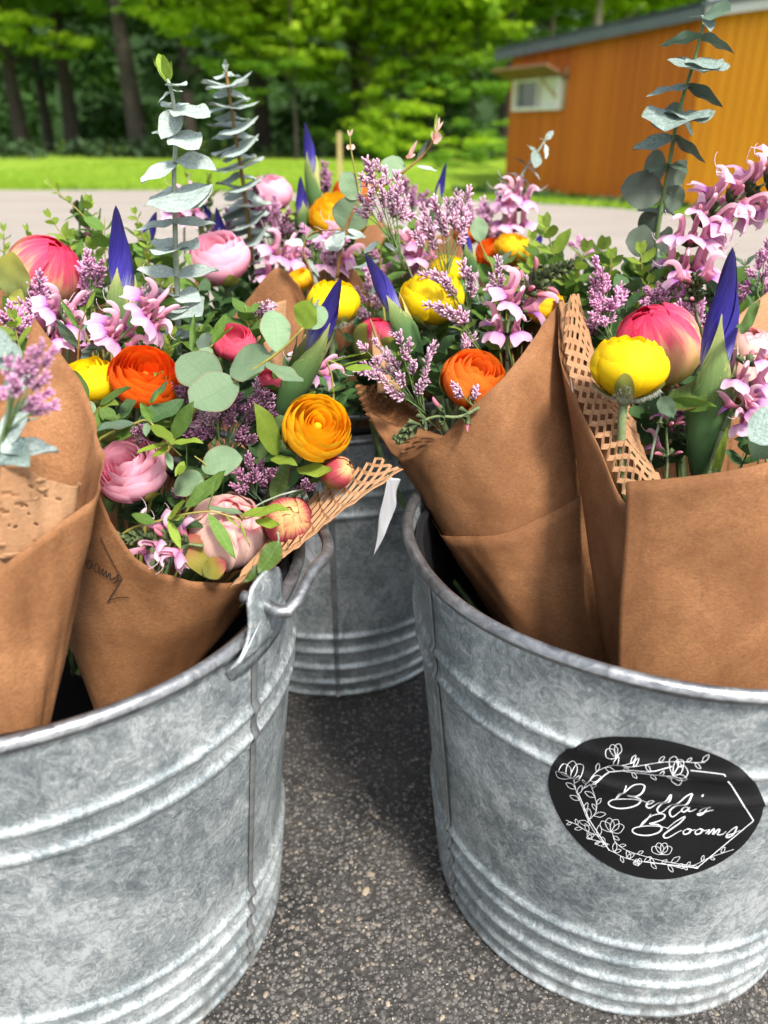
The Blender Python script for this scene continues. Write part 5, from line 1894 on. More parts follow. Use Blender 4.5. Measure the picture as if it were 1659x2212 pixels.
def salvia(label, stem_px, Y, bk, whorls, fpx=70, spx=8, group="pink sage stems", spike=0, stem="stem_fuzzy", seed=1, dY=0.0):
    """square stem through measured points; whorls = (position along stem 0..1, open flowers, buds, bare calyxes)"""
    rnd = random.Random(seed)
    pts = [at(p[0], p[1], Y + (p[2] if len(p) > 2 else 0)) for p in stem_px]
    t = thing("sage_stem", label, "flower", pts[0], group)
    s = scale_at(pts[0])
    P = smooth(pts, 10)
    m = MB()
    m.tube(P, (spx * s / 2, spx * s / 4.5), 4 if spx > 5 else 4)
    part("stem", m.mesh("stem", MAT[stem]), t)
    hood, lip, style = corolla_meshes()
    for wi, (f, nf, nb, nc) in enumerate(whorls):
        i = min(int(f * (len(P) - 1)), len(P) - 2)
        o, d = P[i], (P[i + 1] - P[i]).normalized()
        e1 = d.cross(Vector((0, -1, 0.2))).normalized()
        e2 = d.cross(e1)
        a0 = rnd.uniform(0, 6)
        nf += 1 if nf > 1 else 0
        n = nf + nb + nc
        kinds = ['f'] * nf + ['b'] * nb + ['c'] * nc
        rnd.shuffle(kinds)
        for k in range(n):
            a = a0 + k * 2 * math.pi / n + rnd.uniform(-.25, .25)
            out = (e1 * math.cos(a) + e2 * math.sin(a))
            dirn = (out * 0.95 + d * 0.55 - Vector((0, rnd.uniform(0, .35), 0))).normalized()
            cl = fpx * s * (0.46 if kinds[k] != 'c' else 0.42) * rnd.uniform(.85, 1.1)
            nn = d + Vector((0, -.2, .3))
            cal = part("calyx", calyx_mesh(0), t, leaf_mx(o + out * spx * s * 0.3, o + out * spx * s * 0.3 + dirn * cl, nn))
            b0 = o + out * spx * s * 0.3 + dirn * cl * 0.55
            if kinds[k] == 'f':
                L = fpx * s * rnd.uniform(.9, 1.12)
                M4 = leaf_mx(b0, b0 + (dirn + Vector((0, 0, rnd.uniform(-.1, .35)))).normalized() * L, nn)
                hp = part("hood", hood, t, M4)
                part("style", style, hp, M4)
                part("lip", lip, t, M4)
            elif kinds[k] == 'b':
                part("bud", bud_mesh(), t, leaf_mx(b0, b0 + dirn * fpx * s * rnd.uniform(.45, .65), nn))
    for k in range(spike):                # crowded young calyxes towards the tip
        f = 1 - 0.42 * (1 - k / max(1, spike)) ** 1.1
        i = min(int(f * (len(P) - 1)), len(P) - 2)
        o, d = P[i], (P[i + 1] - P[i]).normalized()
        e1 = d.cross(Vector((0, -1, 0.2))).normalized()
        e2 = d.cross(e1)
        a = k * 2.4
        out = e1 * math.cos(a) + e2 * math.sin(a)
        l = fpx * s * 0.46 * (1 - 0.45 * k / spike)
        part("calyx", calyx_mesh(0), t, leaf_mx(o, o + (out * 0.8 + d * 0.75).normalized() * l, d))
    if bk:
        to_bind(pts[0], pts[1] - pts[0], bk, spx * s / 2, t, stem)
    return t

# ------------------------------------------------------------------ the bouquets
BIND.update(w1=W1.axis(0.06), w2=W2.axis(0.08), w3=W3.axis(0.10), w4=at(1460, 1480, 0.52),
            back=BC + Vector((0.0, 0.0, 0.22)), backl=BC + Vector((-0.05, 0.03, 0.22)), backr=BC + Vector((0.07, 0.03, 0.22)),
            left=BL + Vector((-0.02, 0.09, 0.2)), leftb=BL + Vector((-0.05, 0.11, 0.2)), right=BR + Vector((0.06, 0.10, 0.2)), rightb=BR + Vector((0.0, 0.13, 0.2)))
UPN, CAMN = (0, 0, 1), (0, -1, 0.35)

# --- large blooms
g, F = ranunculus("gold ranunculus wide open at the front beside the torn paper tip", 684, 925, 75, (.30, .30, .9), .53, "petal_gold", "w2", hairs=True)
for bx, by, tx, ty, w, dy in ((598, 985, 556, 872, .62, -.005), (640, 1010, 722, 1026, .5, -.025), (585, 990, 640, 1000, .5, -.02)):
    leaf_at(g, at(bx, by, .53), at(tx, ty, .53 + dy), cvec(.2, .5, .8), "oval", "leaf_young", w, "sepal")
ranunculus("orange ranunculus half in view behind the green leaves on the left", 313, 818, 76, (.35, .55, .75), .57, "petal_orange", "w2")
ranunculus("yellow ranunculus seen from the side beside the pointed paper corner", 194, 826, 64, (-.1, .80, .55), .575, "petal_yellow", "w2", open_=0.8)
ranunculus("pink ranunculus with packed petals at the edge of the left wrap", 284, 1016, 78, (-.12, .55, .82), .535, "petal_pink", "w2", open_=1.0)
ranunculus("hot pink ranunculus behind the round leaves", 506, 742, 46, (.2, .6, .7), .62, "petal_rose", "w2", rings=6, open_=0.7)
ranunculus("small hot pink ranunculus low behind the pale green leaf tip", 586, 822, 28, (.1, .5, .8), .60, "petal_rose", "w2", rings=5, open_=0.7, sepals=0)
ranunculus("pink ranunculus out of focus right of the silvery stem", 474, 560, 66, (-.08, .62, .75), .86, "petal_pink", "left", open_=0.7, rings=7)
ranunculus("pale pink ranunculus farthest back on the left", 584, 420, 48, (.0, .75, .6), 1.12, "petal_pink", "backl", open_=0.6, rings=6)
ranunculus("yellow ranunculus in tall fuzzy sepals behind the dark iris in the middle", 720, 655, 58, (.05, .86, .45), .71, "petal_yellow", "back", open_=0.55, rings=7, sepals=5, hairs=True)
ranunculus("broad yellow ranunculus under the sea lavender stems", 934, 645, 70, (.0, .85, .5), .73, "petal_yellow", "w3", open_=0.8, rings=7)
ranunculus("small yellow ranunculus peeping above the broad yellow one", 968, 582, 38, (.1, .8, .5), .80, "petal_yellow", "w3", open_=0.7, rings=6)
ranunculus("golden ranunculus behind the round eucalyptus leaf in the centre back", 730, 470, 62, (.05, .7, .65), .98, "petal_gold", "back", open_=0.9, rings=7)
ranunculus("orange ranunculus above the golden one in the centre back", 762, 420, 44, (.0, .8, .5), 1.10, "petal_orange", "back", open_=0.8, rings=6)
ranunculus("small gold ranunculus at the brown paper flap", 648, 606, 30, (-.3, .7, .6), .84, "petal_gold", "back", open_=0.8, rings=5)
ranunculus("orange ranunculus with a yellow neighbour far back on the right", 1066, 548, 40, (-.1, .75, .6), .98, "petal_orange", "backr", open_=0.8, rings=6)
ranunculus("yellow ranunculus beside the orange one far back on the right", 1108, 538, 42, (.2, .8, .5), .94, "petal_gold", "backr", open_=0.8, rings=6)
ranunculus("gold ranunculus hidden behind the pink sage near the paper tip", 1176, 664, 44, (.0, .8, .55), .74, "petal_gold", "w3", open_=0.8, rings=6)
ranunculus("orange ranunculus low inside the leaning cone", 1024, 822, 72, (.30, .55, .78), .635, "petal_pale_orange", "w3", open_=0.75)
y4, F = ranunculus("bright yellow ranunculus with furry green sepals beside the slit paper with holes", 1358, 793, 82, (.03, .93, .34), .545, "petal_yellow", "w4", open_=0.62, sepals=5, hairs=True)
ranunculus("peach ranunculus low behind the white petals far right", 1010, 505, 30, (.0, .8, .5), 1.05, "petal_pale_orange", "backr", open_=0.7, rings=5)
ranunculus("pale pink ranunculus behind the orange one far back right", 1082, 508, 32, (.0, .8, .5), 1.10, "petal_pink", "backr", open_=0.6, rings=5)

# --- peony buds
pl, F = peony("pink peony bud with a round olive sepal at the left edge", 96, 590, 76, (.62, .62, .45), .74, "petal_peony", "left", 1.02, "sepal", nsep=3, sep_top=0.50, roll=0.6)
leaf_at(pl, at(48, 652, .70), at(22, 545, .695), cvec(-.3, .3, .9), "round", "sepal", .95, "sepal")
leaf_at(pl, at(90, 668, .70), at(20, 640, .69), cvec(-.1, .1, 1), "round", "sepal", .9, "sepal")
peony("pink and green peony bud behind the bright yellow ranunculus on the right", 1420, 748, 90, (-.42, .74, .50), .61, "petal_peony", "w4", 1.0, "sepal_red", nsep=3, sep_top=0.60, roll=1.5)
pb, F = peony("pale blush peony opening at the front of the left wrap", 492, 1148, 84, (.45, .55, .70), .515, "petal_blush", "w2", 0.95, "sepal_red", open_=True, nsep=4, sep_top=0.52, roll=2.4, ruff=0.03)
leaf_at(pb, at(478, 1248, .485), at(400, 1156, .49), cvec(-.2, .2, .9), "round", "sepal_red", .62, "sepal")
leaf_at(pb, at(440, 1240, .48), at(486, 1214, .48), cvec(0, .1, .9), "round", "sepal_red", .9, "sepal")
peony("round red and green peony bud in front of the torn slit paper", 622, 1126, 53, (.25, .25, .9), .51, "petal_maroon", "w2", 1.05, "sepal_red", nsep=3, sep_top=0.42, roll=0.3)
peony("small maroon peony bud under the gold ranunculus", 728, 1020, 34, (.75, .3, .5), .525, "petal_maroon", "w2", 1.15, "sepal_red", nsep=3, sep_top=0.4)
peony("green peony bud with a pink blush behind the narrow paper tip in the middle", 812, 738, 50, (.2, .8, .5), .75, "petal_peony", "w3", 1.0, "sepal", nsep=4, sep_top=0.22)
peony("white and blush peony half cut by the right edge", 1628, 820, 58, (.2, .55, .7), .575, "petal_blush", "w4", 0.95, "sepal_red", open_=True, nsep=3)
peony("blush peony petals showing behind the big iris at the right", 1618, 752, 44, (.0, .7, .6), .62, "petal_blush", "w4", 1.0, "sepal", open_=True, nsep=2)

# --- irises: (tip, neck, base, width)
iris("tall dark blue iris bud left of the first silvery stem", (250, 443), (264, 612), (262, 770), 64, .66, "left", 0.4, sheath_top=0.25)
iris("dark blue iris in a green sheath above the gold ranunculus", (737, 600), (688, 728), (606, 895), 70, .57, "w2", 0.9, sheath_top=0.35, pale=True)
iris("biggest iris bud, at the right edge beside the peony", (1583, 533), (1548, 770), (1516, 1040), 92, .545, "w4", 0.2, sheath_top=0.45)
iris("iris bud leaning left in front of the broad yellow ranunculus", (789, 548), (845, 652), (905, 770), 52, .70, "w3", 0.6, sheath_top=0.2)
iris("highest slim iris bud in the centre back", (659, 264), (672, 350), (682, 470), 32, 1.02, "back", 0.0, sheath_top=0.3)
iris("iris bud just left below the highest one", (649, 380), (652, 455), (656, 505), 36, .98, "back", 1.0, sheath_top=0.35)
iris("slim iris bud leaning right above the far pink flowers", (964, 350), (945, 430), (936, 500), 26, 1.05, "backr", 0.5)
iris("iris bud behind the pink ranunculus on the left", (467, 447), (480, 520), (484, 580), 32, .95, "left", 0.3)
iris("iris bud leaning away behind the small silver leaves", (338, 457), (316, 518), (300, 580), 36, .88, "left", 0.8)
iris("pale iris bud among the sea lavender in the centre right", (996, 482), (1012, 545), (1022, 605), 28, .86, "backr", 0.2)
iris("small far iris tip behind the green leaves on the right", (1172, 500), (1160, 530), (1150, 570), 20, .98, "backr", 0.2)
iris("violet iris bud by the orange specks behind the silvery stem", (440, 440), (455, 475), (462, 520), 26, 1.0, "left", 1.3)
iris("far violet iris tip beside the silvery stem", (416, 393), (424, 420), (430, 470), 24, 1.08, "leftb", 0.7)

# --- eucalyptus with big leaves
GE = "tall silvery eucalyptus stems"
euc_explicit("tall silvery eucalyptus stem with a yellow green tip on the left", [(386, 760), (384, 640), (380, 560), (378, 470), (376, 380), (380, 290), (374, 215), (362, 170)], .68, [
    (364, 178, 340, 112, .55, .01, CAMN, "leaf_young", "oval"), (364, 176, 353, 114, .5, -.01, CAMN, "leaf_young", "oval"), (362, 180, 328, 128, .5, -.012, (-.6, -.6, .5), "leaf_young", "oval"), (363, 180, 368, 130, .5, 0, (.6, -.6, .4), "leaf_young", "oval"),
    (368, 186, 402, 186, .85, -.02, (.2, -.4, .9)), (368, 200, 340, 222, .6, .0, (0, -0.58, 1)), (369, 196, 396, 200, .7, .01, (0, -0.48, 1)),
    (378, 236, 454, 250, .75, -.03, (0, -0.43, 1)), (376, 234, 348, 226, .5, .02, (0, -0.48, 1)), (378, 236, 410, 224, .45, .02, (0, -0.48, 1)),
    (384, 240, 350, 304, 1.05, -.012, (-.25, -1, .2)), (380, 290, 429, 320, .85, -.035, (0, -0.58, 1)), (379, 290, 328, 288, .6, .02, (0, -0.58, 1)),
    (379, 350, 308, 402, .85, -.03, (-.3, -.5, .9)), (379, 347, 467, 362, .75, -.02, (0, -0.40, 1)), (378, 412, 432, 444, 1.15, -.05, (0, -0.53, 1)), (378, 412, 325, 424, .95, .02, (0, -0.48, 1)), (378, 414, 404, 452, 1.2, -.06, (0, -0.58, 1)),
    (378, 479, 292, 496, .62, -.01, (0, -0.44, 1)), (378, 479, 468, 490, .62, -.01, (0, -0.44, 1)), (380, 530, 326, 526, .9, .01, (0, -0.38, 1)), (380, 533, 428, 540, .9, -.03, (0, -0.43, 1)), (380, 536, 345, 548, .9, -.05, (0, -0.43, 1)),
    (382, 592, 294, 588, .75, -.015, (0, -0.50, 1)), (384, 592, 475, 590, .75, -.015, (0, -0.50, 1)), (384, 640, 340, 630, .95, -.02, (-.2, -.6, .8)), (384, 636, 432, 648, .95, -.02, (.2, -.6, .8)), (385, 668, 346, 684, 1.0, -.04, (-.1, -.6, .8)), (385, 668, 434, 676, 1.0, -.04, (.1, -.6, .8)),
    (386, 715, 340, 735, .9, -.03, (0, -.5, .9)), (386, 715, 440, 728, .9, -.03, (0, -.5, .9))], "left", spx=13, group=GE)
lv = []
rnd = random.Random(4)
ys = [166, 184, 206, 232, 258, 276, 296, 318, 340, 362, 384, 404, 424, 444, 464, 484, 505, 524, 545, 566]
for i, y in enumerate(ys):
    x = 488 + (y - 135) * 0.13
    w = [26, 29, 38, 40, 36, 42, 46, 44, 38, 44, 46, 40, 44, 50, 48, 42, 52, 46, 42, 50][i]
    rot = 1.0 if i % 2 == 0 else 0.45
    for sg in (-1, 1):
        lv.append((x, y, x + sg * w * rot * rnd.uniform(.85, 1.1), y + rnd.uniform(-4, 9), .85 / (0.5 + 0.5 * rot), (0.03 if rot == 1 else -.06 * sg), (rnd.uniform(-.3, .3), -.75, 1), "leaf_silver"))
lv += [(488, 150, 486, 126, .7, 0, CAMN, "leaf_shade"), (488, 150, 480, 140, .8, -.01, CAMN), (488, 150, 496, 140, .8, -.01, CAMN)]
euc_explicit("second silvery eucalyptus stem with small close leaves, out of focus", [(546, 590), (538, 500), (526, 400), (505, 270), (492, 180), (487, 140)], .96, lv, "backl", spx=10, stem_mat="stem_brown", group=GE)
D2 = "leaf_shade"
euc_explicit("tall eucalyptus stem with paired leaves before the shed corner", [(1410, 590), (1418, 520), (1430, 440), (1448, 340), (1468, 235), (1500, 130), (1523, 38)], .76, [
    (1520, 36, 1577, 20, .95, -.02, (0, -.7, .6), "leaf_bluegreen", "round"), (1522, 38, 1484, 36, .8, .01, (0, -.2, 1)), (1523, 40, 1537, 66, .7, -.02, (.2, -.2, 1)),
    (1511, 82, 1426, 100, .55, -.01, (0, .7, 1), "leaf_bluegreen"), (1511, 82, 1589, 113, .6, -.015, (.1, .7, 1), D2), (1500, 130, 1442, 132, .5, .02, (0, -.1, 1)), (1500, 128, 1550, 146, 1.0, -.04, (0, -.3, 1)), (1500, 132, 1518, 166, 1.3, -.05, (0, -.25, 1)),
    (1484, 186, 1395, 207, .62, -.01, (0, -.35, 1)), (1484, 188, 1560, 232, .62, -.02, (.3, .7, 1), D2), (1469, 244, 1519, 268, 1.1, -.05, (0, -.22, 1)), (1470, 246, 1440, 274, 1.15, -.06, (0, -.25, 1)), (1470, 242, 1410, 268, .95, .03, (-.2, -.8, .5), D2), (1470, 250, 1488, 284, 1.0, .03, (.2, -.8, .5), D2),
    (1455, 296, 1366, 330, .66, -.01, (0, -.4, 1)), (1455, 298, 1526, 351, .7, -.02, (.35, .6, 1), D2), (1442, 356, 1487, 372, .9, -.02, (0, .1, 1), "leaf_bluegreen"), (1442, 357, 1404, 371, .8, -.02, (0, .1, 1), "leaf_bluegreen"),
    (1441, 362, 1390, 372, 1.1, .03, (-.1, -1, .2), D2, "round"), (1442, 366, 1472, 400, 1.0, .02, (.1, -1, .2), D2, "round"), (1430, 413, 1342, 408, .85, -.01, (0, -1, .15), D2, "round"), (1430, 415, 1476, 442, .8, .01, (.2, -1, .2), D2, "round"),
    (1422, 462, 1382, 500, 1.0, .01, (-.2, -1, .2), D2, "round"), (1424, 458, 1462, 462, .8, .02, (0, -.5, 1), D2), (1420, 462, 1380, 452, .9, .03, (0, -.3, 1), D2), (1414, 520, 1352, 522, .95, -.01, (-.3, -1, .1), D2, "round"), (1414, 520, 1452, 516, .8, .02, (.3, -1, .1), D2, "round"), (1410, 560, 1440, 590, .8, 0, (.3, -.6, .6), "leaf_grey")], "right", spx=11, group=GE, stem_mat="stem_green", mat="leaf_grey")
euc_explicit("short blurred eucalyptus tip with pale edges before the shed wall", [(1066, 590), (1078, 520), (1104, 430), (1132, 370), (1168, 318), (1184, 290)], 1.0, [
    (1180, 300, 1196, 282, .9, 0, CAMN), (1180, 303, 1164, 300, .6, 0, UPN), (1176, 310, 1180, 344, .7, -.01, (.7, -.5, .2)), (1160, 330, 1138, 312, .5, .02, UPN, "leaf_grey"), (1160, 330, 1152, 366, .8, -.02, (.2, -1, .2), "leaf_grey"), (1140, 358, 1108, 340, .5, 0, UPN, D2), (1140, 360, 1168, 388, .5, 0, (.4, 0, 1)),
    (1128, 382, 1094, 374, .6, 0, UPN), (1128, 384, 1146, 404, .6, 0, (.4, -.2, 1), "leaf_grey"), (1112, 412, 1074, 384, .45, 0, (.3, 0, 1)), (1112, 412, 1150, 428, .4, 0, (.3, 0, 1), D2), (1094, 452, 1064, 404, .5, 0, (.4, -.3, 1), D2), (1090, 462, 1046, 438, .5, 0, UPN), (1084, 490, 1110, 510, .5, 0, UPN)], "backr", spx=7, stem_mat="stem_silver", group=GE)
euc_explicit("eucalyptus twig with round grey green leaves above the front bouquet", [(470, 846), (510, 822), (560, 790), (612, 752), (655, 708)], .545, [
    (512, 822, 413, 880, .92, -.02, cvec(-.05, .35, .95), "leaf_dollar", "round"), (470, 842, 392, 764, .86, .02, cvec(-.2, .5, .8), "leaf_dollar", "round"), (584, 780, 495, 792, .98, .012, cvec(-.1, .3, .9), "leaf_dollar", "round"), (600, 760, 590, 668, .72, .02, cvec(.2, .3, .9), "leaf_dollar", "round"),
    (576, 780, 652, 838, .62, -.03, cvec(.3, .8, .5), "leaf_dollar", "oval"), (655, 708, 668, 650, .98, -.005, cvec(0, .4, .9), "leaf_young", "round"), (662, 710, 700, 664, .8, .015, cvec(.3, .3, .9), "leaf_dollar", "round"), (645, 716, 630, 770, .75, .02, cvec(.8, .2, .5), "leaf_shade", "oval"),
    (655, 706, 676, 640, .28, .01, cvec(0, .4, .9), "leaf_young", "oval"), (655, 706, 692, 644, .25, .01, cvec(0, .4, .9), "leaf_grey", "oval")], "w2", spx=9, stem_mat="stem_olive", group="round leaved eucalyptus twigs")
euc_explicit("reddish eucalyptus branch with pink buds rising in the centre back", [(728, 600), (738, 530), (754, 478), (780, 428), (808, 412), (848, 388), (898, 350), (926, 320), (940, 290)], .80, [
    (772, 428, 742, 500, 1.15, .0, cvec(.2, .2, .9), "leaf_dollar", "round"), (774, 430, 740, 372, .85, .0, cvec(-.2, .2, .9), "leaf_dollar", "round"), (832, 392, 864, 340, .95, .01, cvec(.2, .2, .9), "leaf_dollar", "round"), (900, 358, 944, 370, .55, 0, (0, -.5, 1), "leaf_silver", "oval"),
    (900, 346, 928, 296, .35, 0, cvec(.5, .2, .8), "leaf_shade", "oval"), (936, 302, 954, 296, .9, -.01, CAMN, "petal_blush", "round"), (936, 300, 930, 292, .9, -.01, CAMN, "petal_blush", "round"), (940, 290, 950, 252, .35, 0, CAMN, "petal_blush", "oval"), (940, 288, 958, 262, .3, 0, CAMN, "petal_blush", "oval"), (940, 288, 944, 244, .3, 0, CAMN, "leaf_young", "oval"),
    (880, 345, 902, 302, .3, 0, CAMN, "petal_blush", "oval"), (876, 340, 898, 334, .6, 0, CAMN, "petal_blush", "oval"), (812, 412, 796, 352, .4, 0, CAMN, "petal_blush", "oval"), (808, 412, 784, 372, .4, 0, CAMN, "petal_blush", "oval"),
    (738, 530, 690, 520, .8, 0, cvec(0, .8, .5), "leaf_silver", "oval"), (744, 512, 790, 508, .75, 0, cvec(0, .6, .8), "leaf_silver", "oval"), (742, 516, 704, 540, .9, -.01, cvec(0, .4, .9), "leaf_silver", "round"), (760, 470, 812, 470, .9, .02, cvec(.2, .3, .9), "leaf_young", "round")], "back", spx=8, stem_mat="stem_brown", group="round leaved eucalyptus twigs")
euc_explicit("thin shoot ending in a pink bud above the orange ranunculus", [(776, 424), (772, 392), (762, 345), (757, 312), (756, 292)], .80, [
    (757, 318, 748, 318, 1.3, 0, CAMN, "petal_blush", "round"), (757, 318, 767, 318, 1.3, 0, CAMN, "petal_blush", "round"), (756, 296, 751, 280, .4, 0, CAMN, "petal_blush", "oval"), (756, 296, 762, 278, .4, 0, CAMN, "petal_blush", "oval")], None, spx=5, stem_mat="stem_olive", group="round leaved eucalyptus twigs")
euc_explicit("twig with small white backed leaves over the brown flap in the middle", [(690, 640), (668, 580), (655, 540), (672, 505), (712, 497), (750, 497)], .78, [
    (655, 528, 616, 524, .85, 0, cvec(0, .5, .8), "leaf_silver", "round"), (660, 515, 690, 506, .8, 0, cvec(0, .4, .9), "leaf_dollar", "round"), (700, 500, 680, 488, .6, 0, UPN, "leaf_silver", "oval"), (750, 497, 790, 512, .7, 0, cvec(0, .5, .8), "leaf_silver", "oval"), (745, 500, 720, 530, .9, 0, cvec(0, .4, .9), "leaf_silver", "round"), (676, 590, 686, 650, .4, .01, cvec(.5, .2, .8), "leaf_silver", "oval"), (664, 560, 690, 600, .4, .01, cvec(.5, .2, .8), "leaf_silver", "oval")], "back", spx=5, stem_mat="stem_brown", group="round leaved eucalyptus twigs")
euc_explicit("twig with white backed leaves above the leaning iris bud", [(826, 640), (822, 580), (826, 525), (850, 512), (880, 530)], .76, [
    (818, 522, 786, 548, .7, 0, cvec(0, .6, .8), "leaf_silver", "oval"), (830, 524, 862, 546, .7, 0, cvec(0, .6, .8), "leaf_silver", "oval"), (820, 560, 764, 584, .45, 0, cvec(.3, .6, .7), "leaf_silver", "oval"), (822, 600, 800, 640, .4, 0, cvec(.3, .3, .9), "leaf_grey", "oval"), (828, 606, 880, 588, .6, 0, cvec(0, .5, .8), "leaf_green", "oval")], "w3", spx=5, stem_mat="stem_olive", group="round leaved eucalyptus twigs")
euc_explicit("single round leaf on a long stalk in the centre right", [(1072, 610), (1062, 574), (1046, 545), (1036, 520)], .80, [
    (1036, 522, 1034, 468, .82, .005, cvec(-.1, .3, .95), "leaf_dollar", "round"), (1064, 580, 1108, 542, .42, 0, cvec(.3, .5, .8), "leaf_bluegreen", "oval")], "backr", spx=5, stem_mat="stem_olive", group="round leaved eucalyptus twigs")
euc_explicit("silver leaved stem low at the left edge behind the lavender sprig", [(-30, 1010), (0, 960), (14, 900), (20, 830), (10, 760)], .405, [
    (4, 965, 132, 985, .55, -.02, (0, -.3, 1)), (6, 960, 72, 860, .9, .01, cvec(-.3, .3, .9)), (0, 965, -60, 930, .8, 0, cvec(.3, .3, .9)), (20, 925, 88, 902, .35, .01, UPN, "leaf_grey"), (14, 860, 60, 800, .95, .02, cvec(-.2, .3, .9)), (10, 770, -20, 700, .9, .01, cvec(.2, .3, .9), "leaf_grey"), (0, 950, 10, 1010, .9, -.02, cvec(.2, .5, .8)), (12, 800, 30, 735, .8, .02, cvec(.3, .2, .9), "leaf_grey"), (-5, 970, 60, 1000, .7, -.03, (0, -.3, 1), "leaf_grey")], "w1", spx=9, group=GE)
euc_explicit("large pale leaves of a eucalyptus stem cut by the right edge", [(1672, 1010), (1676, 930), (1680, 850), (1684, 760)], .47, [
    (1690, 895, 1618, 950, .95, -.01, cvec(.2, .2, .9), "leaf_grey", "round"), (1690, 760, 1622, 738, .5, 0, cvec(.1, .5, .8), "leaf_silver", "round"), (1678, 930, 1626, 985, .8, .02, cvec(.2, .6, .8), "leaf_dollar", "round")], "w4", spx=9, group=GE)

# --- green leaf shoots in the left bouquet, placed leaf by leaf
euc_explicit("leafy shoot with young yellow green leaves in the middle of the left bouquet", [(250, 930), (288, 916), (318, 908), (345, 935), (366, 960), (392, 985)], .515, [
    (290, 914, 209, 924, .62, -.02, cvec(-.1, .6, .8), "leaf_bluegreen", "oval"), (296, 912, 398, 872, .55, .03, cvec(0, .5, .85), "leaf_dark", "oval"), (374, 948, 416, 868, .52, .0, cvec(.3, .3, .9), "leaf_green", "oval"), (330, 912, 303, 868, .62, .0, cvec(-.2, .4, .9), "leaf_green", "oval"),
    (326, 918, 376, 954, .5, -.02, cvec(.3, .6, .7), "leaf_young", "oval"), (366, 958, 295, 980, .42, -.02, cvec(-.1, .8, .5), "leaf_young", "oval"), (366, 959, 436, 950, .42, -.015, cvec(.1, .8, .6), "leaf_young", "oval"), (362, 962, 330, 994, .5, -.02, cvec(0, .5, .8), "leaf_young", "oval"),
    (318, 914, 316, 944, .5, -.015, cvec(0, .3, .9), "leaf_dollar", "oval"), (360, 975, 372, 1018, .5, -.01, cvec(.3, .3, .9), "leaf_dollar", "oval"), (398, 996, 378, 1028, .6, -.01, cvec(.2, .5, .8), "leaf_young", "oval"), (398, 1000, 386, 1030, .5, -.015, cvec(.2, .5, .8), "leaf_young", "oval")], "w2", kind="oval", spx=6, stem_mat="stem_olive", group="green leaf shoots")
euc_explicit("shoot arching over the blush peony with a bright leaf at its end", [(320, 1130), (336, 1127), (392, 1112), (450, 1105), (486, 1112), (520, 1122), (560, 1112)], .485, [
    (336, 1127, 280, 1114, .68, -.01, cvec(-.1, .4, .9), "leaf_green", "oval"), (346, 1128, 446, 1134, .42, .01, cvec(0, .6, .8), "leaf_dark", "oval"), (450, 1108, 508, 1208, .36, -.01, cvec(.4, .2, .9), "leaf_green", "oval"), (366, 1124, 402, 1080, .4, -.01, cvec(-.3, .4, .9), "leaf_young", "oval"), (364, 1124, 390, 1184, .42, -.015, cvec(.3, .3, .9), "leaf_young", "oval"),
    (372, 1122, 402, 1120, .45, -.015, cvec(0, .8, .6), "leaf_young", "oval"), (518, 1116, 624, 1094, .42, -.012, cvec(0, .75, .6), "leaf_young", "oval"), (550, 1122, 608, 1140, .45, -.015, cvec(0, .6, .8), "leaf_young", "oval"), (515, 1123, 538, 1182, .28, -.01, cvec(.7, .2, .7), "leaf_young", "lance"), (486, 1114, 520, 1142, .25, -.01, cvec(.3, .6, .7), "leaf_young", "lance"),
    (398, 1096, 493, 1022, .48, .012, cvec(-.3, .4, .85), "leaf_green", "oval"), (448, 1104, 478, 1020, .1, .005, cvec(-.3, .4, .85), "leaf_young", "lance"), (446, 1100, 534, 1108, .4, .02, cvec(0, .8, .6), "leaf_dollar", "oval")], "w2", kind="oval", spx=5.5, stem_mat="stem_olive", group="green leaf shoots")
euc_explicit("round leaved twig between the lavender and the pink ranunculus", [(400, 1110), (430, 1060), (446, 1010), (420, 985)], .525, [
    (436, 1010, 522, 988, .82, .0, cvec(-.1, .4, .9), "leaf_dollar", "round"), (440, 1032, 372, 1060, .86, .0, cvec(.1, .4, .9), "leaf_dollar", "round"), (420, 1090, 470, 1060, .5, .02, cvec(.1, .5, .9), "leaf_dark", "oval"), (400, 1100, 360, 1072, .6, .01, cvec(.1, .5, .9), "leaf_dark", "oval")], "w2", spx=5, stem_mat="stem_olive", group="round leaved eucalyptus twigs")
euc_explicit("shoot with upright narrow leaves beside the hot pink ranunculus", [(430, 830), (436, 790), (446, 760), (460, 744)], .585, [
    (416, 762, 421, 678, .32, .01, cvec(-.3, .2, .9), "leaf_green", "oval"), (458, 744, 490, 676, .42, .0, cvec(.3, .3, .9), "leaf_green", "oval"), (462, 742, 504, 708, .3, -.01, cvec(.2, .8, .5), "leaf_young", "oval"), (455, 752, 432, 774, .9, -.01, cvec(.1, .4, .9), "leaf_dollar", "round"), (440, 790, 480, 770, .5, .02, cvec(.2, .4, .9), "leaf_dark", "oval"), (438, 760, 446, 722, .6, .02, cvec(0, .3, .9), "leaf_shade", "round")], "w2", spx=5, stem_mat="stem_olive", group="green leaf shoots")
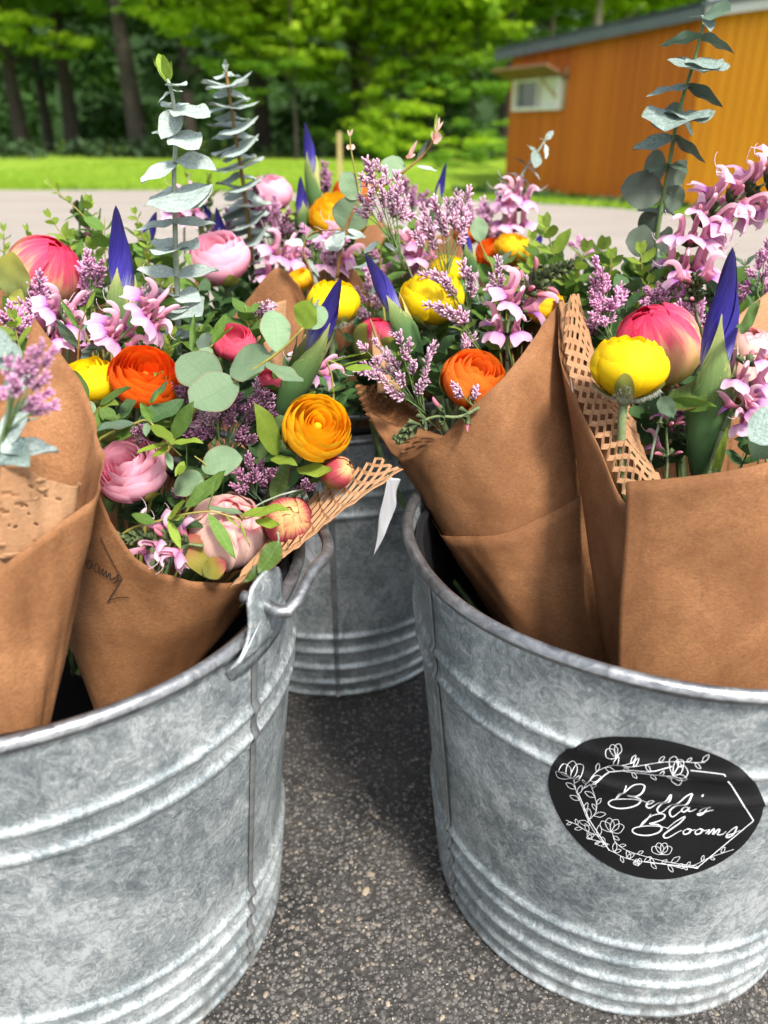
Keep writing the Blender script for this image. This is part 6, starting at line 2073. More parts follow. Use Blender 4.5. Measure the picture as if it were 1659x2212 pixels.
euc_explicit("shoot beneath the yellow and orange ranunculus with a bright folded leaf", [(180, 930), (200, 900), (216, 878), (240, 862)], .53, [
    (216, 876, 283, 837, .55, -.01, cvec(-.2, .6, .8), "leaf_green", "oval"), (214, 880, 252, 868, .45, -.02, cvec(0, .6, .8), "leaf_young", "oval"), (206, 890, 178, 866, .8, .0, cvec(.2, .4, .9), "leaf_dollar", "round"), (190, 870, 158, 800, .45, .02, cvec(.3, .2, .9), "leaf_green", "oval"), (262, 905, 292, 850, .6, .02, cvec(-.2, .3, .9), "leaf_dark", "oval"), (320, 872, 366, 826, .4, .01, cvec(-.3, .5, .8), "leaf_dark", "oval"), (330, 870, 354, 838, .25, -.005, cvec(.2, .4, .9), "leaf_young", "oval")], "w2", spx=5, stem_mat="stem_olive", group="green leaf shoots")
euc_explicit("shoot with one drooping blue green leaf between salvia and paper corner", [(168, 790), (170, 745), (172, 716), (186, 670)], .60, [
    (168, 752, 122, 688, .48, -.01, cvec(-.2, .3, .9), "leaf_bluegreen", "oval"), (172, 712, 130, 646, .28, .0, cvec(-.3, .3, .9), "leaf_green", "oval"), (172, 712, 205, 698, .45, .01, cvec(0, .6, .8), "leaf_bluegreen", "oval"), (170, 754, 240, 756, .25, 0, cvec(0, 1, .3), "leaf_dark", "oval"), (186, 670, 208, 628, .3, 0, cvec(.3, .3, .9), "leaf_young", "oval"), (186, 668, 252, 664, .2, 0, cvec(0, 1, .3), "leaf_green", "oval"), (174, 780, 206, 742, .5, .01, cvec(.1, .3, .9), "leaf_shade", "oval")], "left", spx=5, stem_mat="stem_brown", group="green leaf shoots")
t = euc_explicit("glossy dark peony leaf standing between lavender and gold ranunculus", [(596, 1120), (592, 1092), (590, 1075)], .535, [
    (590, 1084, 619, 992, .62, .01, cvec(-.2, .3, .9), "leaf_glossy", "oval"), (612, 1060, 650, 1010, .5, .02, cvec(.1, .3, .9), "leaf_dark", "oval")], "w2", spx=6, stem_mat="stem_green", group="glossy peony leaves")
euc_explicit("glossy curled leaf hanging below the red and green bud onto the bucket ear", [(600, 1150), (602, 1165), (598, 1176)], .435, [
    (604, 1168, 562, 1240, .95, -.01, cvec(-.1, .5, .85), "leaf_glossy", "oval"), (612, 1200, 524, 1260, .50, -.01, cvec(.1, .8, .6), "leaf_glossy", "oval")], None, spx=5, group="glossy peony leaves")
euc_explicit("small curled sepal leaf over the inside of the torn slit paper", [(640, 1060), (650, 1058), (660, 1054)], .53, [
    (690, 1030, 650, 1060, .5, -.01, cvec(.1, .8, .6), "leaf_glossy", "oval"), (700, 1110, 668, 1150, .3, -.02, cvec(.3, .6, .7), "leaf_glossy", "oval")], "w2", spx=4, group="glossy peony leaves")
euc_explicit("rounded glossy leaf under the right peony bud against the iris sheath", [(1430, 900), (1438, 880), (1446, 862)], .55, [
    (1442, 862, 1552, 852, .78, -.02, cvec(-.05, .5, .85), "leaf_glossy", "round"), (1440, 868, 1552, 878, .35, -.035, cvec(0, -.3, .9), "leaf_green", "oval"), (1428, 858, 1452, 898, .6, -.03, cvec(-.5, .3, .8), "leaf_bluegreen", "oval")], "w4", spx=6, group="glossy peony leaves")
euc_explicit("short yellow edged blade before the big iris sheath", [(1548, 1030), (1546, 1012)], .50, [(1546, 1018, 1574, 916, .9, .0, cvec(-.3, .2, .9), "leaf_young", "blade"), (1600, 720, 1645, 640, .35, .1, cvec(-.3, .3, .9), "leaf_green", "blade")], "w4", spx=5, group="green leaf shoots")
euc_explicit("young leaf pair standing out beside the iris sheath in the middle", [(720, 850), (716, 810), (708, 780), (740, 790)], .60, [
    (745, 796, 806, 794, .5, -.01, cvec(0, .6, .8), "leaf_young", "oval"), (742, 790, 796, 776, .3, .0, cvec(0, .9, .4), "leaf_young", "oval"), (710, 782, 790, 765, .22, .01, cvec(0, 1, .3), "leaf_young", "oval"), (712, 850, 736, 832, .35, -.01, cvec(.4, .4, .8), "leaf_young", "lance")], "w2", spx=5, stem_mat="stem_olive", group="green leaf shoots")

# --- leaf shoots behind
GS = "green leaf shoots"
sprig("narrow leaved shoot sticking out over the drive at the far left", (232, 540), (112, 402), (18, -6), 7, 46, .84, "left", group=GS, seed=1)
sprig("upright narrow leaved shoot left of the tall iris", (205, 560), (190, 440), (-10, 0), 6, 46, .86, "left", "oval", seed=2, group=GS)
sprig("low shoot with oval leaves over the pink peony bud", (180, 600), (108, 470), (10, -4), 6, 42, .80, "left", "oval", seed=3, group=GS, wf=.8)
sprig("shoot of dull green leaves behind the leftmost peony bud", (20, 640), (8, 500), (-4, 0), 5, 44, .86, "leftb", seed=4, group=GS, mat="leaf_dark")
sprig("long thin shoot with pale leaves reaching over the pink peony bud", (130, 620), (60, 500), (-8, 0), 6, 40, .82, "left", "lance", "leaf_green", group=GS, seed=301)
sprig("bright young shoot between the tall iris and the first silvery stem", (312, 640), (318, 520), (6, 0), 5, 40, .78, "left", "oval", "leaf_young", group=GS, seed=302)
sprig("bright young shoot above the orange ranunculus on the left", (350, 800), (372, 720), (0, 0), 4, 44, .60, "w2", "oval", "leaf_young", group=GS, seed=303)
sprig("bright young shoot among the fillings of the leaning cone", (1080, 760), (1070, 660), (0, 0), 5, 40, .70, "w3", "oval", "leaf_young", group=GS, seed=304)
sprig("bright young shoot above the peony behind the slit paper", (1360, 700), (1402, 610), (0, 0), 5, 44, .70, "w4", "oval", "leaf_young", group=GS, seed=305)
sprig("bright young shoot behind the gold ranunculus", (660, 880), (640, 780), (0, 0), 4, 44, .60, "w2", "oval", "leaf_young", group=GS, seed=306)
sprig("tiny yellow tipped shoot beside the iris behind the silver leaves", (316, 560), (292, 462), (4, 0), 5, 34, .84, "left", "oval", seed=5, group=GS, nyoung=3)
sprig("brown budded shoot behind the first silvery stem", (440, 500), (402, 370), (6, 0), 6, 36, 1.05, "leftb", seed=6, group=GS, mat="leaf_dark")
sprig("dark shoot between the two silvery stems", (462, 520), (452, 390), (-4, 0), 6, 40, 1.08, "backl", seed=7, group=GS)
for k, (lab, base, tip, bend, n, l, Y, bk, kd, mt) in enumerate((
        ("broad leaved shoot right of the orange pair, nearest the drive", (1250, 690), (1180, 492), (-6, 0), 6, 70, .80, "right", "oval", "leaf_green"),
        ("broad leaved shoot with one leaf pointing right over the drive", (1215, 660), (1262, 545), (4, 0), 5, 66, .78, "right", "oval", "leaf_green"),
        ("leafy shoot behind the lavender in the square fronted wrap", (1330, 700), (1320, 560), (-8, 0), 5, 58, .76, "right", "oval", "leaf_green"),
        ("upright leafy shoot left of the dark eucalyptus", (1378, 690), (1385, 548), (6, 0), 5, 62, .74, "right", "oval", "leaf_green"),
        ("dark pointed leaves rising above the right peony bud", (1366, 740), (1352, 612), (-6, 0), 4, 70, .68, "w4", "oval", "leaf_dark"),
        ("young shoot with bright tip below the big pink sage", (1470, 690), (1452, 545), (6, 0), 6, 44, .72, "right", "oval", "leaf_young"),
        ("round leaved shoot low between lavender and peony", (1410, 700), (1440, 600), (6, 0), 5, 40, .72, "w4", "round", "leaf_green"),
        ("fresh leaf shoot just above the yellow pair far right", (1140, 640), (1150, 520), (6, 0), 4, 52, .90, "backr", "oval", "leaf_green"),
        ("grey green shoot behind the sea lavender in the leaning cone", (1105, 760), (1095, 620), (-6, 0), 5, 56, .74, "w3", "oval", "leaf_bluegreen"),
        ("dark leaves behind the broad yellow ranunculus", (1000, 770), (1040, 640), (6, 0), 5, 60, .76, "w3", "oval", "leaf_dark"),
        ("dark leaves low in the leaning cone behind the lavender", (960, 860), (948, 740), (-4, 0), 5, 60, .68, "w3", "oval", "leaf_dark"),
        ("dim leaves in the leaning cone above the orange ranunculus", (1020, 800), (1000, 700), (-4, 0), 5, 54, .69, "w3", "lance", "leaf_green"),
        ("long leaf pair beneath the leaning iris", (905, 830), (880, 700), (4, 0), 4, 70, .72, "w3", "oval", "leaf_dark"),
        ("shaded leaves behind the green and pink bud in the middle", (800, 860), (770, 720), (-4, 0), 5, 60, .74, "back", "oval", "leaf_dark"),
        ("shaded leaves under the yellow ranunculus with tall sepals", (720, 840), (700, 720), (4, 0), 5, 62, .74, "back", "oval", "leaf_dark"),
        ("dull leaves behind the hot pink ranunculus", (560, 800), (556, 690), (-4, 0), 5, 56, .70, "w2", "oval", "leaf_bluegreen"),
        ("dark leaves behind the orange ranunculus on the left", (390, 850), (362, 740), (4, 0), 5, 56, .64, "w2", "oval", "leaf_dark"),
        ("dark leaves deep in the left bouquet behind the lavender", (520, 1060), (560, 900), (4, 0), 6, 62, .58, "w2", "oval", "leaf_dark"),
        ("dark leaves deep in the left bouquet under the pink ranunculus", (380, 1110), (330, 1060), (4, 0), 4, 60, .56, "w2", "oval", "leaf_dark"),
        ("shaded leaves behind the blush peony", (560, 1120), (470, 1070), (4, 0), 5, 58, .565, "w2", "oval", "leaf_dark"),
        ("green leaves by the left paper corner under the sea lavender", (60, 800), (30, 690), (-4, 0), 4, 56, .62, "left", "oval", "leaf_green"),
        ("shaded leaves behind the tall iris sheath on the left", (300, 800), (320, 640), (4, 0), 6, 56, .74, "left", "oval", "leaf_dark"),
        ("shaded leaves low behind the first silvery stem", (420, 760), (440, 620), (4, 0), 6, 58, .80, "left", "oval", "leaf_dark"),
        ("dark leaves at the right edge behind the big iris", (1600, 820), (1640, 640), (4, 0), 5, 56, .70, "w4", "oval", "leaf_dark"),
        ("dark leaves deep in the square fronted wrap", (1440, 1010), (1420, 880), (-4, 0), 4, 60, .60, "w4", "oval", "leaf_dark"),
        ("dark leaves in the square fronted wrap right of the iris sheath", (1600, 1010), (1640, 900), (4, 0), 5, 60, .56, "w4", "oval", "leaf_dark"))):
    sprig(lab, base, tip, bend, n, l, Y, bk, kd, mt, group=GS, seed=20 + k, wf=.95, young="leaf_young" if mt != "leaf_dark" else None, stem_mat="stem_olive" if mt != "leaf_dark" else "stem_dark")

# --- sea lavender
sea_lavender("pale sea lavender spray standing tallest in the centre", (911, 660), (836, 492), [(790, 398), (800, 372), (818, 368), (834, 382), (788, 440), (782, 462), (808, 446), (826, 424), (846, 430), (858, 398), (862, 420), (872, 442), (850, 462), (876, 470)], .73, "w3", 40, "floret")
sea_lavender("sea lavender spray right of the tallest one", (958, 690), (968, 560), [(918, 462), (944, 456), (968, 452), (986, 436), (1006, 432), (924, 496), (906, 520), (934, 528), (960, 488), (982, 478), (1002, 484), (998, 514)], .75, "w3", 40, "floret")
sea_lavender("low sea lavender spray crossing the broad yellow ranunculus", (1046, 790), (1000, 660), [(920, 598), (938, 600), (954, 606), (970, 612), (1002, 588), (1012, 600), (1020, 616)], .70, "w3", 38, "floret")
sea_lavender("sea lavender on a slanting stem above the orange ranunculus", (1080, 810), (1000, 704), [(930, 662), (948, 668), (966, 674), (984, 684), (1000, 690)], .66, "w3", 40, "floret")
sea_lavender("sea lavender spilling over the collar of the leaning cone", (945, 925), (892, 862), [(790, 756), (819, 750), (866, 738), (884, 748), (930, 764), (803, 796), (838, 770), (850, 784), (893, 792), (920, 806), (868, 820), (855, 852), (826, 822), (842, 806), (906, 842), (790, 806)], .645, "w3", 38, "floret")
sea_lavender("little sea lavender tuft in front of the orange ranunculus in the cone", (1040, 900), (1016, 872), [(985, 838), (1000, 836), (1016, 842), (1026, 854), (992, 850)], .60, "w3", 36, "floret")
sea_lavender("sea lavender between the yellow ranunculus and the pink sage in the cone", (1092, 720), (1080, 660), [(1076, 576), (1064, 604), (1082, 606), (1072, 632), (1092, 632)], .69, "w3", 36, "floret")
sea_lavender("thick pink sea lavender behind the slit paper with holes", (1330, 800), (1310, 700), [(1290, 580), (1300, 600), (1286, 622), (1282, 644), (1312, 618), (1334, 636), (1322, 660), (1300, 664), (1276, 700), (1290, 690), (1308, 696), (1272, 716), (1322, 690), (1340, 652), (1286, 660), (1296, 640)], .66, "w4", 40, "floret_pink")
sea_lavender("sea lavender behind the right peony bud beside the big iris", (1500, 760), (1490, 690), [(1466, 644), (1480, 632), (1498, 650), (1510, 672), (1504, 694), (1520, 700), (1470, 668), (1484, 672)], .68, "w4", 38, "floret_pink")
sea_lavender("pink sea lavender at the right edge above the paper sheet", (1650, 660), (1640, 610), [(1656, 540), (1640, 566), (1660, 580), (1624, 594), (1648, 606), (1612, 618), (1660, 622), (1600, 640)], .70, "right", 40, "floret_pink")
sea_lavender("sea lavender low between sage and eucalyptus on the right", (1400, 720), (1398, 670), [(1376, 640), (1390, 650), (1410, 660), (1470, 600), (1500, 610), (1450, 630)], .72, "right", 38, "floret_pink")
sea_lavender("dusky sea lavender in the heart of the left bouquet", (500, 1040), (492, 960), [(470, 876), (492, 866), (512, 872), (530, 882), (552, 866), (566, 884), (440, 910), (420, 920), (462, 906), (500, 900), (530, 912), (546, 900), (520, 940), (534, 950), (440, 940), (454, 930), (404, 860), (392, 870), (424, 944), (580, 900), (570, 860)], .565, "w2", 42, "floret_dusky", "stem_dark")
sea_lavender("dusky sea lavender beneath the gold ranunculus", (570, 1110), (545, 1060), [(530, 1036), (548, 1034), (566, 1040), (560, 1020), (582, 1024), (520, 1056), (506, 1010), (536, 1000)], .535, "w2", 40, "floret_dusky", "stem_dark")
sea_lavender("pink sea lavender sprig in front of the pointed paper corner", (-6, 1010), (20, 900), [(80, 762), (104, 774), (60, 776), (42, 800), (70, 810), (88, 826), (30, 832), (98, 882), (76, 892), (58, 880), (20, 790), (10, 850), (86, 858)], .375, "w1", 46, "floret_pink", "stem_green", spx=6)
sea_lavender("pink sea lavender below the pink peony bud at the far left", (110, 740), (92, 690), [(84, 612), (72, 634), (96, 630), (110, 650), (80, 660), (60, 668), (100, 672)], .70, "left", 42, "floret_pink")
sea_lavender("pink sea lavender left of the tall iris", (206, 720), (200, 650), [(190, 566), (180, 590), (200, 584), (212, 604), (176, 616), (192, 630), (216, 580), (184, 650)], .72, "left", 42, "floret_pink")
sea_lavender("pink sea lavender at the left edge beside the paper corner", (40, 780), (36, 730), [(6, 690), (24, 680), (40, 690), (56, 700), (20, 712), (48, 720), (10, 722)], .64, "left", 42, "floret_pink")
sea_lavender("sea lavender right of the first silvery stem above the salvia", (340, 740), (334, 690), [(330, 624), (312, 640), (344, 640), (326, 656)], .74, "left", 36, "floret_pink")
GB = "sea lavender sprays"
sea_lavender("blurred sea lavender cloud right of the second silvery stem", (600, 640), (588, 540), [(556, 430), (548, 450), (564, 466), (580, 470), (596, 478), (610, 490), (570, 500), (590, 504), (556, 486), (622, 500), (600, 520), (540, 540), (636, 520), (618, 474)], 1.0, "backl", 36, "floret_dusky", seed=9)
sea_lavender("blurred sea lavender between the two silvery stems", (520, 640), (500, 560), [(490, 470), (478, 500), (500, 490), (476, 536), (556, 560), (540, 590), (560, 600)], 1.0, "backl", 34, "floret_pink", seed=10)
sea_lavender("single blurred sea lavender head right of the highest iris", (704, 480), (702, 440), [(700, 372), (692, 392), (710, 390), (704, 410)], 1.08, "back", 34, "floret_dusky", seed=11)
sea_lavender("pale sea lavender behind the round stalked leaf", (1040, 560), (1030, 500), [(1016, 448), (1040, 446), (1060, 460), (1000, 470), (1050, 480)], 1.05, "backr", 34, "floret", seed=12)
sea_lavender("blurred sea lavender left of the slim leaning iris", (900, 500), (890, 460), [(876, 404), (894, 418), (910, 432), (924, 440), (890, 440)], 1.08, "back", 34, "floret_dusky", seed=13)
sea_lavender("sea lavender tuft under the brown paper at the left of the middle", (620, 720), (612, 640), [(560, 640), (580, 600), (600, 616), (560, 676)], .92, "backl", 34, "floret_pink", seed=14)
sea_lavender("blurred sea lavender above the green leaves by the drive", (1268, 600), (1262, 560), [(1236, 530), (1252, 522), (1270, 530), (1284, 548)], .95, "right", 30, "floret_pink", seed=15)

# --- pink sage
salvia("big pink sage arching over the drive at the upper right", [(1470, 660), (1479, 575), (1500, 495), (1545, 455), (1606, 420), (1690, 380)], .70, "right", [(.17, 4, 1, 1), (.30, 3, 1, 1), (.44, 3, 2, 2), (.58, 3, 2, 3), (.70, 3, 1, 3), (.82, 3, 1, 3), (.92, 2, 1, 3)], fpx=64, spx=11, seed=3)
salvia("pink sage with a dark crooked spike beside the leaning cone's tip", [(1096, 780), (1097, 700), (1121, 652), (1150, 614), (1190, 590), (1232, 574)], .675, "w3", [(.14, 2, 0, 1), (.32, 5, 0, 1), (.50, 0, 3, 2), (.64, 0, 2, 3)], fpx=65, spx=9, spike=26, seed=5)
salvia("green sage spike hanging over the front collar of the leaning cone", [(1036, 880), (993, 900), (940, 900), (900, 918), (872, 940), (858, 950)], .585, None, [(.12, 0, 1, 3), (.32, 0, 1, 4), (.5, 0, 0, 4)], fpx=53, spx=9, spike=22, seed=6)
salvia("pink sage star low in front of the tall iris", [(216, 796), (244, 748), (292, 702), (338, 676)], .60, "left", [(.42, 5, 0, 2), (.85, 5, 0, 2)], fpx=64, spx=9, seed=8)
salvia("pink sage between the far left lavender and the iris", [(112, 780), (108, 730), (130, 690), (150, 664)], .66, "left", [(.35, 3, 0, 2), (.7, 3, 1, 2)], fpx=64, spx=8, seed=9)
salvia("sage spike with drooping pink flowers at the front of the left wrap", [(440, 1180), (385, 1172), (330, 1166), (280, 1160), (222, 1172)], .485, None, [(.15, 3, 0, 2), (.35, 2, 1, 2), (.52, 1, 0, 3)], fpx=57, spx=8, spike=26, seed=10)
salvia("pink sage behind the pointed corner of the brown paper in the middle", [(608, 680), (600, 620), (606, 570), (620, 540)], .90, "backl", [(.4, 3, 0, 2), (.75, 3, 1, 1)], fpx=52, spx=7, seed=12)
salvia("blurred pink sage by the short eucalyptus tip on the right", [(1100, 600), (1108, 520), (1112, 460), (1118, 430)], 1.0, "backr", [(.45, 4, 0, 1), (.7, 4, 1, 1), (.9, 3, 0, 1)], fpx=48, spx=6, seed=13)
salvia("pale pink sage seen between the lavender sprays in the centre", [(900, 640), (906, 580), (912, 540), (900, 510)], .84, "w3", [(.4, 4, 0, 1), (.8, 3, 1, 1)], fpx=50, spx=6, seed=14)
salvia("small pink sage under the white backed leaves in the middle", [(706, 640), (704, 590), (716, 560), (730, 540)], .86, "back", [(.4, 3, 0, 2), (.8, 4, 1, 1)], fpx=48, spx=6, seed=15)
salvia("pink sage low in the square fronted wrap before the dark leaves", [(1438, 1050), (1442, 985), (1440, 930), (1446, 885)], .545, "w4", [(.35, 1, 2, 1), (.75, 1, 3, 2)], fpx=50, spx=8, seed=16)
salvia("pink sage at the right edge beside the big iris sheath", [(1560, 930), (1582, 870), (1606, 810), (1622, 770)], .535, "w4", [(.55, 2, 0, 2), (.85, 1, 1, 3)], fpx=60, spx=10, seed=17)
salvia("pink sage leaning to the pale leaf at the right edge", [(1660, 1010), (1640, 940), (1620, 900), (1600, 870)], .525, "w4", [(.6, 3, 0, 1), (.85, 3, 0, 1)], fpx=53, spx=7, seed=18)
salvia("dark sage stem behind the big iris with bare husks", [(1530, 760), (1508, 690), (1500, 640), (1502, 590)], .66, "right", [(.6, 1, 1, 3), (.85, 2, 1, 2)], fpx=57, spx=8, spike=14, seed=19)
salvia("green sage stem behind the far left leaves", [(160, 600), (170, 530), (172, 470), (170, 440)], .86, "left", [(.4, 1, 1, 3), (.7, 0, 1, 4)], fpx=48, spx=7, spike=16, seed=20)
salvia("pink sage behind the silver leaves on the left", [(400, 560), (398, 500), (402, 470), (410, 450)], 1.0, "leftb", [(.5, 4, 0, 1), (.85, 3, 0, 1)], fpx=46, spx=6, seed=21)
salvia("pink sage peeping behind the wrap of the gold ranunculus", [(640, 900), (648, 850), (660, 812), (690, 780)], .62, "w2", [(.4, 2, 0, 1), (.8, 3, 0, 1)], fpx=52, spx=7, seed=22)

# --- a second, finer helping of sage and lavender
for k, (lab, base, fork, x, y, w, h, n, Y, bk, mt, sz) in enumerate((
        ("fine pale lavender sprig between the round leaves and the gold ranunculus", (560, 1000), (560, 900), 570, 850, 26, 26, 7, .585, "w2", "floret", 30),
        ("fine pale lavender sprig left of the round leaves", (400, 940), (392, 880), 386, 850, 22, 18, 6, .56, "w2", "floret_dusky", 30),
        ("fine pink lavender sprig above the yellow side-on ranunculus", (220, 800), (214, 750), 210, 735, 24, 18, 6, .63, "w2", "floret_pink", 32),
        ("fine lavender sprig over the hot pink ranunculus", (540, 760), (548, 700), 560, 670, 26, 20, 7, .70, "w2", "floret", 30),
        ("fine lavender sprig in front of the folded brown paper corner", (660, 760), (664, 700), 668, 690, 20, 18, 5, .70, "w2", "floret_pink", 30),
        ("fine lavender sprig just above the orange ranunculus in the cone", (1010, 800), (1006, 760), 1004, 744, 28, 14, 6, .665, "w3", "floret", 30),
        ("fine lavender sprig between the leaning iris and the collar", (900, 820), (890, 740), 876, 706, 22, 18, 6, .70, "w3", "floret", 30),
        ("fine lavender sprig beneath the big pink sage", (1440, 690), (1444, 640), 1440, 610, 26, 18, 7, .73, "right", "floret_pink", 32),
        ("fine lavender sprig in the gap by the right bucket's iris sheath", (1470, 1000), (1462, 930), 1460, 905, 16, 20, 5, .58, "w4", "floret_dusky", 32),
        ("fine lavender sprig at the right edge below the paper sheet", (1640, 900), (1630, 820), 1632, 790, 24, 18, 6, .60, "w4", "floret_pink", 32))):
    rr = random.Random(k + 170)
    sea_lavender(lab, base, fork, [(x + rr.uniform(-w, w), y + rr.uniform(-h, h)) for _ in range(n)], Y, bk, sz, mt, seed=160 + k, spx=3)
for k, (lab, base, fork, x, y, w, h, n, Y, bk, mt, sz) in enumerate((
        ("dusty sea lavender tuft between the packed pink ranunculus and the blush peony", (400, 1150), (400, 1090), 396, 1068, 24, 16, 6, .535, "w2", "floret_dusky", 30),
        ("dusty sea lavender tuft right below the round leaves", (480, 980), (470, 920), 452, 900, 26, 22, 8, .55, "w2", "floret", 32),
        ("dusty sea lavender tuft above the packed pink ranunculus", (300, 1000), (296, 950), 286, 938, 22, 14, 6, .545, "w2", "floret_dusky", 30),
        ("dusty sea lavender tuft between the small maroon bud and the red and green bud", (650, 1110), (652, 1070), 656, 1052, 20, 14, 5, .53, "w2", "floret_dusky", 28),
        ("dusty sea lavender tuft above the right peony bud", (1420, 720), (1420, 660), 1424, 642, 26, 16, 7, .69, "w4", "floret_pink", 32),
        ("dusty sea lavender tuft left of the dark crooked sage spike", (1130, 700), (1136, 640), 1138, 620, 20, 20, 6, .74, "w3", "floret", 30),
        ("dusty sea lavender tuft above the yellow ranunculus with tall sepals", (720, 640), (716, 590), 712, 572, 26, 18, 7, .84, "back", "floret", 30))):
    rr = random.Random(k + 270)
    sea_lavender(lab, base, fork, [(x + rr.uniform(-w, w), y + rr.uniform(-h, h)) for _ in range(n)], Y, bk, sz, mt, seed=260 + k, spx=3)
# --- the filling between the blooms
FILL = [
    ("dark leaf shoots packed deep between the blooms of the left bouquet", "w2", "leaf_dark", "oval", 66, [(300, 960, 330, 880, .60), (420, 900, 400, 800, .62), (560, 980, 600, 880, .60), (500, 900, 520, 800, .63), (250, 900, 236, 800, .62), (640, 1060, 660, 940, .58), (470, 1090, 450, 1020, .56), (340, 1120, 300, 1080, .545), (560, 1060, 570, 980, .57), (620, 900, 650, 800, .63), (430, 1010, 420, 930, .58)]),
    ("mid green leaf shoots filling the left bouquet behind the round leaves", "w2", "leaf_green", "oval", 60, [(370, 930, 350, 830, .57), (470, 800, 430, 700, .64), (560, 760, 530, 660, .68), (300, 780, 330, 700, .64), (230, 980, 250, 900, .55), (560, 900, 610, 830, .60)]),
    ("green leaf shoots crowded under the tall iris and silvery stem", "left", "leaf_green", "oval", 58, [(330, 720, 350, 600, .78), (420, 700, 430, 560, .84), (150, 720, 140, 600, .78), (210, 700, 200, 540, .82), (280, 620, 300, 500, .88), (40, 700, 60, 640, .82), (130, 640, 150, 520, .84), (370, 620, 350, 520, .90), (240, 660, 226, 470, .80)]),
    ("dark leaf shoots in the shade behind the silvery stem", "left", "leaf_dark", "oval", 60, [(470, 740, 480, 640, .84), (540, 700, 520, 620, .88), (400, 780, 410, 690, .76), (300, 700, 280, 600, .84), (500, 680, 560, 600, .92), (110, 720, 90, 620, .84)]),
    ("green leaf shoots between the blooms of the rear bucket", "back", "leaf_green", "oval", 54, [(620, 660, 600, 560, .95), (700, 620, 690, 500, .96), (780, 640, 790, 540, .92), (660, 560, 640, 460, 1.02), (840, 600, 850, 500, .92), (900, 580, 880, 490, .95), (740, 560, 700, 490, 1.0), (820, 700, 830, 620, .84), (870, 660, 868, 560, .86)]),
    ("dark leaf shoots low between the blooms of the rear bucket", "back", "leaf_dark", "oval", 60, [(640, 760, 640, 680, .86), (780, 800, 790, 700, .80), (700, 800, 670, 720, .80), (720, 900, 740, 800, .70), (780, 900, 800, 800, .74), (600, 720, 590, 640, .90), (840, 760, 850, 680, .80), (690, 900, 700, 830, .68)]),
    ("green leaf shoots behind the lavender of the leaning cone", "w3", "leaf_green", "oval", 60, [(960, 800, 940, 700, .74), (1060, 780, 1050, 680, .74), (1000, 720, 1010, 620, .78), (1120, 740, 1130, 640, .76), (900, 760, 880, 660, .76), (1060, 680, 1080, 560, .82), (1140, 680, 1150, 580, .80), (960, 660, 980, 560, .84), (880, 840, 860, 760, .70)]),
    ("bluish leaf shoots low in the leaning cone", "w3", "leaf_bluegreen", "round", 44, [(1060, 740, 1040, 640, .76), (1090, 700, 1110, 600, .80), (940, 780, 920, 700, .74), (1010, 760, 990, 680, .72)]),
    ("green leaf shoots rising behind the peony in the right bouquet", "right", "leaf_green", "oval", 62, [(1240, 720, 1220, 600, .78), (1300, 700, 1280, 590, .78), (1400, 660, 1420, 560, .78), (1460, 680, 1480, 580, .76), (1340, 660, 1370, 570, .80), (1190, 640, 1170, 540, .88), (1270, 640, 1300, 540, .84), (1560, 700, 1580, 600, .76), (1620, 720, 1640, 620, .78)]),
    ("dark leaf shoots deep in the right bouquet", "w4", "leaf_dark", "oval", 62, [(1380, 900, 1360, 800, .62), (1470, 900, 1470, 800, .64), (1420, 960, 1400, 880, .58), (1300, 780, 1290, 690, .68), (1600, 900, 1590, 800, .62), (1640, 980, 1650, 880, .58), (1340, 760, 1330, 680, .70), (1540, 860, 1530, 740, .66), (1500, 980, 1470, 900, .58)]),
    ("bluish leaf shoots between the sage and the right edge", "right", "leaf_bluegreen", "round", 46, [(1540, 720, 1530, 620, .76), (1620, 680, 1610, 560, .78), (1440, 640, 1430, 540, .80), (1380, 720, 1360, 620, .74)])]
MARKS = [("pointed paper corner", 110, 800), ("pink peony bud", 96, 590), ("tall iris", 260, 600), ("first silvery stem", 380, 560), ("second silvery stem", 520, 480), ("orange ranunculus", 313, 815), ("yellow side-on ranunculus", 194, 826),
         ("packed pink ranunculus", 284, 1016), ("gold ranunculus", 684, 925), ("hot pink ranunculus", 506, 742), ("blurred pink ranunculus", 474, 560), ("dusky sea lavender", 500, 930), ("blush peony", 492, 1148), ("round red and green bud", 622, 1126), ("folded brown paper corner", 590, 660), ("iris above the gold ranunculus", 690, 720),
         ("yellow ranunculus with tall sepals", 720, 655), ("highest iris", 670, 340), ("golden ranunculus at the back", 730, 470), ("tallest sea lavender", 830, 420), ("leaning iris", 850, 640), ("broad yellow ranunculus", 934, 645), ("orange ranunculus in the cone", 1018, 815), ("dark crooked sage spike", 1190, 590),
         ("far orange pair", 1085, 545), ("paper tip of the leaning cone", 1205, 660), ("dark eucalyptus stem", 1410, 520), ("bright yellow ranunculus", 1357, 795), ("right peony bud", 1420, 748), ("big iris", 1550, 680), ("big pink sage", 1540, 455), ("green and pink bud", 812, 738), ("right edge", 1659, 780), ("lavender over the collar", 870, 790)]
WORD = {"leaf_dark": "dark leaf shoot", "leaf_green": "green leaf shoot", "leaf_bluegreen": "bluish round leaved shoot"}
seen = set()


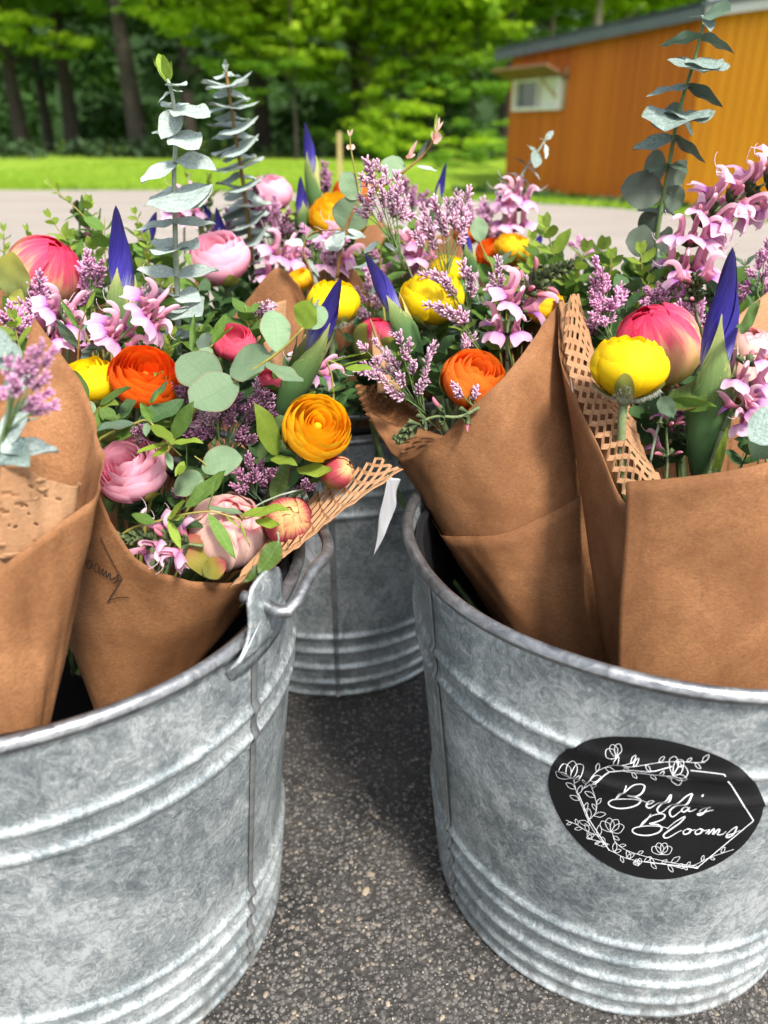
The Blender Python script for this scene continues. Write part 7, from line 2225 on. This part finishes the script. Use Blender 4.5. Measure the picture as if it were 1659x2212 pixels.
def where(mt, x, y, deep):
    near = sorted(MARKS, key=lambda q: (q[1] - x) ** 2 + (q[2] - y) ** 2)
    for q in near[:4]:
        dx, dy = x - q[1], y - q[2]
        rel = ("left of" if dx < 0 else "right of") if abs(dx) > abs(dy) else ("above" if dy < 0 else "below")
        lab = "%s %s %s the %s" % (WORD[mt], deep, rel, q[0])
        if lab not in seen:
            seen.add(lab)
            return lab
    lab = "%s %s between the %s and the %s" % (WORD[mt], deep, near[0][0], near[1][0])
    seen.add(lab)
    return lab


for fi, (grp, bk, mt, kd, l, spots) in enumerate(FILL):
    for k, (x0, y0, x1, y1, Y) in enumerate(spots):
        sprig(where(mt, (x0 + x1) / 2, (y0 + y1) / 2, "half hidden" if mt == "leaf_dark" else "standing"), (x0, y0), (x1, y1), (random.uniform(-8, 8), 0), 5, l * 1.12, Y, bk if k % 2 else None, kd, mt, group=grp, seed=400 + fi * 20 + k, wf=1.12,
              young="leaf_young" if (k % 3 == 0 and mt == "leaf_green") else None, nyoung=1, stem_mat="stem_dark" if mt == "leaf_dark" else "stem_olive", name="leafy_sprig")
for k, (lab, base, fork, x, y, w, h, n, Y, bk, mt, sz) in enumerate((
        ("hazy pink lavender mass left of the highest iris", (620, 620), (610, 520), 600, 480, 50, 46, 14, 1.04, "backl", "floret_pink", 34),
        ("pink lavender mass under the second silvery stem", (540, 640), (530, 570), 520, 540, 50, 50, 12, .98, "backl", "floret_dusky", 34),
        ("pink lavender filling in front of the rear brown paper", (680, 640), (680, 560), 680, 540, 60, 40, 12, .92, "back", "floret_pink", 34),
        ("pale lavender filling between the tallest sprays and the far sage", (1060, 560), (1050, 500), 1040, 480, 60, 40, 14, 1.02, "backr", "floret_pink", 34),
        ("pink lavender filling left of the broad yellow ranunculus", (860, 700), (850, 620), 850, 590, 50, 50, 10, .86, "back", "floret_pink", 34),
        ("dark pink lavender beside the pointed paper corner, under the salvia", (120, 800), (110, 740), 100, 700, 70, 40, 12, .68, "left", "floret_pink", 40),
        ("pale lavender hanging behind the green and pink bud", (800, 760), (810, 700), 800, 650, 40, 40, 8, .80, "back", "floret", 34),
        ("pink lavender cloud above the shoots beside the drive on the right", (1240, 640), (1236, 590), 1236, 560, 60, 30, 10, .92, "right", "floret_pink", 30))):
    rr = random.Random(k + 70)
    sea_lavender(lab, base, fork, [(x + rr.uniform(-w, w), y + rr.uniform(-h, h)) for _ in range(n)], Y, bk, sz, mt, seed=60 + k)
